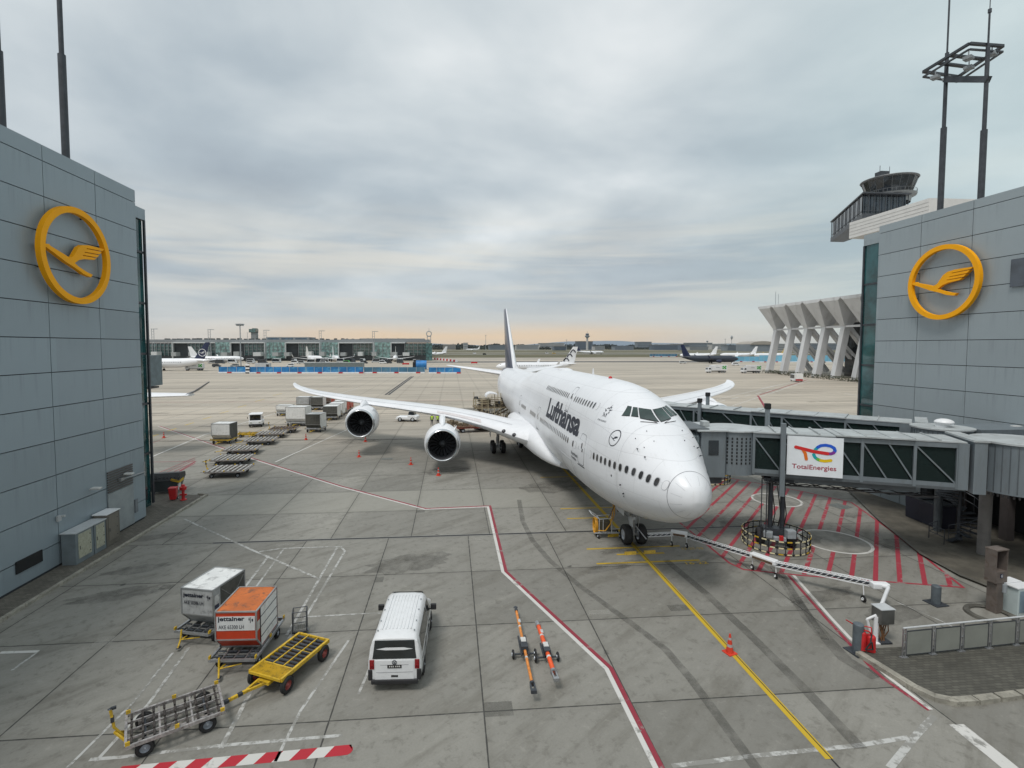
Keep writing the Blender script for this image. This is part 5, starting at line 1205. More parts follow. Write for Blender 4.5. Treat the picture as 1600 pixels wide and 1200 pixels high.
g = MB(); g.lathe([(58.0 + DZ, 6.6 * KS), (59.6 + DZ, 6.9 * KS), (60.2 + DZ, 8.3 * KS), (60.7 + DZ, 8.5 * KS), (60.9 + DZ, 7.2 * KS)], 'z', (cx_, cy_, 0), 48); g.build('walkway_ring', pm('tower_light', (.26, .28, .29), .5), tw, smooth=True)
g = MB(); g.lathe([(60.8 + DZ, 6.7 * KS), (65.6 + DZ, 8.6 * KS)], 'z', (cx_, cy_, 0), 20); g.build('cab_glazing', glass_mat('tower_glass2', (.015, .022, .030), .05), tw)
g = MB(); g.lathe([(65.5 + DZ, 8.7 * KS), (65.9 + DZ, 9.1 * KS), (66.1 + DZ, 9.0 * KS), (66.9 + DZ, 3), (67.0 + DZ, .1)], 'z', (cx_, cy_, 0), 40)
for k in range(20):
    q = 2 * math.pi * k / 20; g.tube([(cx_ + 6.75 * KS * math.cos(q), cy_ + 6.75 * KS * math.sin(q), 60.8 + DZ), (cx_ + 8.65 * KS * math.cos(q), cy_ + 8.65 * KS * math.sin(q), 65.6 + DZ)], .05, 5)
for k in range(40):
    q = 2 * math.pi * k / 40; g.cyl((cx_ + 8.4 * KS * math.cos(q), cy_ + 8.4 * KS * math.sin(q), 60.7 + DZ), (cx_ + 8.4 * KS * math.cos(q), cy_ + 8.4 * KS * math.sin(q), 61.8 + DZ), .04, n=4)
g.tube([(cx_ + 8.4 * KS * math.cos(2 * math.pi * k / 40), cy_ + 8.4 * KS * math.sin(2 * math.pi * k / 40), 61.8 + DZ) for k in range(41)], .05, 4)
g.build('cab_roof', pm('tower_roof_grey', (.16, .17, .18), .5), tw, smooth=True)
g = MB(); g.box((cx_ - 4.4, cy_ - 2, 68.6), (3, 2.4, 1.6)); g.tube([(cx_ - 5.2, cy_ - 2, 67), (cx_ - 5.2, cy_ - 2, 71.5)], .08); g.tube([(cx_, cy_, 68), (cx_, cy_, 72)], .07); g.tube([(cx_ + 5, cy_, 67.5), (cx_ + 5, cy_, 70)], .07); g.build('roof_antennas', DSTEEL, tw)
p = sub(QY(1444, 310, 135)); g = MB(); g.box((p.x, p.y, SZ1 + .8), (3.2, 3, 1.8)); g.box((p.x - 4, p.y + 4, SZ1 + .4), (2, 2, 1)); g.tube([(p.x + 1.5, p.y, 49), (p.x + 1.5, p.y, 54)], .08); g.tube([(p.x + .6, p.y, 52), (p.x + 2.4, p.y, 52)], .06); g.tube([(p.x + .6, p.y, 52), (p.x + .6, p.y, 53.5)], .06); g.tube([(p.x + 2.4, p.y, 52), (p.x + 2.4, p.y, 53.5)], .06); g.build('rooftop_plant', pm('plant_brown', (.2, .19, .18), .6), tw)
# ---------------------------------------------------------------- hall carried by white V-shaped pylons
WC = pm('white_concrete', (.60, .61, .62), .7, var=.1, scale=.15, dirt=(.40, .40, .40), dirtamt=.5, streak=True)
hall = thing('pylon_hall', 'large hall front carried by a row of white leaning concrete pylons with wide heads', 'hall', (150.5, 226, 0))
for k in range(8):
    y = -10.3 * k; kn = Vector((2.2, y, 20.2))
    g = MB(); g.rings([[Vector((-1.6 + dx * 1.0, y + dy * 1.1, 0)) for dx, dy in ((-1.3, -1), (1.3, -1), (1.3, 1), (-1.3, 1))], [kn + Vector((dx * 1.3, dy * 1.0, 0)) for dx, dy in ((-1, -1), (1, -1), (1, 1), (-1, 1))]])
    o = g.build('pylon', WC, hall)
    g = MB(); g.rings([[kn + Vector((dx, dy, dz_)) for dx, dy in ((x0, -yy), (x1, -yy), (x1, yy), (x0, yy))] for x0, x1, yy, dz_ in ((-1.5, 1.6, 1.1, 0), (-7.0, 7, 4.0, 9.6), (-7.0, 7, 4.9, 10.2), (-7.0, 7, 4.9, 10.8))]); g.build('head', WC, o)
    g = MB(); g.beam(kn + Vector((1, 0, -.6)), (kn.x + 17, y, 1.0), 2.0, 1.6); g.beam(kn + Vector((1, 0, -.3)), (kn.x + 12, y - 5, 5.0), .9, .9); g.build('strut', WC, o)
g = MB(); g.beam((1.5, 2, 20.0), (1.5, -82, 20.0), .8, .8); g.beam((5, 2, 22.5), (5, -82, 22.5), .3, .3); g.beam((6, -32, 24), (6, -82, 24), .5, .3); g.build('edge_beam', WC, hall)
g = MB(); g.box((26, -56, 11), (26, 56, 22)); g.build('hall_glazing', glass_mat('hall_glass', (.010, .014, .018), .12), hall)
g = MB(); g.box((36, -44, 26), (50, 90, 8)); g.build('hall_roof', WC, hall)
g = MB(); g.box((4.5, -64, 5.6), (9, 26, 6.0)); g.build('annex', pm('annex_grey', (.42, .43, .42), .6), hall)
g = MB(); g.box((8, -64, 1.2), (9, 30, 2.6)); g.build('annex_base', TD, hall)
g = MB(); g.tube([(2, 2, 30), (2, 2, 38)], .12, 5); g.build('roof_rod', GREYP, hall); g = MB(); g.tube([(-2, -6, 31), (-2, -6, 36)], .1, 5); g.build('roof_rod', GREYP, hall)
# hedge strip at the pylons' feet
def shrubmass(name, pts, h, wd, seed=1, col=(.05, .055, .03)):
    rng = random.Random(seed); g = MB()
    for (x0, y0), (x1, y1) in zip(pts, pts[1:]):
        L = math.hypot(x1 - x0, y1 - y0)
        for k in range(int(L * 26)):
            t = rng.random(); c = Vector((x0 + (x1 - x0) * t + rng.uniform(-wd, wd), y0 + (y1 - y0) * t + rng.uniform(-wd, wd), rng.random() ** .8 * h)); s = rng.uniform(.12, .3)
            a = Vector((rng.gauss(0, 1), rng.gauss(0, 1), rng.gauss(0, 1))).normalized(); b2 = a.orthogonal().normalized(); g.add([c - a * s, c + b2 * s, c + a * s, c - b2 * s], [(0, 1, 2, 3)])
    return g.build(name, pm('shrub_leaf', col, .8, var=.5, scale=.6), kind='stuff')
shrubmass('ground_shrubs', [(144, 222), (141, 190), (139, 160), (138, 150)], 1.5, 1.6)
# ---------------------------------------------------------------- ground equipment
def swheel(parent, c, r=.24, wd=.14, rimmat=None, axis='x'):
    g = MB(); wheel(g, (0, 0, 0), r, wd)
    M = Matrix.Translation(c) @ (Matrix.Rotation(math.pi / 2, 4, 'Z') if axis == 'y' else Matrix.Identity(4)); g.v = [M @ v for v in g.v]
    o = g.build('wheel', BLACK, parent, smooth=True); g = MB(); rim(g, (0, 0, 0), r, wd); g.v = [M @ v for v in g.v]; g.build('rim', rimmat or RIMM, o, smooth=True); return o
ULDW = pm('container_white', (.76, .76, .74), .45, .0, var=.08, scale=1.2, dirt=(.34, .33, .31), dirtamt=.35); ULDG = pm('container_grey', (.40, .41, .41), .45, .1, var=.2, scale=1.5, dirt=(.10, .10, .10), dirtamt=.5)
ULDT = pm('container_top', (.72, .73, .72), .5, var=.1, scale=1.3, dirt=(.16, .16, .16), dirtamt=.55)
ULDO = pm('container_orange', (.48, .042, .010), .5, var=.12, scale=1.4, dirt=(.30, .05, .02), dirtamt=.4); ULDOT = pm('container_orange_top', (.54, .14, .025), .55, var=.2, scale=1.0, dirt=(.10, .06, .04), dirtamt=.75)
CURT = pm('container_curtain', (.085, .085, .075), .7, var=.3, scale=3); FRAMEM = pm('alu_frame', (.40, .41, .41), .4, .6, var=.2)
def uld(mats, label, loc, rz, group, z0=.62, W=1.53, L=2.0, H=1.60, ch=.46, text=None, side='plain', name='cargo_container'):
    """local: x across (width of the text face), y along the length; contoured text face at y=0"""
    face, top, sidem = mats; t = thing(name, label, 'container', (loc[0], loc[1], z0), rz, group)
    prof = [(0, H), (0, .52), (ch, .0), (L, 0), (L, H)]
    g = MB(); g.cur = 0; n = len(prof)
    V = [(x, y, z) for x in (-W / 2, W / 2) for y, z in prof]; g.add(V, [(0, 1, 6, 5), (1, 2, 7, 6)]); g.cur = 2; g.add(V, [(3, 4, 9, 8), (4, 3, 2, 1, 0), (5, 6, 7, 8, 9), (2, 3, 8, 7)]); g.cur = 1; g.add(V, [(0, 5, 9, 4)])
    body = g.build('body', [face, top, sidem], t)
    g = MB()
    for x in (-W / 2, W / 2):
        for a, b_ in zip(prof, prof[1:] + prof[:1]): g.beam((x, *a), (x, *b_), .05, .05)
    for y, z in prof: g.beam((-W / 2, y, z), (W / 2, y, z), .05, .05)
    g.build('edge_frame', FRAMEM, t)
    for sx in (-1, 1):
        if side == 'slats':
            g = MB()
            for k in range(1, 4): g.box((sx * (W / 2 + .012), L * .58, H * k / 4), (.02, L * .80, .03))
            g.box((sx * (W / 2 + .012), L * .17, H / 2), (.02, .05, H * .95)); g.build('side_rails', DSTEEL, body)
            g = MB(); g.box((sx * (W / 2 + .008), L * .58, H * .5), (.01, L * .78, H * .92)); g.build('side_panel', ULDW, body)
            g = MB(); g.box((sx * (W / 2 + .016), L * .08, H * .62), (.006, .22, .35)); g.build('side_label', DWHITE, body)
        elif side == 'curtain':
            g = MB(); g.box((sx * (W / 2 + .008), L * .60, H * .5), (.015, L * .74, H * .92)); g.build('curtain', CURT, body)
            g = MB(); g.beam((sx * (W / 2 + .02), L * .25, H * .1), (sx * (W / 2 + .02), L * .95, H * .9), .02, .03); g.beam((sx * (W / 2 + .02), L * .25, H * .9), (sx * (W / 2 + .02), L * .95, H * .1), .02, .03); g.build('straps', pm('strap', (.2, .2, .19), .7), body)
            g = MB(); g.box((sx * (W / 2 + .012), L * .11, H * .70), (.006, .26, .38)); g.box((sx * (W / 2 + .012), L * .11, H * .40), (.006, .26, .22)); g.build('side_label', DWHITE, body)
            g = MB(); g.box((sx * (W / 2 + .018), L * .11, H * .52), (.006, .22, .16)); g.build('side_mark', NAVY, body)
    if text:
        l1, l2, col = text
        if col == 'plate': g = MB(); g.box((0, -.008, H * .72), (W * .94, .012, .55)); g.build('name_plate', pm('plate_grey', (.60, .61, .61), .5, var=.1), body)
        g = MB(); x0 = -W * .44
        lettering(g, l1, lambda u, v: (x0 + u, -.018, H * .75 + v), W * .66, .22, .03); lettering(g, l2, lambda u, v: (x0 + .03 + u, -.018, H * .59 + v), W * .62, .15, .008)
        g.build('lettering', INK, body)
        g = MB(); g.box((W * .36, -.02, H * .80), (.02, .005, .22)); g.box((W * .41, -.02, H * .80), (.05, .005, .10)); g.box((W * .33, -.02, H * .82), (.03, .005, .08)); g.build('small_marks', INK, body)
    return t
def dolly(label, loc, rz, group, L=2.9, W=1.75, zd=.55, colf=STEEL, colb=YELL, rollers=8, bar='down', name='container_dolly', rack=True, wheels=(.22, .13), cat='dolly', colr=None):
    """frame deck with rollers; local y along travel, tow bar at -y"""
    t = thing(name, label, cat, (loc[0], loc[1], 0), rz, group)
    g = MB()
    for x in (-W / 2, W / 2): g.beam((x, 0, zd), (x, L, zd), .07, .10)
    for x in (-W / 4, 0, W / 4): g.beam((x, 0, zd - .02), (x, L, zd - .02), .04, .06)
    for y in (0, L): g.beam((-W / 2, y, zd), (W / 2, y, zd), .07, .10)
    for k in range(1, 6): g.beam((-W / 2, L * k / 6, zd - .05), (W / 2, L * k / 6, zd - .05), .05, .05)
    g.beam((-W * .3, .3, zd - .16), (-W * .3, L - .3, zd - .16), .08, .12); g.beam((W * .3, .3, zd - .16), (W * .3, L - .3, zd - .16), .08, .12)
    g.build('frame', colf, t)
    if rollers:
        g = MB()
        for k in range(rollers):
            y = L * (k + .5) / rollers
            for x0, x1 in ((-W / 2 + .08, -W / 4 - .05), (-W / 4 + .05, -.05), (.05, W / 4 - .05), (W / 4 + .05, W / 2 - .08)): g.cyl((x0, y, zd + .03), (x1, y, zd + .03), .035 if L < 3.5 else .07, n=8)
        g.build('rollers', colr or (LGREY if colf is not YELL else DSTEEL), t)
    if L > 3.55: g = MB(); g.box((0, L / 2, zd - .09), (W - .1, L - .1, .02)); g.build('deck_sheet', RUST, t)
    if rack:
        g = MB()
        for x in (-W / 2, W / 2):
            for y in (.05, L / 2, L - .05): g.box((x, y, zd + .10), (.05, .12, .12))
        g.build('stops', colb, t)
    for y in (L * .18, L * .82): g = MB(); g.cyl((-W * .42, y, wheels[0]), (W * .42, y, wheels[0]), .035); g.box((0, y, (zd + wheels[0]) / 2), (W * .5, .10, zd - wheels[0] - .05)); g.build('axle', DSTEEL, t)
    for y in (L * .18, L * .82):
        for x in (-W * .43, W * .43): swheel(t, (x, y, wheels[0]), wheels[0], wheels[1])
    g = MB()
    if bar == 'down': pts = [(0, .05, zd - .2), (0, -.9, .28), (0, -1.25, .22)]
    elif bar == 'fold': pts = [(-W * .28, -.02, zd + .12), (-W * .26, -.12, .30), (-W * .18, -.42, .12)]
    elif bar == 'up': pts = [(0, .0, zd - .2), (0, -.28, zd + .25), (-.02, -.36, zd + .85)]
    else: pts = [(0, .0, zd - .18), (0, -1.9, .38)]
    g.tube(pts, .035, 8)
    if bar != 'up': g.tube([(-.3, .1, zd - .2), pts[1]], .025); g.tube([(.3, .1, zd - .2), pts[1]], .025)
    else:
        g.beam((-.28, .05, zd - .2), (0, -.28, zd + .1), .05, .06); g.beam((.28, .05, zd - .2), (0, -.28, zd + .1), .05, .06); g.beam(pts[1], pts[2], .10, .07)
    o = g.build('tow_bar', colb, t)
    g = MB(); e = Vector(pts[-1]); g.lathe([(-.02, .035), (.0, .07), (.02, .035)], 'z', e, 12, True); g.box(e + Vector((0, .08, 0)), (.08, .14, .07)); g.build('tow_eye', DSTEEL, o)
    if bar == 'up': g = MB(); g.box(Vector(pts[1]).lerp(Vector(pts[2]), .45), (.115, .09, .16)); g.build('grip_band', DSTEEL, o)
    return t
# grey container front left
a, b_ = G(282, 920, 2.2), G(333, 923, 2.2); c = G(380, 888, 2.2); ang = math.atan2((b_ - a).y, (b_ - a).x)
mid = (a + b_) / 2; back = Vector((-math.sin(ang), math.cos(ang), 0))
rzA = math.atan2(-(G(340, 885, 2.2) - a).x, (G(340, 885, 2.2) - a).y)
uld((ULDG, ULDT, ULDG), 'grey cargo container with jettainer lettering on the dolly left of the orange one', (mid.x, mid.y), rzA, 'airline cargo containers', text=('jettainer', 'AKE 50386 LH', 'none'), side='curtain', W=1.47)
dv = Vector((-math.sin(rzA), math.cos(rzA), 0))
dolly('scuffed steel dolly carrying the grey container', mid - dv * .35, rzA, 'container dollies near the van', L=2.9, W=1.6, colb=YELL, bar='fold', colr=DSTEEL)
a, b_ = G(336, 957, 2.2), G(400, 957, 2.2); mid = (a + b_) / 2; rzB = math.atan2(-(G(375, 917, 2.2) - a).x, (G(375, 917, 2.2) - a).y)
uld((ULDO, ULDOT, ULDO), 'orange cargo container with jettainer plate and white ribbed side', (mid.x, mid.y), rzB, 'airline cargo containers', text=('jettainer', 'AKE 65300 LH', 'plate'), side='slats', W=1.53)
dv = Vector((-math.sin(rzB), math.cos(rzB), 0))
dolly('dirty steel dolly with red corner stops carrying the orange container', mid - dv * .35, rzB, 'container dollies near the van', L=2.9, W=1.7, colb=YELL, bar='fold', colr=DSTEEL)
# yellow flat trailer
a, b_, c, d_ = G(387.5, 1049, .62), G(441, 1062.5, .62), G(516, 1000, .62), G(466, 989, .62); mid = (a + b_) / 2; dv = ((c + d_) / 2 - mid); L = dv.length; dv.normalize(); rz = math.atan2(-dv.x, dv.y)
t = thing('flat_trailer', 'yellow flatbed trailer with a ribbed front plate and long open roller bed', 'trailer', (mid.x, mid.y, 0), rz)
W = 1.42
g = MB(); zd = .6
for x in (-W / 2, W / 2): g.beam((x, 0, zd), (x, L, zd), .09, .13)
for x in (-W / 6, W / 6): g.beam((x, L * .24, zd + .03), (x, L, zd + .03), .045, .05)
for y in (0, L * .24, L * .62, L): g.beam((-W / 2, y, zd), (W / 2, y, zd), .07, .09)
for x in (-W * .22, W * .22): g.beam((x, .2, zd - .18), (x, L - .2, zd - .18), .09, .15)
g.build('frame', YELL, t)
g = MB(); g.box((0, L * .12, zd + .03), (W - .1, L * .23, .03))
for k in range(26): g.box((-W / 2 + .08 + k * (W - .16) / 25, L * .12, zd + .055), (.018, L * .22, .02))
g.build('front_plate', YELL, t)
g = MB()
for k in range(9): y = L * (.29 + .08 * k); [g.cyl((x0, y, zd + .01), (x1, y, zd + .01), .05, n=8) for x0, x1 in ((-W / 2 + .07, -W / 6 - .04), (-W / 6 + .04, W / 6 - .04), (W / 6 + .04, W / 2 - .07))]
g.build('rollers', DSTEEL, t)
g = MB(); g.box((0, L * .62, zd - .07), (W - .12, L * .7, .02)); g.build('belly_sheet', RUST, t)
RR = pm('red_rim', (.30, .06, .05), .5)
for y in (L * .1, L * .86):
    g = MB(); g.cyl((-W / 2, y, .30), (W / 2, y, .30), .05); g.box((0, y, .4), (W * .6, .16, .12)); g.build('axle', DSTEEL, t)
    for x in (-W * .52, W * .52): swheel(t, (x, y, .30), .30, .16, RR)
tw2 = G(352, 1097, .32); tl = Matrix.Rotation(-rz, 3, 'Z') @ (Vector((tw2.x, tw2.y, 0)) - Vector((mid.x, mid.y, 0)))
g = MB(); g.beam((-.28, .3, .42), (tl.x * .45 - .04, tl.y * .45, .38), .07, .08); g.beam((.28, .3, .42), (tl.x * .45 + .04, tl.y * .45, .38), .07, .08); g.beam((-.15, -.05, .43), (.15, -.05, .43), .1, .06); g.beam((tl.x * .4, tl.y * .4, .38), (tl.x, tl.y, .32), .10, .09); g.box((0, .05, .42), (.5, .3, .1)); o = g.build('tow_bar', YELL, t)
g = MB(); g.beam((tl.x * .58, tl.y * .58, .365), (tl.x * .7, tl.y * .7, .35), .115, .105); g.beam((tl.x * .92, tl.y * .92, .33), (tl.x * 1.08, tl.y * 1.08, .31), .12, .1); g.lathe([(-.02, .05), (0, .09), (.02, .05)], 'z', (tl.x * 1.1, tl.y * 1.1, .31), 12, True); g.build('tow_eye', DSTEEL, o)
# bare steel dolly, lower left
a, b_, c, d_ = G(191, 1172, .52), G(349, 1112, .52), G(342, 1070, .52), G(202, 1116, .52); mid = (a + d_) / 2; end = (b_ + c) / 2; dv = (end - mid); L = dv.length; dv.normalize(); rz = math.atan2(-dv.x, dv.y)
DSM = pm('worn_steel_frame', (.40, .38, .37), .5, .4, var=.3, scale=5, dirt=(.10, .06, .045), dirtamt=.7)
dolly('empty steel roller dolly with black side rails, its yellow and black tow bar raised', (mid.x, mid.y), rz, None, L=L, W=1.6, zd=.52, colf=DSM, colb=YELL, bar='up', wheels=(.25, .16), name='roller_dolly', rollers=9, colr=pm('rusty_roller', (.07, .06, .055), .6, .3, var=.4, scale=6))
# wire mesh trolley
p = G(469, 988); t = thing('mesh_trolley', 'small dark wire mesh trolley standing behind the yellow trailer', 'trolley', p, .2)
g = MB()
for x in (-.28, .28):
    for y in (-.22, .22): g.cyl((x, y, .08), (x, y, 1.0), .022, n=6)
for z in (.15, .55, 1.0):
    for s in (-1, 1): g.cyl((-.28, s * .22, z), (.28, s * .22, z), .018, n=6); g.cyl((s * .28, -.22, z), (s * .28, .22, z), .018, n=6)
g.build('frame', DSTEEL, t)
g = MB()
for s in (-1, 1):
    for k in range(7): x = -.24 + .08 * k; g.cyl((x, s * .22, .15), (x, s * .22, 1.0), .007, n=4)
    for k in range(5): y = -.18 + .09 * k; g.cyl((s * .28, y, .15), (s * .28, y, 1.0), .007, n=4)
g.build('mesh', STEEL, t)
g = MB(); g.box((0, 0, .2), (.52, .4, .05)); g.box((.05, -.02, .32), (.3, .25, .2)); g.build('load', pm('rag_grey', (.3, .3, .28), .9), t)
for x in (-.25, .25): swheel(t, (x, 0, .08), .08, .04)
# ---- van
rl_, rr__ = G(586, 990, 1.97), G(650, 988, 1.97); fl_, frr = G(607, 928, 1.97), G(663, 927, 1.97)
mid = (rl_ + rr__) / 2; fm_ = (fl_ + frr) / 2; dv = fm_ - mid; rz = math.atan2(-dv.x, dv.y)
van = thing('van', 'white delivery van with ribbed roof seen from behind, parked on the apron', 'van', (mid.x, mid.y, 0), rz)
VW = pm('van_white', (.72, .73, .74), .3, var=.03, coat=.5, dirt=(.5, .5, .48), dirtamt=.2); VB = pm('van_black_trim', (.02, .02, .022), .55)
VST = [ # y, bottom z, belt z, roof z, half w bottom, half w belt, half w roof
 (-.30, .42, 1.05, 1.14, .82, .86, .80), (-.275, .36, 1.10, 1.55, .90, .93, .80), (-.225, .33, 1.12, 1.88, .92, .95, .77), (-.10, .31, 1.12, 1.955, .93, .955, .745), (.25, .28, 1.12, 1.98, .94, .96, .73), (1.2, .26, 1.12, 1.99, .945, .962, .73), (2.4, .26, 1.12, 1.985, .945, .962, .73), (2.95, .27, 1.12, 1.96, .945, .96, .73), (3.15, .28, 1.11, 1.90, .94, .955, .71),
 (3.75, .30, 1.10, 1.40, .93, .94, .70), (3.95, .31, 1.06, 1.20, .92, .92, .72), (4.35, .33, .98, 1.06, .89, .88, .68), (4.58, .38, .86, .92, .80, .78, .60), (4.62, .45, .72, .76, .70, .68, .5)]
def vring(st):
    y, zb, zm, zr, wb, wm, wr = st; pts = [(-wb * .9, zb), (-wb, zb + .14), (-wm - .0, (zb + zm) / 2 + .08), (-wm + .01, zm), (-(wm * .35 + wr * .65) - .03, zm + (zr - zm) * .62), (-wr - .03, zr - .10 * min(1, (zr - zm) * 3)), (-wr + .09, zr - .012), (-wr * .4, zr + .012)]
    return [Vector((x, y, z)) for x, z in pts] + [Vector((-x, y, z)) for x, z in pts[::-1]]
g = MB(); g.rings([vring(s) for s in VST]); bdy = g.build('body', VW, van, smooth=True)
def vpt(y, f, sx, off=.012):
    """side point: f 0 at belt, 1 at roof edge"""
    k = [s[0] for s in VST]; zm, zr, wm, wr = (cubic(k, [s[i] for s in VST], y) for i in (2, 3, 5, 6))
    a = Vector((wm - .01, 0, zm)); b2 = Vector((wm * .35 + wr * .65 + .03, 0, zm + (zr - zm) * .62)); c2 = Vector((wr + .03, 0, zr - .1))
    p = a.lerp(b2, f / .7) if f < .7 else b2.lerp(c2, (f - .7) / .3); return Vector((sx * (p.x + off), y, p.z))
def vquad(mb, y0, y1, f0, f1, sx, y0t=None, y1t=None, n=5):
    y0t = y0 if y0t is None else y0t; y1t = y1 if y1t is None else y1t; P = []
    for i in range(n + 1):
        for j in range(n + 1):
            v = j / n; a = y0 + (y0t - y0) * v; b2 = y1 + (y1t - y1) * v; P.append(vpt(a + (b2 - a) * i / n, f0 + (f1 - f0) * v, sx))
    mb.add(P, [(i * (n + 1) + j, (i + 1) * (n + 1) + j, (i + 1) * (n + 1) + j + 1, i * (n + 1) + j + 1) for i in range(n) for j in range(n)])
VG = glass_mat('van_glass', (.012, .016, .018), .05)
for sx in (-1, 1):
    g = MB(); vquad(g, .12, 2.28, .10, .80, sx, .22, 2.28); g.build('side_window', VG, bdy)
    g = MB(); vquad(g, 2.40, 3.42, .06, .80, sx, 2.40, 2.98); g.build('door_window', VG, bdy)
    g = MB()
    for y in (1.2, 2.34): g.box((sx * .966, y, .78), (.012, .012, .75))
    g.box((sx * .97, 1.2, .98), (.012, 2.3, .02)); g.build('door_gap', VB, bdy)
    g = MB(); [g.box((sx * .985, y, 1.02), (.03, .16, .035)) for y in (2.15, 2.62)]; g.build('door_handle', VB, bdy)
    g = MB(); g.box((sx * 1.10, 3.18, 1.26), (.24, .12, .24)); g.box((sx * .98, 3.2, 1.16), (.14, .06, .05)); g.build('mirror', VB, van, bevel=.04)
    for y in (.72, 3.72): swheel(van, (sx * .86, y, .33), .33, .22)
    g = MB(); [g.cyl((sx * .80, y, .36), (sx * .952, y, .36), .385, n=24) for y in (.72, 3.72)]; g.build('wheel_arch', VB, van)
    g = MB(); g.box((sx * .80, -.275, 1.00), (.17, .10, .34)); g.box((sx * .86, -.20, 1.0), (.10, .16, .34)); tl_ = g.build('tail_light', pm('tail_red', (.26, .010, .014), .15, var=.3, scale=9), van, bevel=.02)
    g = MB(); g.box((sx * .80, -.33, .93), (.12, .012, .05)); g.build('lens', pm('lens_dark', (.16, .0, .005), .2), tl_)
    g = MB(); g.box((sx * .86, -.21, .62), (.16, .24, .40)); g.build('bumper_corner', VB, van, bevel=.04)
g = MB(); q = [(-.70, -.300, 1.24), (.70, -.300, 1.24), (.70, -.285, 1.24), (.64, -.165, 1.80), (-.64, -.165, 1.80), (-.70, -.285, 1.24)]
P = [Vector((-.78, -.285, 1.20)), Vector((.78, -.285, 1.20)), Vector((.70, -.225, 1.84)), Vector((-.70, -.225, 1.84))]; P = [p + Vector((0, -.022, .0)) for p in P]; g.add(P + [p + Vector((0, .05, 0)) for p in P], [(0, 1, 2, 3), (4, 5, 6, 7), (0, 1, 5, 4), (1, 2, 6, 5), (2, 3, 7, 6), (3, 0, 4, 7)])
g.build('rear_window', VG, van, bevel=.01)
g = MB(); g.box((0, -.29, .80), (1.40, .05, .74)); tg = g.build('tailgate', VW, van, bevel=.03)
g = MB(); g.box((0, -.30, .38), (1.66, .14, .16)); g.build('bumper', VB, van, bevel=.03)
g = MB(); g.box((0, -.322, .93), (.50, .012, .12)); g.box((0, -.322, .58), (.24, .012, .06)); g.build('number_plate', pm('plate_black', (.02, .02, .02), .4), tg)
g = MB(); [g.box((x, -.332, .935), (.04, .006, .05)) for x in (-.17, -.1, -.04, .05, .12, .18)]; g.build('plate_characters', DWHITE, tg)
g = MB(); g.lathe([(-.322, .085), (-.334, .085), (-.334, .07), (-.326, .07)], 'y', (0, 0, 1.08), 24); g.beam((-.05, -.33, 1.125), (-.0, -.33, 1.075), .012, .012); g.beam((.05, -.33, 1.125), (0, -.33, 1.075), .012, .012); g.beam((-.045, -.33, 1.06), (-.02, -.33, 1.02), .012, .012); g.beam((-.02, -.33, 1.02), (0, -.33, 1.06), .012, .012); g.beam((0, -.33, 1.06), (.02, -.33, 1.02), .012, .012); g.beam((.02, -.33, 1.02), (.045, -.33, 1.06), .012, .012); g.build('badge', DSTEEL, tg)
g = MB(); g.box((0, -.318, .99), (1.0, .008, .012)); g.box((0, -.318, .72), (1.3, .008, .012)); g.build('crease', pm('crease_shade', (.3, .3, .31), .5), tg)
g = MB()
for k in range(9): g.box((-.52 + .13 * k, 1.5, 2.003), (.045, 2.55, .018))
g.build('roof_ribs', VW, bdy, bevel=.006)
g = MB()
for y in (.15, .8, 1.6, 2.4):
    for sx in (-1, 1): g.cyl((sx * .66, y, 1.97), (sx * .66, y, 2.01), .025, n=8)
g.build('roof_fixings', GREYP, bdy)
g = MB(); P = [Vector((-.66, 3.72, 1.42)), Vector((.66, 3.72, 1.42)), Vector((.64, 3.19, 1.88)), Vector((-.64, 3.19, 1.88))]; P = [p + Vector((0, .04, .02)) for p in P]; g.poly(P); g.build('windscreen', VG, van)
# ---- tow bars
def towbar(label, p0, p1, r, mat_, headcol):
    a, b_ = Vector((p0.x, p0.y, 0)), Vector((p1.x, p1.y, 0)); d = b_ - a; L = d.length; rz = math.atan2(-d.x, d.y)
    t = thing('aircraft_tow_bar', label, 'tow bar', a, rz, 'aircraft tow bars'); z = .42
    g = MB(); g.cyl((0, .35, z), (0, L * .42, z), r, n=20); g.cyl((0, L * .58, z), (0, L - .25, z), r * 1.04, n=20)
    tb = g.build('tube', mat_, t, smooth=True)
    g = MB(); [g.cyl((0, y, z), (0, y + w_, z), r * 1.08, n=20) for y, w_ in ((L * .33, .10), (L * .72, .10))]; g.build('white_band', DWHITE, tb)
    g = MB(); g.cyl((0, .35, z), (0, .45, z), r * 1.6, n=16); g.box((-.07, .2, z), (.05, .34, .1)); g.box((.07, .2, z), (.05, .34, .1)); g.box((0, .0, z), (.2, .12, .12)); g.cyl((0, L - .25, z), (0, L - .08, z), r * 1.35, n=16); g.cyl((0, L - .08, z), (0, L + .06, z), r * .8, n=12); g.lathe([(-.03, .06), (0, .10), (.03, .06)], 'z', (0, L + .12, z), 16, True); g.build('coupling', headcol, t)
    g = MB(); g.box((0, L * .48, z + .05), (.26, .5, .16)); g.cyl((-.42, L * .46, .17), (.42, L * .46, .17), .035); g.beam((0, L * .46, .2), (0, L * .5, z), .12, .1); g.cyl((-.14, L * .4, z - .1), (-.14, L * .62, z - .05), .04); g.cyl((.14, L * .4, z - .1), (.14, L * .62, z - .05), .04); g.build('carriage', DSTEEL, t, bevel=.01)
    for x in (-.44, .44): swheel(t, (x, L * .46, .17), .17, .08)
    g = MB(); g.box((r * .5, L * .80, z + r * .9), (.10, .24, .03)); g.build('data_plate', LGREY, tb)
    g = MB(); g.box((0, L * .52, z + .14), (.2, .3, .02)); g.build('label_plate', DWHITE, t)
    return t
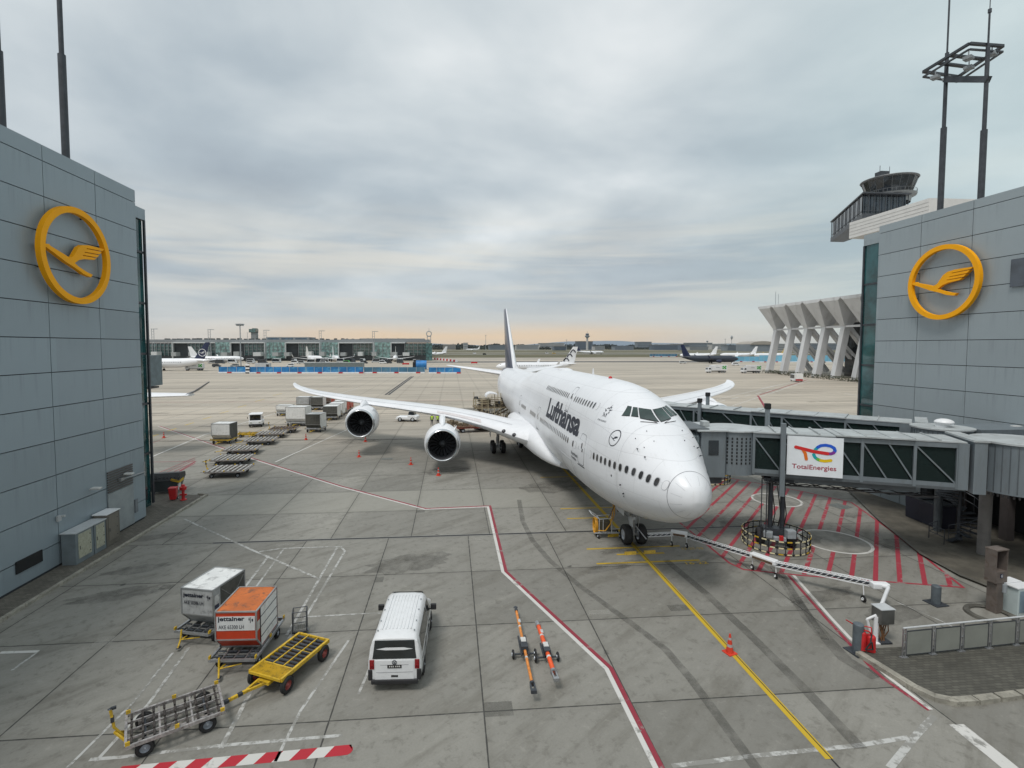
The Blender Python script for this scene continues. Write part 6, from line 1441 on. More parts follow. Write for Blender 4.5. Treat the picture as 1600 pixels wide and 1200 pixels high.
towbar('slim yellow-orange aircraft tow bar, left one of the pair lying by the van', G(834, 1083, .35), G(806, 950, .45), .055, pm('amber_paint', (.72, .26, .05), .5, var=.25, scale=5, dirt=(.3, .08, .03), dirtamt=.6), DSTEEL)
towbar('thick red-orange aircraft tow bar, right one of the pair next to the painted line', G(869, 1064, .35), G(840, 973, .45), .085, pm('vermilion_paint', (.78, .10, .02), .4, var=.1), STEEL)
# ---- cones
def cone_make(label, p, group='traffic cones'):
    t = thing('traffic_cone', label, 'traffic cone', p, .3, group)
    g = MB(); g.lathe([(.04, .15), (.27, .11)], 'z', (0, 0, 0), 20); g.lathe([(.38, .093), (.55, .068)], 'z', (0, 0, 0), 20); g.lathe([(.64, .054), (.78, .032), (.80, .0)], 'z', (0, 0, 0), 20); o = g.build('cone_body', pm('cone_red', (.60, .045, .02), .5, var=.1), t, smooth=True)
    g = MB(); g.lathe([(.27, .11), (.38, .093)], 'z', (0, 0, 0), 20); g.lathe([(.55, .068), (.64, .054)], 'z', (0, 0, 0), 20); g.build('reflective_band', pm('band_grey', (.36, .34, .34), .4), o, smooth=True)
    g = MB(); g.box((0, 0, .02), (.42, .42, .04)); g.build('base', pm('cone_red'  , (.6, .045, .02)), t, bevel=.01); return t
cn = cone_make('red traffic cone standing on the yellow centre line in the foreground', G(1140, 1020))
for x, y, lb_ in ((561, 714, 'red traffic cone left of the outer engine'), (642, 726, 'red traffic cone between the two visible engines'), (685, 743, 'red traffic cone in front of the inner engine'), (571, 690, 'red traffic cone below the outer engine, half hidden by it'), (478, 687, 'red traffic cone near the parked containers'), (256, 684, 'red traffic cone alone at the left beside the white line')):
    dup(cn, G(x, y), random.uniform(0, 1.5), lb_)
# ---- ground power stand with yellow cable beside the nose wheel
p = G(945, 838); t = thing('ground_power_cart', 'yellow cable reel cart with tubular frame beside the nose wheels', 'power cart', p, -.05)
g = MB(); 
for y in (-.35, .35): g.tube([(-.75, y, .35), (1.2, y, .35)], .035); g.tube([(-.45, y, .35), (-.45, y, 1.25), (-.95, y, 1.6)], .03); g.tube([(.35, y, .35), (.35, y, 1.3)], .03)
g.tube([(-.95, -.35, 1.6), (-.95, .35, 1.6)], .035); g.tube([(-.45, -.35, 1.25), (.35, -.35, 1.3), (.35, .35, 1.3), (-.45, .35, 1.25), (-.45, -.35, 1.25)], .028); g.tube([(-.2, -.35, .4), (-.2, -.35, 1.25)], .025); g.build('frame', LGREY, t)
g = MB(); g.box((-.05, 0, .75), (.7, .55, .6)); g.build('cabinet', pm('cart_dark', (.08, .07, .045), .6), t, bevel=.03)
g = MB()
for k in range(9):
    rad = .42 - .008 * k; g.tube([(-.62 + .018 * k - .07, rad * math.cos(2 * math.pi * i / 20), .75 + .5 * math.sin(2 * math.pi * i / 20)) for i in range(21)], .028, 6)
g.tube([(-.6, -.3, .5), (-.1, -.5, .55), (.25, -.45, 1.0), (.5, -.2, 1.9), (.55, .2, 2.3)], .035, 8); g.tube([(-.6, .3, .5), (.4, .2, .6), (.65, .1, 1.4), (.68, .2, 2.3)], .03, 8)
g.build('cable', pm('cable_orange', (.66, .32, .02), .5, var=.25, scale=8), t)
g = MB(); g.tube([(.15, -.3, 1.3), (.6, -.2, 2.2), (.85, .0, 1.6)], .03); g.build('hook', RUST, t)
for x, y in ((-.5, -.35), (-.5, .35), (.9, -.35), (.9, .35)): swheel(t, (x, y, .16), .16, .08)
g = MB()
for dx in (-.42, .42):
    for dy in (-.78, .70):
        pass
# chocks at the nose wheels
for i, (x, y) in enumerate(((985, 866), (1015, 864), (958, 838))):
    pp = G(x, y); t = thing('wheel_chock', ['yellow wheel chock left in front of the nose wheels', 'yellow wheel chock right in front of the nose wheels', 'yellow wheel chock beside the cable cart'][i], 'chock', pp, R(3), 'wheel chocks')
    g = MB(); g.prism([(-.09, 0), (.09, 0), (.03, .16), (-.03, .16)], -.35, .35, lambda a, b2, h: (h, a, b2)); g.build('wedge', YELL, t); g = MB(); g.cyl((-.37, 0, .09), (.37, 0, .09), .015); g.build('rope_bar', DSTEEL, t)
# ---- pre-conditioned air arm
t = thing('air_supply_arm', 'long white articulated lattice arm on castors reaching from a post to the nose wheels', 'supply arm', G(1368, 1003))
L0 = Vector(t.location)
def rel(x, y, z): return G(x, y, z) - L0
J = [rel(1012, 836, .75), rel(1052, 834, .75), rel(1070, 836, .78), rel(1178, 869, .80), rel(1209, 880, .80), rel(1364, 912, .88), rel(1388, 918, 1.0)]
def truss(a, b_, wd, ht, nd):
    g = MB(); d = (b_ - a).normalized(); n = Vector((-d.y, d.x, 0)) * wd / 2
    for s in (-1, 1):
        for z in (-ht / 2, ht / 2): g.beam(a + n * s + Vector((0, 0, z)), b_ + n * s + Vector((0, 0, z)), .035, .035)
    L = (b_ - a).length; k = int(L / nd)
    for i in range(k):
        p, q = a.lerp(b_, i / k), a.lerp(b_, (i + 1) / k)
        for z in (-ht / 2, ht / 2): g.beam(p + n + Vector((0, 0, z)), q - n + Vector((0, 0, z)), .022, .022); g.beam(p + n + Vector((0, 0, z)), p - n + Vector((0, 0, z)), .022, .022)
        for s in (-1, 1): g.beam(p + n * s + Vector((0, 0, -ht / 2)), q + n * s + Vector((0, 0, ht / 2)), .022, .022)
    return g
truss(J[0], J[1], .20, .16, .3).build('arm_section', WHITE, t); truss(J[2], J[3], .22, .20, .26).build('arm_section', WHITE, t); truss(J[4], J[5], .24, .22, .24).build('arm_section', WHITE, t)
g = MB(); 
for a, b_ in ((J[0], J[1]), (J[2], J[3]), (J[4], J[5])): g.cyl(a + Vector((0, 0, -.02)), b_ + Vector((0, 0, -.02)), .065, n=10)
g.build('hose', DSTEEL, t)
for a, b_ in ((J[1], J[2]), (J[3], J[4])):
    g = MB(); g.box((a + b_) / 2 + Vector((0, 0, .06)), ((b_ - a).length + .3, .42, .26), math.atan2((b_ - a).y, (b_ - a).x)); j_ = g.build('joint', WHITE, t, bevel=.05)
    g = MB(); g.box((a + b_) / 2 + Vector((0, -.03, .03)), ((b_ - a).length, .44, .12), math.atan2((b_ - a).y, (b_ - a).x)); g.build('cables', RUST, j_)
    for e in (a - (b_ - a).normalized() * .1, b_ + (b_ - a).normalized() * .1):
        g = MB(); g.tube([e + Vector((0, 0, 0)), e + Vector((0, -.05, -.45)) ], .025); g.build('castor_leg', WHITE, j_)
        swheel(t, (e.x, e.y - .05, e.z - .62), .15, .06, WHITE)
g = MB(); e = J[5] + Vector((-.5, 0, 0)); g.tube([e, e + Vector((0, -.05, -.5))], .025); g.build('castor_leg', WHITE, t); swheel(t, (e.x, e.y - .05, e.z - .70), .16, .06, WHITE)
top = Vector((-.02, .05, 1.75)); g = MB(); g.cyl((0, 0, 0), (0, 0, 1.1), .09, n=12); g.cyl((-.12, .1, .25), (-.28, .15, .9), .05); g.cyl((-.28, .15, .9), (0, 0, 1.15), .05); g.cyl((0, 0, 1.05), J[6], .075, n=12); g.cyl(J[6], J[5], .10, n=12); g.box((0, 0, .02), (.5, .4, .04)); g.build('mast', WHITE, t, smooth=True)
g = MB(); g.box(J[5].lerp(J[6], .45) + Vector((0, 0, .0)), (.75, .36, .28), -.2); jj = g.build('elbow', WHITE, t, bevel=.05)
bx = G(1382, 1003, 0) - L0
g = MB(); g.box((.30, .02, 1.15), (.60, .5, .62)); bo = g.build('control_box', pm('box_steel', (.16, .16, .15), .45, .5, var=.2), t, bevel=.02)
g = MB(); g.box((.30, .02, 1.475), (.64, .54, .03)); g.build('box_lid', LGREY, bo)
g = MB(); rng = random.Random(4)
for k in range(8): x = .12 + .05 * k; g.tube([(x, .0 + rng.uniform(-.12, .12), .85), (x + rng.uniform(-.1, .1), rng.uniform(-.15, .1), .45), (.28 + rng.uniform(-.1, .1), rng.uniform(-.1, .1), .03)], .022, 6)
g.build('cable_bundle', pm('cable_brown', (.22, .11, .05), .6, var=.4, scale=9), t); g = MB(); g.box((.30, 0, .04), (.5, .45, .07)); g.build('foot', DSTEEL, t)
# ---- bollards
def bollard(label, p, h, r=.19):
    t = thing('bollard', label, 'bollard', p, .1, 'grey bollards'); g = MB(); g.cyl((0, 0, .03), (0, 0, h), r, n=24); g.lathe([(h, r), (h + .03, r * .9), (h + .04, .01)], 'z', (0, 0, 0), 24); g.build('post', pm('bollard_grey', (.10, .12, .135), .5, var=.2, scale=3), t, smooth=True)
    g = MB(); g.box((0, 0, .02), (.7, .7, .04)); g.build('base_plate', DSTEEL, t)
bollard('dark grey steel bollard next to the red extinguisher cart', G(1340, 1019), 1.15); bollard('dark grey steel bollard at the tip of the red hatched zone', G(1462, 943), .85)
# ---- red extinguisher cart
p = G(1352, 1022); t = thing('fire_extinguisher_cart', 'red wheeled fire extinguisher cart beside a grey bollard', 'fire extinguisher', p, -.3)
g = MB(); g.cyl((-.12, 0, .18), (-.12, .02, .85), .14, n=18); g.ball((-.12, .02, .85), .14, 14, 8, (1, 1, .6)); g.cyl((.18, 0, .16), (.18, .02, .72), .17, n=18); g.ball((.18, .02, .72), .17, 14, 8, (1, 1, .6)); g.build('cylinder', RED, t, smooth=True)
g = MB(); g.tube([(-.28, .15, .3), (-.35, .25, 1.05), (-.62, .25, 1.2)], .022); g.tube([(.3, .15, .3), (.28, .22, 1.0), (-.35, .25, 1.05)], .022); g.tube([(-.12, 0, .98), (.02, -.15, 1.02), (.18, 0, .86)], .03); g.build('handle', RED, t)
g = MB(); g.tube([(.18, -.05, .85), (.05, -.25, .6), (-.1, -.22, .3), (.15, -.24, .35), (.1, -.25, .65)], .028); g.box((-.12, 0, 1.0), (.1, .1, .1)); g.build('hose', BLACK, t)
for x in (-.28, .34): swheel(t, (x, .12, .14), .14, .06)
g = MB(); g.box((.45, -.1, .05), (.1, .08, .08)); g.build('reflector', DWHITE, t)
# ---- glass fence
a = G(1412, 1028, .13); b_ = G(1588, 1009, .13); d = (b_ - a); d.z = 0; stp = d.length / 4; dn = d.normalized()
t = thing('railing', 'steel railing with frosted glass panels along the paved island at the right', 'railing', (a.x, a.y, .15), math.atan2(dn.y, dn.x))
FROST = pm('frosted_glass', (.235, .245, .22), .35, var=.12, scale=.9)
for k in range(7):
    g = MB(); 
    for s in (-.06, .06): g.box((k * stp + s, 0, .58), (.035, .05, 1.16))
    g.box((k * stp, 0, .015), (.3, .12, .03)); [g.box((k * stp, 0, z), (.12, .04, .03)) for z in (.25, .6, .95)]; g.build('post', STEEL, t)
    if k < 6:
        g = MB(); x0, x1 = k * stp + .11, (k + 1) * stp - .11; g.box(((x0 + x1) / 2, 0, .57), (x1 - x0, .025, .92)); pn = g.build('glass_panel', FROST, t)
        g = MB(); [g.box(((x0 + x1) / 2, 0, z), (x1 - x0 + .04, .035, .03)) for z in (.10, 1.04)]; [g.box((x, 0, .57), (.02, .035, .94)) for x in (x0 - .01, x1 + .01)]; g.build('panel_frame', DSTEEL, pn)
g = MB(); g.cyl((-.08, 0, 1.18), (6 * stp + .1, 0, 1.18), .035, n=10); g.build('top_rail', LGREY, t)
g = MB(); g.box((2.05 * 1.0, .12, .62), (.36, .02, .85)); 
# ---- service post & cabinets at the right
p = G(1553, 955); t = thing('service_post', 'brown steel service post with a recessed display box on top', 'service post', p, .15)
BRN = pm('brown_steel', (.15, .125, .11), .55, .1, var=.2, dirt=(.08, .05, .03), dirtamt=.5)
g = MB(); g.box((0, 0, .75), (.42, .42, 1.5)); g.build('column', BRN, t, bevel=.02)
g = MB(); z0, z1 = 1.45, 2.95
g.box((0, .2, (z0 + z1) / 2), (.72, .05, z1 - z0)); g.box((-.34, 0, (z0 + z1) / 2), (.05, .44, z1 - z0)); g.box((.34, 0, (z0 + z1) / 2), (.05, .44, z1 - z0)); g.box((0, 0, z1 + .02), (.76, .48, .05)); g.box((0, -.02, z0 + .26), (.70, .42, .52)); g.build('display_box', BRN, t)
g = MB(); g.box((0, .12, 2.45), (.6, .03, .85)); g.build('recess', pm('recess_dark', (.05, .035, .03), .6), t)
g = MB(); g.box((-.02, -.24, 1.78), (.16, .012, .18)); o = g.build('sign', NAVY, t); g = MB(); lettering(g, 'G', lambda u, v: (-.07 + u, -.25, 1.72 + v), .1, .12, .02); g.build('lettering', WHITE, o)
g = MB(); g.cyl((.16, -.26, 1.0), (.16, -.26, 1.38), .09, n=14); g.build('canister', GREYP, t)
p = G(1592, 962); t = thing('equipment_cabinet', 'white metal cabinet with a two-part lid behind the railing', 'cabinet', (p.x + .3, p.y + .5, 0), .1)
g = MB(); g.box((0, 0, .62), (.95, 1.0, 1.24)); g.build('body', pm('cabinet_mint', (.52, .60, .60), .45, var=.08), t, bevel=.02); g = MB(); g.box((-.02, -.27, 1.28), (1.05, .5, .06)); g.box((-.02, .27, 1.28), (1.05, .5, .06)); g.build('lid', WHITE, t, bevel=.01); g = MB(); g.box((0, -.51, .65), (.8, .01, 1.0)); g.build('door', pm('cabinet_door', (.22, .30, .36), .5), t)
t = thing('planter', 'brown tub with a white rim in front of the mint cabinet', 'planter', (p.x + .75, p.y - .55, 0), .1); g = MB(); g.box((0, 0, .35), (1.0, .7, .7)); g.build('tub', BRN, t, bevel=.02); g = MB(); [g.box((0, s * .34, .72), (1.04, .05, .04)) for s in (-1, 1)]; [g.box((s * .5, 0, .72), (.05, .66, .04)) for s in (-1, 1)]; g.build('rim', WHITE, t)
g = MB(); c_ = G(1548, 962); g.lathe([(.004, .95), (.10, .92), (.12, .75), (.06, .70)], 'z', (c_.x, c_.y, 0), 28); tag(g.build('round_kerb', pm('dark_kerb'  , (.1, .095, .08)), smooth=True), 'low dark round kerb ring around the brown service post', 'kerb ring')
# ---- electrical cabinets on the left pavement
a, b_ = QX(105, 884, -21.3), QX(176, 845, -21.3); ys = a.y; 
for i, (f0, f1, h, col, lbl) in enumerate(((0, .38, 1.75, ULDW, 'weathered cream-doored electrical cabinet, nearest of the wall row'), (.39, .66, 1.75, ULDW, 'weathered cream-doored electrical cabinet, middle of the wall row'), (.67, 1.0, 1.95, BRN, 'brown electrical cabinet with a white lid, last of the wall row'))):
    y0, y1 = a.y + (b_.y - a.y) * f0, a.y + (b_.y - a.y) * f1; t = thing('electrical_cabinet', lbl, 'cabinet', (-21.2, (y0 + y1) / 2, .13), 0, 'cabinets on the left pavement')
    g = MB(); g.box((0, 0, h / 2), (.75, y1 - y0 - .02, h)); g.build('housing', pm('cabinet_blue_grey', (.16, .19, .205), .5) if i < 2 else pm('cabinet_brown', (.13, .12, .10), .5), t, bevel=.015)
    g = MB(); g.box((0, 0, h + .03), (.85, y1 - y0 + .04, .05)); g.build('lid', LGREY if i < 2 else WHITE, t)
    g = MB(); g.box((.385, 0, h * .55), (.02, (y1 - y0) * .7, h * .78)); dd2 = g.build('door', pm('cabinet_cream', (.40, .40, .31), .6, var=.15, scale=5, dirt=(.16, .16, .12), dirtamt=.6) if i < 2 else pm('cabinet_brown2', (.17, .155, .13), .5), t)
    g = MB(); g.box((.40, -(y1 - y0) * .28, h * .5), (.02, .04, .2)); g.build('handle', DSTEEL, dd2)
    for z in (.25, .5, .8): g = MB(); g.box((.40, (y1 - y0) * .28, h * z), (.02, .05, .05)); g.build('hinge', DSTEEL, dd2)
# ---- dumpster, red bin, hydrant
p = G(238, 779); t = thing('dumpster', 'dark wheeled dumpster with a sloping black lid and yellow stripe by the left building corner', 'dumpster', (p.x + .25, p.y + 1.8, 0), R(12))
g = MB(); g.rings([[Vector((x, y, .25)) for x, y in ((-1.0, -.7), (.85, -.7), (.85, .7), (-1.0, .7))], [Vector((x, y, 1.15)) for x, y in ((-1.2, -.85), (1.1, -.85), (1.1, .85), (-1.2, .85))]]); g.build('tub', pm('dumpster_dark', (.055, .065, .07), .55), t)
g = MB(); g.prism([(-.95, 1.15), (.95, 1.15), (.8, 1.55), (-.6, 1.75)], -1.22, 1.12, lambda y, z, h: (h, y, z)); lid = g.build('lid', pm('lid_black', (.03, .033, .036), .5), t)
g = MB(); [g.box((-1.1 + .27 * k, -.80, 1.42), (.03, .45, .1)) for k in range(9)]; g.build('lid_ribs', pm('lid_black', (.03, .033, .036)), lid)
g = MB(); g.beam((.5, -.92, 1.25), (1.12, -.92, 1.05), .03, .2); g.box((1.12, -.3, 1.05), (.04, 1.1, .22)); g.build('warning_stripe', YELL, t); g = MB(); g.box((1.0, -.5, .62), (.06, .6, .55)); g.build('side_panel', DWHITE, t)
for x in (-.8, .7):
    for y in (-.55, .55): swheel(t, (x, y, .13), .13, .07)
p = G(271, 781, .13); t = thing('waste_bin', 'red wheeled waste bin on the left pavement beside the hydrant', 'bin', p, .2)
g = MB(); g.box((0, 0, .50), (.42, .45, .86), tap=(1.3, 1.25)); g.build('tub', RED, t, bevel=.03); g = MB(); g.box((0, 0, .97), (.60, .62, .07)); g.build('lid', RED, t, bevel=.02)
for x in (-.22, .22): swheel(t, (x, .2, .1), .1, .05)
p = G(286.5, 781, .13); t = thing('hydrant', 'red hydrant pillar with a flared head on the left pavement', 'hydrant', p)
g = MB(); g.lathe([(0, .24), (.06, .24), (.08, .12), (.55, .10), (.75, .11), (.82, .24), (1.05, .26), (1.10, .14), (1.22, .13), (1.26, .03)], 'z', (0, 0, 0), 24, True); g.build('pillar', RED, t, smooth=True); g = MB(); [g.cyl((s * .1, 0, .42), (s * .26, 0, .42), .07, n=12) for s in (-1, 1)]; g.build('outlet', RED, t, smooth=True)
# ---- container park in the middle distance
CG2 = 'containers in the equipment park'
def park(px, py, w_, h_, L, mats, label, rz=0, side='plain', dl=True, z0=.62, dcol=STEEL):
    p = G(px, py); t = uld(mats, label, (p.x, p.y), rz, CG2, z0=z0, W=w_, L=L, H=h_, side=side)
    if dl: dolly('low dolly under the ' + label.split(',')[0].replace('parked ', ''), p - Vector((0, .2, 0)), rz, 'dollies in the equipment park', L=L + .5, W=w_ + .1, colf=dcol, colb=YELL, bar='down')
    return t
WM = (ULDW, ULDT, ULDW); GM = (ULDG, ULDT, ULDG); CM = (CURT, ULDT, ULDW); BM = (pm('container_brown', (.12, .08, .06), .6), ULDG, ULDO)
park(345, 694, 2.3, 1.95, 1.9, (ULDW, ULDT, CURT), 'white box container on a yellow trailer, apart from the others', -.08, dcol=YELL)
q = G(372, 683); dolly('low yellow flat trailer coupled behind the white box container', q, -1.5, None, L=2.6, W=1.2, colf=YELL, colb=YELL, zd=.5, name='flat_trailer', rollers=4)
park(489, 676, 2.1, 2.0, 2.4, (CURT, ULDW, ULDW), 'square container with an olive front, nearest of the park', -.12)
park(462, 666, 3.1, 2.35, 2.2, WM, 'tall wide white container left of the olive one', -.15, side='plain')
park(443, 650, 2.6, 1.25, 1.6, WM, 'low white luggage container at the left end of the park', -.1)
park(473, 641, 2.4, 1.9, 1.9, GM, 'grey container behind the wide white one', -.08, dcol=YELL)
park(495, 641, 2.4, 1.9, 1.9, CM, 'dark-fronted white container, second of the back row', -.08)
park(508, 636, 2.4, 2.0, 2.4, BM, 'brown and orange container at the back of the park', -.1)
rowp = [(516, 657), (526, 650.5), (535, 645), (543, 640)]
rl = [G(x, y) for x, y in rowp]; rzr = math.atan2(-(rl[3] - rl[0]).x, (rl[3] - rl[0]).y)
for i, (p, mt_, lb2) in enumerate(zip(rl, (CM, WM, (ULDW, ULDT, ULDO), (ULDO, ULDT, ULDO)), ('white container with a dark door, first of the four-box train', 'plain white container, second of the four-box train', 'white container with an orange side, third of the train', 'orange and white container, last of the four-box train'))):
    d0 = Vector((-math.sin(rzr), math.cos(rzr), 0)); pp = rl[0] + d0 * (i * 3.9)
    u_ = uld(mt_, lb2, (pp.x, pp.y), rzr, CG2, W=2.3, L=2.7, H=1.75, z0=.6)
    dolly('low dolly carrying the ' + lb2.split(',')[0], pp - d0 * .3, rzr, 'dollies in the equipment park', L=3.4, W=2.3, bar='down')
# rows of empty roller dollies
DR = [((352, 741), 0, 'nearest'), ((358, 722), 1, 'second'), ((374, 706), 2, 'third'), ((403, 691), 3, 'fourth'), ((421, 680), 4, 'fifth'), ((441, 672), 5, 'farthest')]
d0 = None
for (x, y), i, nm in DR:
    p = G(x, y + 5); lbl = ['empty roller dolly with rusty yellow rollers, nearest of the parked row', 'empty roller dolly, second from the near end of the parked row', 'empty roller dolly, third from the near end of the parked row', 'empty roller dolly, fourth from the near end of the parked row', 'empty roller dolly, fifth from the near end of the parked row', 'empty brownish roller dolly, farthest of the parked row'][i]
    ln = 3.6
    if i in (0, 1, 5) : dd_ = dolly(lbl, p + Vector((-ln / 2, .9, 0)), -math.pi / 2 + R(2), 'empty roller dollies in a row', L=ln, W=2.7, zd=.60, colf=DSM, colb=YELL, rollers=8, colr=pm('roller_white', (.62, .61, .58), .4, .2, var=.2, scale=5) if i != 5 else RUST, bar='up' if i != 1 else 'down', name='roller_dolly')
    else: dup(dd_, p + Vector((-ln / 2, .9, 0)), -math.pi / 2 + R(2 + i), lbl)
    if i == 1: d0 = dd_
# small white apron tractor
p = G(399, 668); t = thing('baggage_tractor', 'white apron tractor with a roofed cab heading towards the camera', 'tractor', p, R(14))
g = MB(); g.prism([(0, .35), (0, 1.0), (.12, 1.05), (1.4, 1.05), (1.45, .8), (3.6, .8), (3.6, .35)], -.9, .9, lambda y, z, h: (h, y, z)); g.build('body', WHITE, t, bevel=.05)
g = MB(); g.box((0, .85, 1.98), (1.9, 1.7, .1)); g.box((0, 2.2, 1.95), (1.7, 1.3, .05)); g.build('roof', WHITE, t, bevel=.03)
g = MB(); [g.beam((sx * .82, y, 1.0), (sx * .82, y2, 1.95), .08, .08) for sx in (-1, 1) for y, y2 in ((.1, .2), (1.4, 1.4))]; g.build('pillar', WHITE, t)
g = MB(); g.box((0, .75, 1.45), (1.5, 1.1, .85)); g.build('cab_glazing', GLASSD, t)
g = MB(); g.box((0, -.02, .42), (1.8, .1, .2)); g.build('bumper', BLACK, t)
for sx in (-1, 1):
    g = MB(); g.box((sx * .6, -.02, .75), (.25, .05, .15)); g.build('headlight', pm('lamp_lens', (.5, .5, .45), .2), t); g = MB(); g.box((sx * 1.08, .2, 1.5), (.08, .12, .28)); g.build('mirror', BLACK, t)
    for y in (.6, 2.9): swheel(t, (sx * .8, y, .32), .32, .2)
g = MB(); g.box((0, 2.5, 1.05), (1.3, 1.6, .45)); g.build('load_box', pm('box_dull', (.28, .26, .24), .6), t)
# ---- people in yellow vests
def person(label, p, rz, legs, arms):
    t = thing('person', label, 'person', p, rz, 'ramp workers'); me = bpy.data.meshes.new('figure')
    J = {'pel': (0, 0, .95), 'bel': (0, 0, 1.12), 'che': (0, .01, 1.36), 'nec': (0, .0, 1.53), 'hea': (0, -.02, 1.66), 'top': (0, -.02, 1.76)}
    R_ = {'pel': .15, 'bel': .145, 'che': .155, 'nec': .06, 'hea': .095, 'top': .07}
    E = [('pel', 'bel'), ('bel', 'che'), ('che', 'nec'), ('nec', 'hea'), ('hea', 'top')]
    for i, s in enumerate((-1, 1)):
        f = legs[i]; J.update({f'h{s}': (s * .1, 0, .9), f'k{s}': (s * .11, -.03 + f * .12, .5), f'a{s}': (s * .12, f * .3, .09), f't{s}': (s * .13, f * .3 - .16, .05)}); R_.update({f'h{s}': .095, f'k{s}': .065, f'a{s}': .05, f't{s}': .045}); E += [('pel', f'h{s}'), (f'h{s}', f'k{s}'), (f'k{s}', f'a{s}'), (f'a{s}', f't{s}')]
        q = arms[i]; J.update({f's{s}': (s * .21, 0, 1.44), f'e{s}': (s * .27, q * .1, 1.17), f'w{s}': (s * .25, -q * .22, .95 + q * .15), f'f{s}': (s * .24, -q * .3, .87 + q * .18)}); R_.update({f's{s}': .065, f'e{s}': .05, f'w{s}': .038, f'f{s}': .03}); E += [('che', f's{s}'), (f's{s}', f'e{s}'), (f'e{s}', f'w{s}'), (f'w{s}', f'f{s}')]
    ks = list(J); me.from_pydata([J[k] for k in ks], [(ks.index(a), ks.index(b2)) for a, b2 in E], []); o = bpy.data.objects.new('body', me); COL.objects.link(o)
    md_ = o.modifiers.new('skin', 'SKIN'); md_.use_smooth_shade = True; sv = me.skin_vertices[0].data
    for i, k in enumerate(ks): sv[i].radius = (R_[k] * (1.25 if k in ('pel', 'bel', 'che') else 1), R_[k]); sv[i].use_root = (k == 'pel')
    ss = o.modifiers.new('sub', 'SUBSURF'); ss.levels = 1; ss.render_levels = 2
    me.materials.append(pm('work_clothes', (.025, .03, .045), .8)); o.parent = t
    g = MB(); g.lathe([(.98, .20), (1.1, .205), (1.3, .215), (1.44, .20), (1.50, .10)], 'z', (0, 0, 0), 20); g.v = [Vector((v.x * 1.12, v.y * .92, v.z)) for v in g.v]; vst = g.build('safety_vest', pm('hi_vis', (.55, .80, .03), .6), t, smooth=True)
    g = MB(); [g.lathe([(z, .214), (z + .05, .216)], 'z', (0, 0, 0), 20) for z in (1.08, 1.22)]; g.v = [Vector((v.x * 1.13, v.y * .94, v.z)) for v in g.v]; g.build('reflective_band', LGREY, vst)
    g = MB(); g.ball((0, -.04, 1.66), .088, 14, 10, (.85, 1, 1.15)); hd = g.build('face', pm('skin', (.45, .27, .19), .6), t, smooth=True)
    g = MB(); g.ball((0, -.015, 1.70), .10, 14, 10, (.9, 1.0, 1.0)); g.build('hair', pm('hair_dark', (.03, .02, .015), .8), t, smooth=True)
person('ramp worker in a yellow vest under the wing, left one of two', G(675, 665), R(200), (.3, -.3), (.3, -.1)); person('ramp worker in a yellow vest under the wing, right one of two', G(684, 665), R(150), (-.2, .25), (.2, .5))
# ---- tug beside them
p = G(672, 660); t = thing('tow_tug', 'low white tug parked behind the two ramp workers', 'tug', (p.x - 2.0, p.y + 1.5, 0), R(78))
g = MB(); g.prism([(0, .35), (0, .9), (.5, 1.05), (1.5, 1.1), (1.6, .8), (3.4, .8), (3.6, .35)], -.95, .95, lambda y, z, h: (h, y, z)); g.build('body', WHITE, t, bevel=.08); g = MB(); g.box((0, 1.0, 1.35), (1.4, 1.0, .55), tap=(.85, .8)); g.build('cab_glazing', GLASSD, t, bevel=.03); g = MB(); g.box((0, 1.0, 1.66), (1.3, .9, .06)); g.build('cab_roof', WHITE, t)
for sx in (-1, 1):
    for y in (.7, 2.8): swheel(t, (sx * .85, y, .38), .38, .24)
# ---- high loader at the aft hold
t = thing('cargo_loader', 'brown-framed scissor cargo loader raised at the open aft hold door', 'cargo loader', (PLX - 5.1, PLY + 53.0, 0), R(4)); LM = pm('loader_tan', (.20, .155, .10), .6, var=.3, scale=3, dirt=(.06, .045, .03), dirtamt=.6)
g = MB(); g.box((0, 0, .55), (6.2, 2.6, .5)); g.build('chassis', DSTEEL, t)
for y in (-1.1, 1.1):
    g = MB(); g.beam((-2.6, y, .8), (2.4, y, 3.1), .12, .2); g.beam((-2.6, y, 3.1), (2.4, y, .8), .12, .2); g.build('scissor_arm', LM, t)
g = MB(); g.box((0, 0, 3.25), (6.0, 2.7, .22)); 
for k in range(12): g.cyl((-2.7 + .48 * k, -1.2, 3.42), (-2.7 + .48 * k, 1.2, 3.42), .06, n=8)
g.build('platform', LM, t)
g = MB()
for y in (-1.35, 1.35):
    for z in (3.9, 4.45): g.tube([(-2.9, y, z), (2.4, y, z)], .045)
    for k in range(7): g.cyl((-2.9 + .88 * k, y, 3.3), (-2.9 + .88 * k, y, 4.45), .04, n=6)
g.build('guard_rail', pm('rail_tan', (.42, .36, .24), .5), t)
g = MB(); g.box((2.5, -.9, 4.2), (.8, .7, 1.2)); g.box((-1.2, .3, 3.95), (1.5, 1.4, .9)); g.box((.8, -.2, 3.8), (1.2, 1.0, .6)); g.build('operator_stand', LM, t, bevel=.04)
g = MB(); rng = random.Random(12); nx = [-2.8 + .92 * i for i in range(7)]
for y in (-1.38, 1.3):
    for a, x in enumerate(nx):
        zt = 3.4 + rng.choice((.9, 1.4, 2.0)); g.beam((x, y, .9), (x, y, zt), .09, .09)
        if a: 
            for z in (1.0, 2.1, 3.2, 4.2): g.beam((nx[a - 1], y, z), (x, y, z), .07, .07) if z < 3.3 or rng.random() < .8 else None
            if rng.random() < .7: g.beam((nx[a - 1], y, rng.choice((1.0, 2.1))), (x, y, 3.2), .07, .07)
for x in nx[::2]: g.beam((x, -1.38, 3.2), (x, 1.3, 3.2), .07, .07)
g.build('pipework', pm('rail_tan', (.42, .36, .24)), t)
g = MB(); rng = random.Random(13)
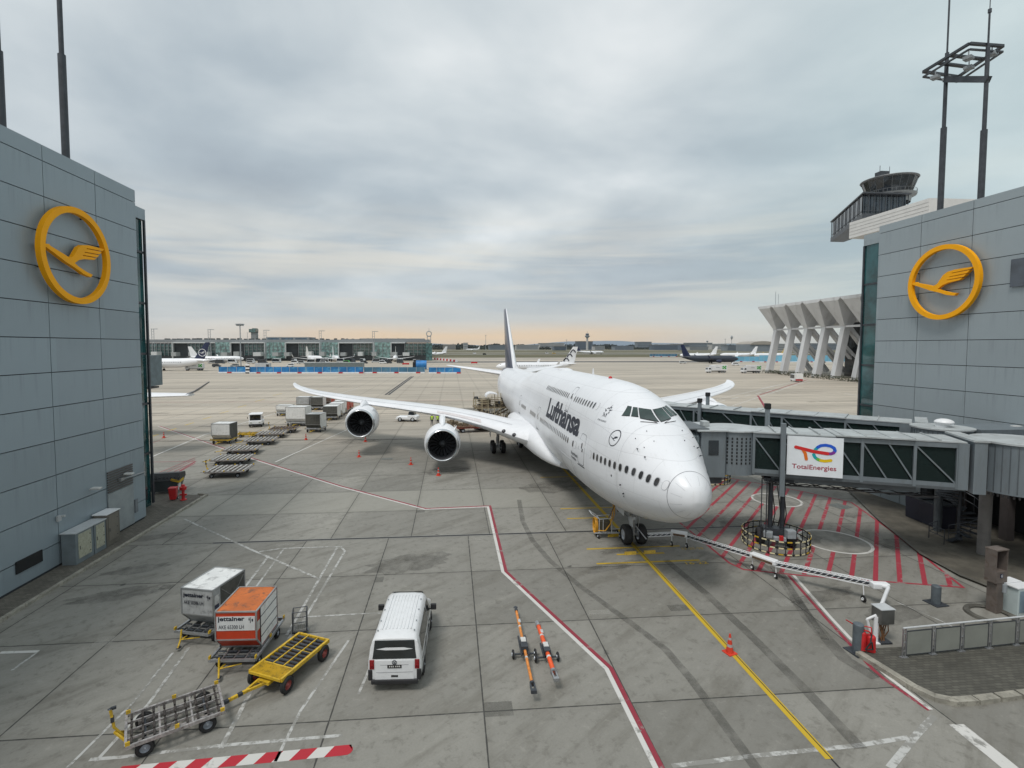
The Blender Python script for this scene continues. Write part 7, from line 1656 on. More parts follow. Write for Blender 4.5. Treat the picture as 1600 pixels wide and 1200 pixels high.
for k in range(26):
    a = Vector((rng.uniform(-2.8, 2.9), rng.uniform(-1.4, 1.3), rng.uniform(.8, 5.0))); g.box(a, (rng.uniform(.2, .7), rng.uniform(.2, .6), rng.uniform(.15, .5)))
g.build('machinery', DSTEEL, t)
g = MB(); g.tube([(1.8, -1.3, 3.4), (2.1, -1.2, 5.3), (1.2, -1.0, 5.7)], .06); g.build('pole', YELL, t)
for x in (-2.3, 2.3):
    for y in (-1.2, 1.2): swheel(t, (x, y, .45), .45, .3, axis='y')
# long low transporter under the wing
p0, p1 = G(715, 677), G(762, 675); t = thing('roller_transporter', 'long low rust-red roller transporter behind the inner engine', 'transporter', (p0.x, p0.y, 0), math.atan2((p1 - p0).y, (p1 - p0).x)); L = (p1 - p0).length + 2
g = MB(); g.box((L / 2, .9, .75), (L, 1.9, .28)); g.build('deck', pm('rust_red', (.20, .045, .03), .6, var=.3), t); g = MB(); g.box((L / 2, -.05, .88), (L, .08, .06)); [g.cyl((.3 + .32 * k, 0, .92), (.3 + .32 * k, 1.8, .92), .06, n=8) for k in range(int(L / .32) - 1)]; g.build('rollers', LM, t)
g = MB(); rng = random.Random(8); [g.box((rng.uniform(0, 2.6) - 1.0, rng.uniform(.2, 1.6), rng.uniform(1.0, 1.7)), (rng.uniform(.3, .9), rng.uniform(.3, .8), rng.uniform(.2, .6)), rng.uniform(0, 1)) for k in range(9)]; g.build('stowed_gear', LM, t)
for x in (.8, L - .8):
    for y in (.1, 1.7): swheel(t, (x, y, .32), .32, .2, axis='y')
# ---- jet bridge head and wing of the neighbouring stand, left
nb = thing('jet_bridge', 'grey jet bridge head showing past the edge of the left wing', 'jet bridge', (-36, 60, 0))
def nl(p): return p - Vector((-36, 60, 0))
a = QY(253, 560, 61.7); b_ = QY(253, 605, 61.7)
g = MB(); zt, zb = QY(240, 556, 58).z, QY(240, 606, 58).z; x1 = a.x; g.box((x1 + 36 - 3.2, 0, (zt + zb) / 2), (4.0, 3.2, zt - zb)); g.build('cab', JG, nb, bevel=.05)
g = MB(); N = 8
for k in range(N): g.box((x1 + 36 - 1.1 + k * .16, -.1, (zt + zb) / 2 + .05), (.10 if k % 2 else .15, 3.3 + (.16 if k % 2 == 0 else 0), zt - zb - .05))
g.build('folding_canopy', BELL, nb); g = MB(); g.box((x1 + 36 - 1.6, 0, zb - .15), (2.6, 3.0, .2)); [g.cyl((x1 + 36 - 2.6 + k * .5, -1, zb - .2), (x1 + 36 - 2.6 + k * .5 + (.25 if k % 2 else -.15), -1, zb - .9), .05) for k in range(5)]; g.tube([(x1 + 36 - .9, -1.2, zb - .2), (x1 + 36 - .6, -1.2, zb - 1.2), (x1 + 36 - .3, -1.2, zb - .3)], .06); g.build('underframe', DSTEEL, nb)
g = MB(); [g.cyl((x1 + 36 - 5.4, y, 0), (x1 + 36 - 5.4, y, zb), .2) for y in (-1, 1)]; g.build('lift_leg', DSTEEL, nb)
Yw = 72; wt = thing('parked_wing_aircraft', 'white airliner hidden by the left wing, only its wing and grey winglet showing', 'airliner', (QY(180, 610, Yw).x, Yw, 0))
W0 = Vector(wt.location)
def wq(x, y, Y): return QY(x, y, Y) - W0
g = MB(); r1_, r2_ = wq(150, 626, Yw + 2), wq(299, 617, Yw); 
def secw(p, ch, th): return [p + Vector((0, x * ch, z * th)) for x, z in ((-.5, 0), (-.3, .5), (0, .6), (.3, .3), (.5, 0), (.2, -.3), (-.2, -.35))]
g.rings([secw(r1_, 5.5, 1.3), secw(wq(225, 618.5, Yw + 1), 3.8, .8), secw(r2_, 2.0, .42)]); g.build('wing', AIRW, wt, smooth=True)
g = MB(); g.rings([secw(wq(293, 617, Yw), 1.9, .35), [p + Vector((0, .5, 0)) for p in secw(wq(304, 611, Yw), 1.5, .2)], [p + Vector((0, 1.2, 0)) for p in secw(wq(320, 598, Yw), .7, .12)]]); g.build('winglet', pm('winglet_grey', (.16, .17, .19), .4), wt, smooth=True)
g = MB(); g.lathe([(-14, .3), (-12, 1.6), (-9, 2.0), (14, 2.0), (20, .6)], 'y', (-15, 0, 3.4), 32, True); g.build('fuselage', AIRW, wt, smooth=True)
# ---------------------------------------------------------------- far terminal across the apron
TG = glass_mat('terminal_glass', (.06, .13, .13), .12); TGB = glass_mat('terminal_glass_light', (.16, .28, .27), .15); TDK = pm('terminal_dark', (.030, .038, .042), .6, var=.4, scale=.1); TRF = pm('terminal_roof', (.24, .255, .265), .6, var=.1); TWH = pm('terminal_white', (.55, .57, .57), .5)  # one dark tone for terminal core, ground floor and roof plant
Yt = 440
def tx(px, Y=Yt): return QY(px, 545, Y).x
def tzz(py, Y=Yt): return QY(450, py, Y).z
term = thing('far_terminal', 'long low glass terminal pier on the far side of the apron', 'terminal', (tx(450), Yt, 0)); X0 = tx(450)
def tb(g, x0, x1, y0, y1, d0=0, d1=20): a, b2 = tx(x0) - X0, tx(x1) - X0; z0, z1 = max(0, tzz(y1)), tzz(y0); g.box(((a + b2) / 2, (d0 + d1) / 2, (z0 + z1) / 2), (b2 - a, d1 - d0, z1 - z0))
g = MB(); tb(g, 120, 669, 536, 566, 3, 30); g.build('core', TDK, term)
for i, (x0, x1, m_) in enumerate(((120, 268, TG), (293, 335, TG), (336, 359.5, TGB), (381, 414, TG), (414.5, 446, TGB), (466, 499, TG), (500.5, 529, TGB), (551, 582, TG), (584, 611, TGB), (632, 666, TG))):
    g = MB(); tb(g, x0, x1, 535 if m_ is TGB else 538, 560 if m_ is TGB else 555, .5 if m_ is TGB else 2, 12); o = g.build('glass_bay', m_, term)
    g = MB(); n = max(2, int((x1 - x0) / 6))
    for k in range(n + 1): x = x0 + (x1 - x0) * k / n; tb(g, x - .25, x + .25, 536, 556, .2 if m_ is TGB else 1.8, 1)
    for y in (541, 546, 551): tb(g, x0, x1, y, y + .3, .2 if m_ is TGB else 1.8, 1)
    g.build('mullions', TRF, o)
g = MB()
for x0, x1 in ((269, 336), (360, 414), (446, 500), (529, 583), (611, 633)): tb(g, x0, x1, 534.6, 536.3, 0, 14)
for x in (269.5, 360, 414, 446, 500, 529, 584, 611): tb(g, x - .6, x + .6, 535, 560, -.5, 2)
g.build('white_frames', TWH, term)
g = MB(); tb(g, 120, 670, 530.5, 535, 4, 34); tb(g, 560, 662, 528.5, 531, 6, 30); tb(g, 532, 562, 529.5, 532, 6, 30); g.build('roof', TRF, term)
g = MB(); tb(g, 413, 480, 526.5, 531, 5, 28); o = g.build('upper_floor', TRF, term); g = MB(); [tb(g, a, a + 18, 528, 530.8, 4.7, 6) for a in (415, 437, 459)]; g.build('upper_windows', glass_mat('blue_glass', (.03, .08, .13)), o)
g = MB(); rng = random.Random(3)
for k in range(40): x = 250 + k * 10.3 + rng.uniform(-2, 2); tb(g, x, x + rng.uniform(1.5, 5), 529.2 - rng.random(), 531, 8, 14)
g.build('roof_plant', TDK, term)
g = MB(); tb(g, 120, 670, 555.5, 563, 1.5, 25); g.build('ground_floor', TDK, term)
rng = random.Random(9)
for k in range(16):
    x = 245 + k * 26 + rng.uniform(-6, 6); g = MB(); tb(g, x, x + rng.uniform(7, 12), 549 + rng.random() * 2, 556, -8, -1); o = g.build('boarding_bridge', pm('gate_grey', (.34, .36, .36), .6) if k % 3 else TWH, term)
g = MB()
for k in range(3): g.cyl((tx(468 + 55 * k) - X0, -1, 0), (tx(468 + 55 * k) - X0, -1, 0.1), .1)
# light masts
def lmast(px, ytop, ybase, Y, label, kind='arm', name='light_mast', grp='apron light masts'):
    p = QY(px, ybase, Y); z1 = QY(px, ytop, Y).z; k = Y / 790
    t = thing(name, label, 'light mast', (p.x, Y, 0), 0, grp); g = MB()
    if kind == 'arm':
        for s in (-1, 1): g.cyl((s * 1.6 * k, 0, 0), (s * 1.6 * k, 0, z1), .35 * k, n=6)
        for j in range(6): g.beam((-1.6 * k, 0, z1 * (.5 + j / 12)), (1.6 * k, 0, z1 * (.5 + j / 12)), .4 * k, .4 * k)
        g.build('mast', GREYP, t); g = MB(); g.beam((-2.2 * k, 0, z1), (7 * k, 0, z1), .8 * k, .8 * k); g.build('lamp_arm', GREYP, t)
    else:
        g.cyl((0, 0, 0), (0, 0, z1), .9 * k, .7 * k, n=10); g.build('mast', GREYP, t); g = MB(); g.box((0, 0, z1 - 1.0 * k), (10 * k, 3, 1.2 * k)); [g.box((x * k, 0, z1 - 2.6 * k), (2.2 * k, 2, 1.8 * k)) for x in (-3.6, 0, 3.6)]; g.build('lamp_head', GREYP, t)
        g = MB(); g.box((0, 0, .5), (6 * k, 4, 1)); g.build('plinth', DARK, t)
for px, yt, lb2 in ((240, 514, 'twin-pole light mast on the far terminal, first from the left'), (328, 515, 'twin-pole light mast behind the navy aircraft tail'), (415, 516, 'twin-pole light mast above the terminal upper floor'), (501, 517, 'twin-pole light mast, fourth along the far terminal'), (584, 518, 'twin-pole light mast, fifth along the far terminal')): lmast(px, yt, 560, 436, lb2)
lmast(376.5, 505.5, 571, 300, 'tall single-pole floodlight mast in front of the far terminal', 'head')
# ring mast
p = QY(670.5, 560, 436); t = thing('ring_tower', 'slim glazed tower topped by an open ring at the end of the far terminal', 'tower', (p.x, 436, 0))
g = MB(); z = QY(670, 536, 436).z; g.box((0, 0, z / 2), (5.2, 5.2, z)); g.build('shaft', TG, t)
g = MB(); z2 = QY(670, 524, 436).z
for s in (-1, 1):
    for d_ in (-1, 1): g.cyl((s * 1.5, d_ * 1.5, z), (s * 1.5, d_ * 1.5, z2), .22, n=6)
for j in range(3): g.box((0, 0, z + (z2 - z) * (j + .5) / 3), (3.4, 3.4, .3))
g.build('lattice', GREYP, t); g = MB(); zc = QY(670, 521.5, 436).z; r_ = 2.1
g.tube([(r_ * math.cos(2 * math.pi * i / 16), 0, zc + r_ * math.sin(2 * math.pi * i / 16)) for i in range(17)], .4, 6); g.cyl((0, 0, zc + r_), (0, 0, zc + r_ + 3), .12); g.build('ring', GREYP, t)
p = QY(398, 530, 620); t = thing('lookout_tower', 'squat blue-grey tower with a head rising behind the far terminal', 'tower', (p.x, 620, 0)); zt = QY(398, 514, 620).z
g = MB(); g.box((0, 0, zt * .45), (6, 6, zt * .9)); g.build('shaft', TRF, t); g = MB(); g.box((-1, 0, zt - 2.2), (8, 8, 4)); g.box((.5, 0, zt + .2), (5, 5, 1)); g.build('head', TG, t)
# ---------------------------------------------------------------- airliners far off
def airliner(label, base, rz, L=37, r=1.98, tail=NAVY, bodym=AIRW, span=17, stripes=None, name='airliner', group='airliners across the airfield', wing=True, zf=3.1, tailh=7.2, eng=WHITE, crane=False, detail=True):
    """local: nose at y=0 pointing to -y"""
    t = thing(name, label, 'airliner', (base.x, base.y, 0), rz, group)
    pr = [(0, .05), (.5, .7), (1.5, 1.25), (3, 1.7), (5, r * .98), (6, r), (L * .68, r), (L * .8, r * .82), (L * .9, r * .5), (L, .15)]
    g = MB(); g.lathe(pr, 'y', (0, 0, zf), 24, True)
    g.v = [Vector((v.x, v.y, v.z + max(0, (v.y - L * .68)) * .10)) for v in g.v]; f = g.build('fuselage', bodym, t, smooth=True)
    if detail:
        g = MB()
        for sx in (-1, 1):
            for k in range(int((L * .62) / 1.1)): g.box((sx * r * 1.0, 6 + 1.1 * k, zf + .45), (.04, .35, .35))
        g.build('cabin_windows', INK, f); g = MB(); g.box((0, 2.1, zf + .95), (1.9, .9, .4)); g.build('cockpit_windows', INK, f)
    for sx in (-1, 1):
        if wing:
            g = MB(); st = [(1.0, L * .36, 6.5, zf - 1.0), (span * .36, L * .44, 3.8, zf - .6), (span * .95, L * .58, 1.7, zf + .6), (span, L * .60, 1.3, zf + .75)]
            g.rings([[Vector((sx * b2, y + x * ch, z + q * ch * .12)) for x, q in ((0, 0), (.3, .6), (1, 0), (.4, -.4))] for b2, y, ch, z in st]); w_ = g.build('wing', bodym, t, smooth=True)
            g = MB(); g.rings([[Vector((sx * b2, y + x * ch, z)) for x in (0, 1)] + [Vector((sx * (b2 + .08), y + x * ch, z)) for x in (1, 0)] for b2, y, ch, z in ((span, L * .60, 1.4, zf + .7), (span + .7, L * .64, .8, zf + 3.0))]); g.build('winglet', tail if stripes is None else bodym, w_)
            g = MB(); g.lathe([(0, .95), (.1, 1.05), (1.5, 1.15), (3.4, .8), (3.5, .5)], 'y', (sx * span * .34, L * .34, zf - 1.55), 20); e_ = g.build('engine', eng, t, smooth=True); g = MB(); g.lathe([(.25, .93), (.25, .01)], 'y', (sx * span * .34, L * .34, zf - 1.55), 16); g.build('fan', DARK, e_)
        g = MB(); g.rings([[Vector((sx * b2, y + x * ch, z + q * ch * .1)) for x, q in ((0, 0), (.3, .5), (1, 0), (.4, -.5))] for b2, y, ch, z in ((.4, L * .87, 3.6, zf + 1.0), (span * .36, L * .95, 1.5, zf + 1.5))]); g.build('tailplane', bodym, t, smooth=True)
    g = MB(); g.rings([[Vector((w2 * q, y + x * ch, z)) for x, q in ((0, 0), (.3, 1), (1, 0), (.3, -1))] for y, ch, z, w2 in ((L * .78, 7.0, zf + 1.3, .3), (L * .84, 5.2, zf + 2.6, .26), (L * .955, 2.3, zf + 1.8 + tailh, .15))]); fin_ = g.build('fin', tail, t, smooth=True)
    if stripes:
        g = MB()
        for sx in (-1, 1):
            for j in range(3):
                pts = [(L * (.835 + .042 * j) + i * .62, zf + 2.3 + 1.9 * j + 1.5 * math.sin(i * .75)) for i in range(5)]
                for (y0, z0), (y1, z1) in zip(pts, pts[1:]): g.beam((sx * .33, y0, z0), (sx * .33, y1, z1), .06, .45)
        g.build('tail_stripes', INK, fin_)
    if crane:
        for sx in (-1, 1):
            g = MB(); cy2, cz2 = L * .925, zf + 5.2
            g.add([Vector((sx * .36, cy2 - sx * v.x * 1.7 * -1 * 1, cz2 + v.y * 1.7)) for v in flat_poly([(x, y) for x, y in CRANE])[0]], flat_poly(CRANE)[1])
            g.tube([(sx * .36, cy2 + 1.8 * math.cos(2 * math.pi * i / 20), cz2 + 1.8 * math.sin(2 * math.pi * i / 20)) for i in range(21)], .16, 4); g.build('tail_emblem', WHITE, fin_)
    g = MB()
    for x, y in ((0, 4.5), (-3, L * .48), (3, L * .48)): g.cyl((x, y, .5), (x, y, zf - .8), .15, n=6); g.cyl((x - .35, y, .5), (x + .35, y, .5), .5, n=12)
    g.build('landing_gear', BLACK, t); return t
pA = QY(333, 575, 268)   # tail to the right, nose left
pA = QY(338, 575, 272); airliner('white airliner with a navy crane tail parked at the far pier, behind the catering truck', Vector((pA.x - 47.5, 268, 0)), -math.pi / 2 - R(4), crane=True, L=48, r=2.35, span=22, tailh=8.6, zf=3.9)
pB = QY(372, 565, 380); airliner('all-white airliner nosing right behind the navy-tailed one', Vector((pB.x + 1, 388, 0)), math.pi / 2 + R(6), tail=WHITE)
pC = QY(775, 590, 226); airliner('white airliner with black wave stripes on its fin, taxiing behind the jumbo tail', Vector((pC.x, 226, 0)), -math.pi / 2 + R(4), L=37.5, tail=AIRW, stripes=True, span=17)
pD = QY(945, 553, 760); airliner('white airliner with a dark fin on the far taxiway beside the striped fin', Vector((pD.x, 765, 0)), math.pi / 2 + R(3), L=44, tail=NAVY, span=19)
pE = QY(728, 546, 1450); airliner('small white airliner taxiing far off left of the jumbo fin', Vector((pE.x, 1450, 0)), -math.pi / 2 , L=40, tail=WHITE, span=17, detail=False)
for i, (px, Y, rz, tl, lb2) in enumerate(((528, 428, 20, WHITE, 'white airliner nose-out at a far pier gate, left of the grey container block'), (617, 428, 5, DWHITE, 'white airliner nose-out at the last far pier gate'), (503, 424, 40, DWHITE, 'white airliner turned sideways beside the far pier, left of the nose-out one'))):
    p = QY(px, 562, Y - 30); airliner(lb2, Vector((p.x, Y - 30, 0)), R(rz), L=30 if i < 2 else 26, tail=tl, span=15, detail=False)
for i, (px, Y, rz, tl, lb2) in enumerate(((1062, 500, -96, WHITE, 'white airliner parked far right, left of the dark tail'), (1125, 520, -100, WHITE, 'white airliner parked far right behind the dark tail'), (1178, 500, -85, pm('gold_tail', (.5, .36, .12), .5), 'white airliner with a gold fin beside the leftmost pylon'), (648, 600, -85, WHITE, 'white airliner far off left of the jumbo fin near the taxiway'))):
    p = QY(px, 556, Y); airliner(lb2, Vector((p.x, Y, 0)), R(rz), L=38, tail=tl, span=17, detail=False)
p = QY(1150, 567, 350); airliner('dark navy airliner with a huge broad fin parked tail-on far right', Vector((p.x + 3, 352, 0)), math.pi / 2 - R(14), L=40, r=2.4, tail=NAVY, bodym=pm('navy_body', (.02, .028, .045), .5), span=20, tailh=8.5, detail=False, eng=NAVY)
p = QY(690, 553, 560)
# ---------------------------------------------------------------- trucks and vans far off
def truck(label, p, rz, L=8.5, group='catering trucks'):
    t = thing('catering_truck', label, 'truck', (p.x, p.y, 0), rz, group); g = MB(); g.box((0, L * .6, 2.35), (2.5, L * .78, 2.5)); bx_ = g.build('cargo_box', WHITE, t, bevel=.04)
    g = MB(); g.prism([(0, .6), (0, 1.6), (.35, 2.5), (1.7, 2.6), (1.7, .6)], -1.2, 1.2, lambda y, z, h: (h, y, z)); cb_ = g.build('cab', WHITE, t, bevel=.05); g = MB(); g.prism([(-.02, 1.6), (.32, 2.4), (.36, 2.4), (.02, 1.6)], -1.05, 1.05, lambda y, z, h: (h, y, z)); [g.box((s * 1.21, .95, 1.95), (.03, .9, .7)) for s in (-1, 1)]; g.build('cab_windows', GLASSD, cb_)
    g = MB(); g.box((0, L * .5, .75), (2.2, L * .9, .35)); g.build('chassis', BLACK, t)
    g = MB()
    for s in (-1, 1):
        for y, z in ((.78, 2.9), (.78, 2.1), (.86, 2.5), (.90, 3.0), (.90, 2.0)): g.box((s * 1.265, L * y, z), (.03, .75, .6))
    g.build('green_mark', GREEN, bx_); g = MB(); [g.box((s * 1.265, L * .5, 2.5), (.03, 1.8, .22)) for s in (-1, 1)]; g.build('lettering_band', GREYP, bx_)
    for s in (-1, 1):
        for y in (1.0, L * .72, L * .86): swheel(t, (s * 1.05, y, .5), .5, .3)
    g = MB(); g.box((0, .4, 3.6), (2.3, 1.8, .15)); g.build('service_platform', LGREY, t)
    return t
truck('white catering truck with green squares, parked by the navy-tailed airliner', G(290, 579), R(-82)); truck('white catering truck with green squares on the far right apron, left one', G(1104, 582.5), R(-88), 9.5); truck('white catering truck with green squares on the far right apron, next to the pylons', G(1159, 583), R(-88), 9.0)
def minivan(label, p, rz, col=WHITE, L=4.6, group='far apron vehicles', beacon=False, name='service_car', h=1.9):
    t = thing(name, label, 'vehicle', (p.x, p.y, 0), rz, group); g = MB(); g.prism([(0, .35), (0, .95), (.7, 1.1), (1.5, h), (L - .2, h), (L, 1.0), (L, .35)], -.95, .95, lambda y, z, q: (q, y, z)); b2 = g.build('body', col, t, bevel=.08)
    g = MB(); [g.prism([(1.0, 1.12), (1.6, h - .15), (L - .35, h - .15), (L - .2, 1.12)], s * .955, s * .965, lambda y, z, q: (q, y, z)) for s in (-1, 1)]; g.build('windows', GLASSD, b2)
    for s in (-1, 1):
        for y in (.9, L - .9): swheel(t, (s * .85, y, .34), .34, .2)
    return t
V = [(447, 573, -80, WHITE, 'white estate car behind the blue barriers'), (360, 573.5, -85, GREYP, 'grey van left end behind the blue barriers'), (345, 573.5, 95, DSTEEL, 'dark van beside the catering truck at left'), (357, 561, 80, YELL, 'yellow apron vehicle in front of the all-white far airliner'), (467, 563, 100, WHITE, 'white van by the far pier, near its middle'), (478, 563.5, 85, LGREY, 'light grey van by the far pier, near its middle'), (512, 564, 90, WHITE, 'white van by the far pier left of the parked airliner'), (548, 563, 80, GREEN, 'green and white van below the far pier airliner'), (575, 563, 95, DSTEEL, 'dark van between the far pier airliners'), (604, 563, 90, WHITE, 'white van under the wing of the last far pier airliner'), (398, 563, 88, LGREY, 'light grey van left along the far pier'), (1155, 571, 85, WHITE, 'small white car between the two right catering trucks'), (1072, 568, 80, LGREY, 'grey van left of the dark airliner'), (744, 553, 85, WHITE, 'white van far off left of the jumbo fin'), (760, 554.5, 95, DSTEEL, 'dark van far off left of the jumbo fin'), (868, 553, 90, YELL, 'yellow vehicle far off by the striped fin'), (857, 552.5, 80, WHITE, 'white van far off by the striped fin'), (985, 571, 60, DARK, 'dark cart alone on the tan apron')]
for x, y, a_, c_, lb2 in V[:-1]: minivan(lb2, G(x, y if x > 700 or y > 568 else y + 5.2), R(a_), c_, L=5.2 if y < 566 else 4.6, h=2.3 if y < 566 else 1.9)
rng = random.Random(33); kinds = [(WHITE, 'white'), (DSTEEL, 'dark'), (LGREY, 'light grey')]; protos = {}
ORD = 'leftmost second third fourth fifth sixth seventh eighth ninth tenth eleventh twelfth thirteenth fourteenth fifteenth sixteenth seventeenth eighteenth nineteenth twentieth'.split()
cnt = [0, 0, 0]
for k in range(27):
    x = 262 + k * 15.2 + rng.uniform(-5, 5); ki = rng.choice((0, 0, 1, 2)); c_, nm = kinds[ki]; p = G(x, 566.6 + rng.uniform(-.6, 1.6)); a_ = R(rng.choice((88, 95, -85, 40)))
    lb2 = ('leftmost' if cnt[ki] == 0 else ORD[cnt[ki]] + ' from the left') + ' of the small %s service vehicles lined along the far pier' % nm; cnt[ki] += 1
    if ki in protos: dup(protos[ki], p, a_, lb2)
    else: protos[ki] = minivan(lb2, p, a_, c_, L=6.5, h=3.0, group='service vehicles along the far pier')
t = minivan('white box van with a red base at the foot of the pylons, seen from behind', G(1249, 597), R(-15), WHITE, 5.6, None, h=2.6); g = MB(); g.box((0, .2, .8), (2.1, .5, .7)); g.build('red_base', RED, t); g = MB(); g.box((0, .6, 2.0), (2.2, 1.6, 1.9)); g.build('box', ULDW, t)
# ---------------------------------------------------------------- blue site barriers
BLM = pm('barrier_blue', (.015, .17, .42), .5, var=.35, scale=.12, dirt=(.10, .34, .52), dirtamt=.8); BLM2 = pm('barrier_blue_dull', (.05, .16, .26), .5, var=.35, scale=.12, dirt=(.14, .22, .26), dirtamt=.6)
def barrier(x0, x1, y0, y1, lab, m_, Y0=233):
    a, b2 = G(x0, y1), G(x1, y1); d = (b2 - a); L = d.length; h = QY((x0 + x1) / 2, y0, a.y).z; t = thing('site_barrier', lab, 'site barrier', a, math.atan2(d.y, d.x), 'blue site barriers')
    g = MB(); g.box((L / 2, 0, h / 2 + .2), (L, .2, h - .4)); g.build('sheeting', m_, t)
    n = int(L / 3.5) if L < 100 else int(L / 7)
    for k in range(n + 1): g = MB(); g.box((L * k / n, -.15, h / 2), (.12, .12, h)); g.build('post', LGREY, t)
    g = MB(); g2 = MB(); n = int(L / 3.5)
    for k in range(n * 2): (g2 if k % 5 == 2 else g).box((L * (k + .5) / (n * 2), -.4, .3), (L / (n * 2) - .1, .6, .55))
    g.build('foot_blocks', WHITE, t); g2.build('foot_blocks', RED, t)
barrier(342, 384, 573, 583, 'blue site barrier, short left section beside the striped post', BLM); barrier(389, 568, 573, 583.4, 'bright blue site barrier, long middle section', BLM); barrier(569, 664, 573.5, 583.2, 'dull blue-grey site barrier with glazed panels, right section', BLM2); barrier(670, 720, 574, 583.5, 'short blue site barrier at the right end, by the jumbo tailplane', BLM)
p = G(387, 583.5); t = thing('warning_post', 'tall white and black banded post between the blue barriers', 'post', p); g = MB(); [g.box((0, 0, .9 + 1.5 * k), (1.6, .5, .75)) for k in range(3)]; g.build('light_bands', WHITE, t); g = MB(); [g.box((0, 0, .15 + 1.5 * k), (1.6, .5, .75)) for k in range(3)]; g.build('dark_bands', BLACK, t)
a, b2 = G(476, 578), G(566, 578); t = thing('site_container', 'long grey ribbed container block behind the blue barriers', 'container', a, 0); L = (b2 - a).length; h = QY(500, 567, a.y).z
g = MB(); g.box((L / 2, 2, h / 2), (L, 3, h)); [g.box((L * k / 30, .45, h / 2), (.15, .15, h)) for k in range(31)]; g.build('body', pm('container_grey_green', (.18, .21, .21), .6), t); g = MB(); g.box((L / 2, 2, h + .1), (L, 3.2, .2)); g.build('roof', LGREY, t)
a = G(400, 577); t = thing('site_hut', 'grey mobile hut behind the left blue barrier', 'hut', a, 0); h = QY(400, 567.5, a.y).z; g = MB(); g.box((3, 2, h / 2), (7.5, 3, h)); g.build('body', LGREY, t); g = MB(); g.box((5.8, .45, h * .55), (1.4, .1, h * .5)); g.build('window', GLASSD, t)
a = G(656, 578); t = thing('blue_tank', 'round blue tank on a dark frame behind the right barrier', 'tank', a, 0); g = MB(); g.cyl((-2, 2, 2.6), (3.4, 2, 2.6), 2.3, n=24); g.build('drum', BLUEP, t, smooth=True); g = MB(); g.box((-2.6, 2, 2.2), (2.2, 3, 3.6)); g.build('frame', DARK, t)
for i, (x0, x1, y0, y1, Y_) in enumerate(((1148, 1186, 557, 565.5, 0), (1186, 1345, 555, 566, 0), (1015, 1058, 553, 557.5, 0))):
    barrier(x0, x1, y0, y1, ['pale blue hoarding left of the first pylon', 'pale blue hoarding seen between the pylons', 'low dark blue hoarding far right of the jumbo'][i], pm('hoarding_pale', (.16, .42, .58), .6, var=.2, scale=.1) if i < 2 else BLM2)
# red-white low kerb blocks by the ring tower
t = thing('kerb_blocks', 'row of low red and white blocks right of the ring tower', 'barrier blocks', G(680, 562)); a, b2 = G(680, 562), G(716, 566)
for k in range(14): p = a.lerp(b2, k / 14) - a; g = MB(); g.box((p.x, p.y, .9), (2.0, 1, 1.6)); g.build('block', WHITE if k % 2 else RED, t)
# ---------------------------------------------------------------- skyline
def fx(px, Y): return QY(px, 541, Y).x
TRE = pm('treeline_leaf', (.035, .045, .032), .9, var=.5, scale=.01)
def treeline(y, x0, x1, ztop, name, seed, col, dens=1.0, leaf=3.0):
    rng = random.Random(seed); g = MB(); n = int(abs(x1 - x0) / 5 * dens)
    for k in range(n):
        x = x0 + (x1 - x0) * rng.random(); h = ztop * (.62 + .38 * mnoise.noise(Vector((x * .012, seed, 0)))) ; h *= rng.uniform(.75, 1.05); r_ = rng.uniform(3, 7); yy = y + rng.uniform(-25, 25)
        for q in range(9):
            c = Vector((x + rng.gauss(0, r_ * .6), yy + rng.gauss(0, r_), h * rng.uniform(.15, 1.0))); s = leaf * rng.uniform(.6, 1.3)
            a_ = Vector((rng.gauss(0, 1), rng.gauss(0, .5), rng.gauss(0, 1))).normalized(); b3 = a_.orthogonal().normalized(); g.add([c - a_ * s, c + b3 * s, c + a_ * s * .8, c - b3 * s], [(0, 1, 2, 3)])
    return g.build(name, pm('tree_' + name + str(seed), col, .9, var=.5, scale=.02), kind='stuff')
treeline(2300, -900, 2600, 30, 'distant_wood', 1, (.020, .028, .026), 2.4, 5)
treeline(1900, -200, 900, 13, 'distant_wood', 2, (.030, .036, .028), 1.4, 4)
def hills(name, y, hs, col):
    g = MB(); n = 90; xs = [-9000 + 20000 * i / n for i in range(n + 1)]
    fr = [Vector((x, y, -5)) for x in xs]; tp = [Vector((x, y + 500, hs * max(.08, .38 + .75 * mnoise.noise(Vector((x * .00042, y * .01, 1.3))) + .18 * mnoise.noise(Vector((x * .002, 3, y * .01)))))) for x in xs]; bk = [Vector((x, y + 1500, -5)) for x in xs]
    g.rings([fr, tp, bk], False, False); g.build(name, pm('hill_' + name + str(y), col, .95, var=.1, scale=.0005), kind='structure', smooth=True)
hills('hills', 7600, 175, (.17, .22, .28)); hills('hills', 6000, 78, (.12, .155, .18))  # bluish base colours paint in part of the distance haze
rng = random.Random(21)
BC = [pm('far_white_wall', (.46, .46, .45), .7, var=.1, scale=.02), pm('far_grey_wall', (.22, .25, .28), .7, var=.15, scale=.02), pm('far_blue_wall', (.10, .13, .17), .6, var=.15, scale=.02), pm('far_tan_wall', (.34, .31, .27), .7, var=.1, scale=.02)]
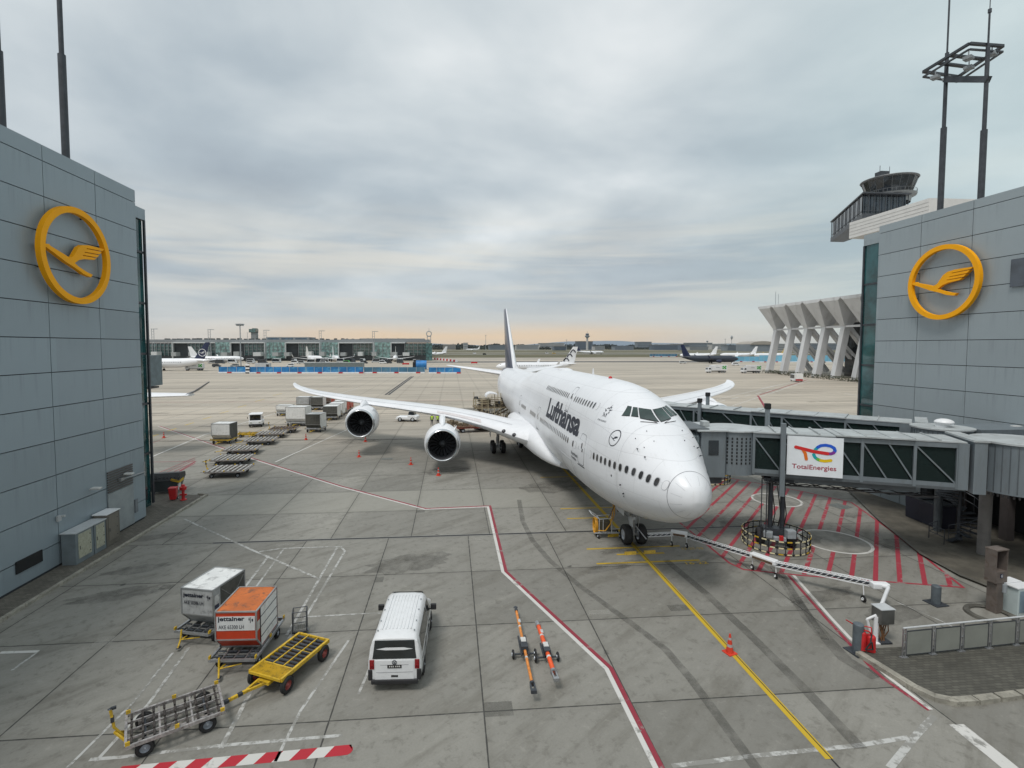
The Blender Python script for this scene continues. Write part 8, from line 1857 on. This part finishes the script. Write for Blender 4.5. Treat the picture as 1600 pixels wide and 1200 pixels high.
def bld(x0, x1, ytop, Y, mi, label, ybase=None, win_=True, name='distant_building'):
    a, b2 = fx(x0, Y), fx(x1, Y); zt = QY((x0 + x1) / 2, ytop, Y).z; t = thing(name, label, 'building', ((a + b2) / 2, Y, 0), 0, 'buildings beyond the runways'); w_ = b2 - a
    g = MB(); g.box((0, 15, zt / 2), (w_, 30, zt)); o = g.build('walls', BC[mi], t); g = MB(); g.box((0, 15, zt + .6), (w_ + 2, 32, 1.2)); g.build('roof', BC[(mi + 1) % 4], t)
    if win_:
        g = MB()
        for z in [zt * k / 4 for k in (1, 2, 3)]: g.box((0, -.3, z), (w_ * .94, .4, zt * .10))
        g.build('window_bands', BC[2], o)
    return t
B_ = [(692, 712, 538.5, 1850, 3, 'low tan building right of the ring tower'), (724, 731, 536, 1850, 0, 'small white block with a tall end, left of the jumbo fin'), (764, 790, 539.5, 1700, 1, 'low grey hall just left of the jumbo fin'), (806, 842, 539.5, 1700, 0, 'low white hall just right of the jumbo fin'), (843, 882, 536.5, 1900, 0, 'pale office row left of the distant tower'), (866, 884, 541, 1500, 2, 'blue-grey shed left of the distant tower'), (902, 926, 533.5, 1700, 2, 'dark block at the foot of the distant tower'), (929, 945, 541, 1500, 0, 'long white shed right of the distant tower'), (960, 990, 541, 1600, 1, 'low grey shed in the middle distance'), (996, 1018, 534.5, 1900, 1, 'tall grey building above the treeline, right of centre'), (1020, 1066, 539, 1600, 2, 'long blue-grey hall right of centre'), (1066, 1077, 538, 1500, 2, 'dark square hall with a white frame'), (1077, 1107, 542, 1450, 0, 'long white hall with flat roof, right of centre'), (1073, 1113, 536, 2000, 1, 'grey blue block row behind the white hall'), (1112, 1135, 538, 1800, 0, 'pale building row left of the far right mast'), (1136, 1182, 540, 1300, 1, 'low grey hall left of the arched hangar'), (1205, 1240, 538, 1300, 0, 'white offices seen between the pylons'), (1240, 1345, 537, 1500, 1, 'grey hall seen behind the pylon row')]
for x0, x1, yt, Y, mi, lb2 in B_: bld(x0, x1, yt, Y, mi, lb2)
# arched hangar
Y = 1150; a, b2 = fx(1172, Y), fx(1212, Y); zt = QY(1190, 533, Y).z; t = thing('arched_hangar', 'grey hangar with a shallow arched brown roof left of the pylons', 'hangar', ((a + b2) / 2, Y, 0)); w_ = (b2 - a); 
g = MB(); g.box((0, 30, zt * .35), (w_, 60, zt * .7)); g.build('walls', BC[1], t); g = MB(); g.rings([[Vector((-w_ / 2 * math.cos(math.pi * k / 14), y, zt * .66 + zt * .34 * math.sin(math.pi * k / 14))) for k in range(15)] for y in (-2, 62)]); g.build('roof', BC[3], t, smooth=True)
# distant control tower
Y = 1500; x = fx(917.5, Y); t = thing('distant_control_tower', 'slim white control tower with a dark mushroom head on the horizon', 'control tower', (x, Y, 0)); k = Y / 790
zt = QY(917, 521, Y).z; g = MB(); g.cyl((0, 0, 0), (0, 0, zt - 6 * k), 1.9 * k, 1.5 * k, n=14); g.build('shaft', BC[0], t, smooth=True)
g = MB(); g.lathe([(zt - 7 * k, 1.6 * k), (zt - 5.2 * k, 3.8 * k), (zt - 3.4 * k, 3.8 * k), (zt - 3.2 * k, 2.2 * k)], 'z', (0, 0, 0), 20); g.build('gallery', BC[1], t); g = MB(); g.lathe([(zt - 3.2 * k, 2.0 * k), (zt - .9 * k, 2.8 * k), (zt, 2.2 * k), (zt, .01)], 'z', (0, 0, 0), 20); g.cyl((0, 0, zt), (0, 0, zt + 3 * k), .2 * k); g.build('cab', BC[2], t)
def pole(px, yt, Y, label, head=0):
    x = fx(px, Y); zt = QY(px, yt, Y).z; t = thing('radio_mast', label, 'mast', (x, Y, 0), 0, 'masts on the horizon'); k = Y / 790; g = MB(); g.cyl((0, 0, 0), (0, 0, zt), .45 * k, .25 * k, n=6); g.build('pole', GREYP, t)
    g = MB(); 
    if head: g.lathe([(zt - head * k, .5 * k), (zt - head * .6 * k, 1.7 * k), (zt - head * .3 * k, 1.7 * k), (zt, .4 * k)], 'z', (0, 0, 0), 12, True)
    else: g.box((0, 0, zt), (2.2 * k, k, .6 * k))
    g.build('head', GREYP, t)
for a_ in ((759, 524, 1400, 'thin mast left of the jumbo fin', 0), (885, 531, 1500, 'thin mast left of the distant tower', 0), (1105, 532, 1500, 'short mast with a round head right of centre', 3), (1133, 530, 1400, 'thin mast left of the bulb-headed mast', 0), (1143, 524, 1700, 'bulb-headed mast on the right horizon', 7), (387, 520, 700, 'thin mast left of the squat tower', 0)): pole(*a_)
# marker signs & grey poles on the far field, low red boards
for i, (x, y) in enumerate(((741, 568), (634, 570))):
    p = G(x, y); t = thing('apron_sign', ['low red board left of the jumbo fin', 'low red board above the dull blue barrier'][i], 'sign', p, 0, 'low red boards'); g = MB(); g.box((0, 0, .7), (4.5, .3, 1.0)); g.build('board', RED, t); g = MB(); [g.box((s * 1.8, 0, .15), (.2, .3, .3)) for s in (-1, 1)]; g.build('foot', BLACK, t)
# ---------------------------------------------------------------- thin air: far things fade a little
hz = bpy.data.materials.new('thin_haze'); hz.use_nodes = True; hz.node_tree.nodes.clear(); t = NT(hz.node_tree)
pv = t.n('ShaderNodeVolumePrincipled', Color=(.80, .86, .92), Density=.00003, Anisotropy=.2); om = t.n('ShaderNodeOutputMaterial'); t.l.new(pv.outputs[0], om.inputs['Volume'])
b = MB(); b.box((0, 4400, 114), (19000, 10400, 232)); b.build('haze', hz, kind='stuff')
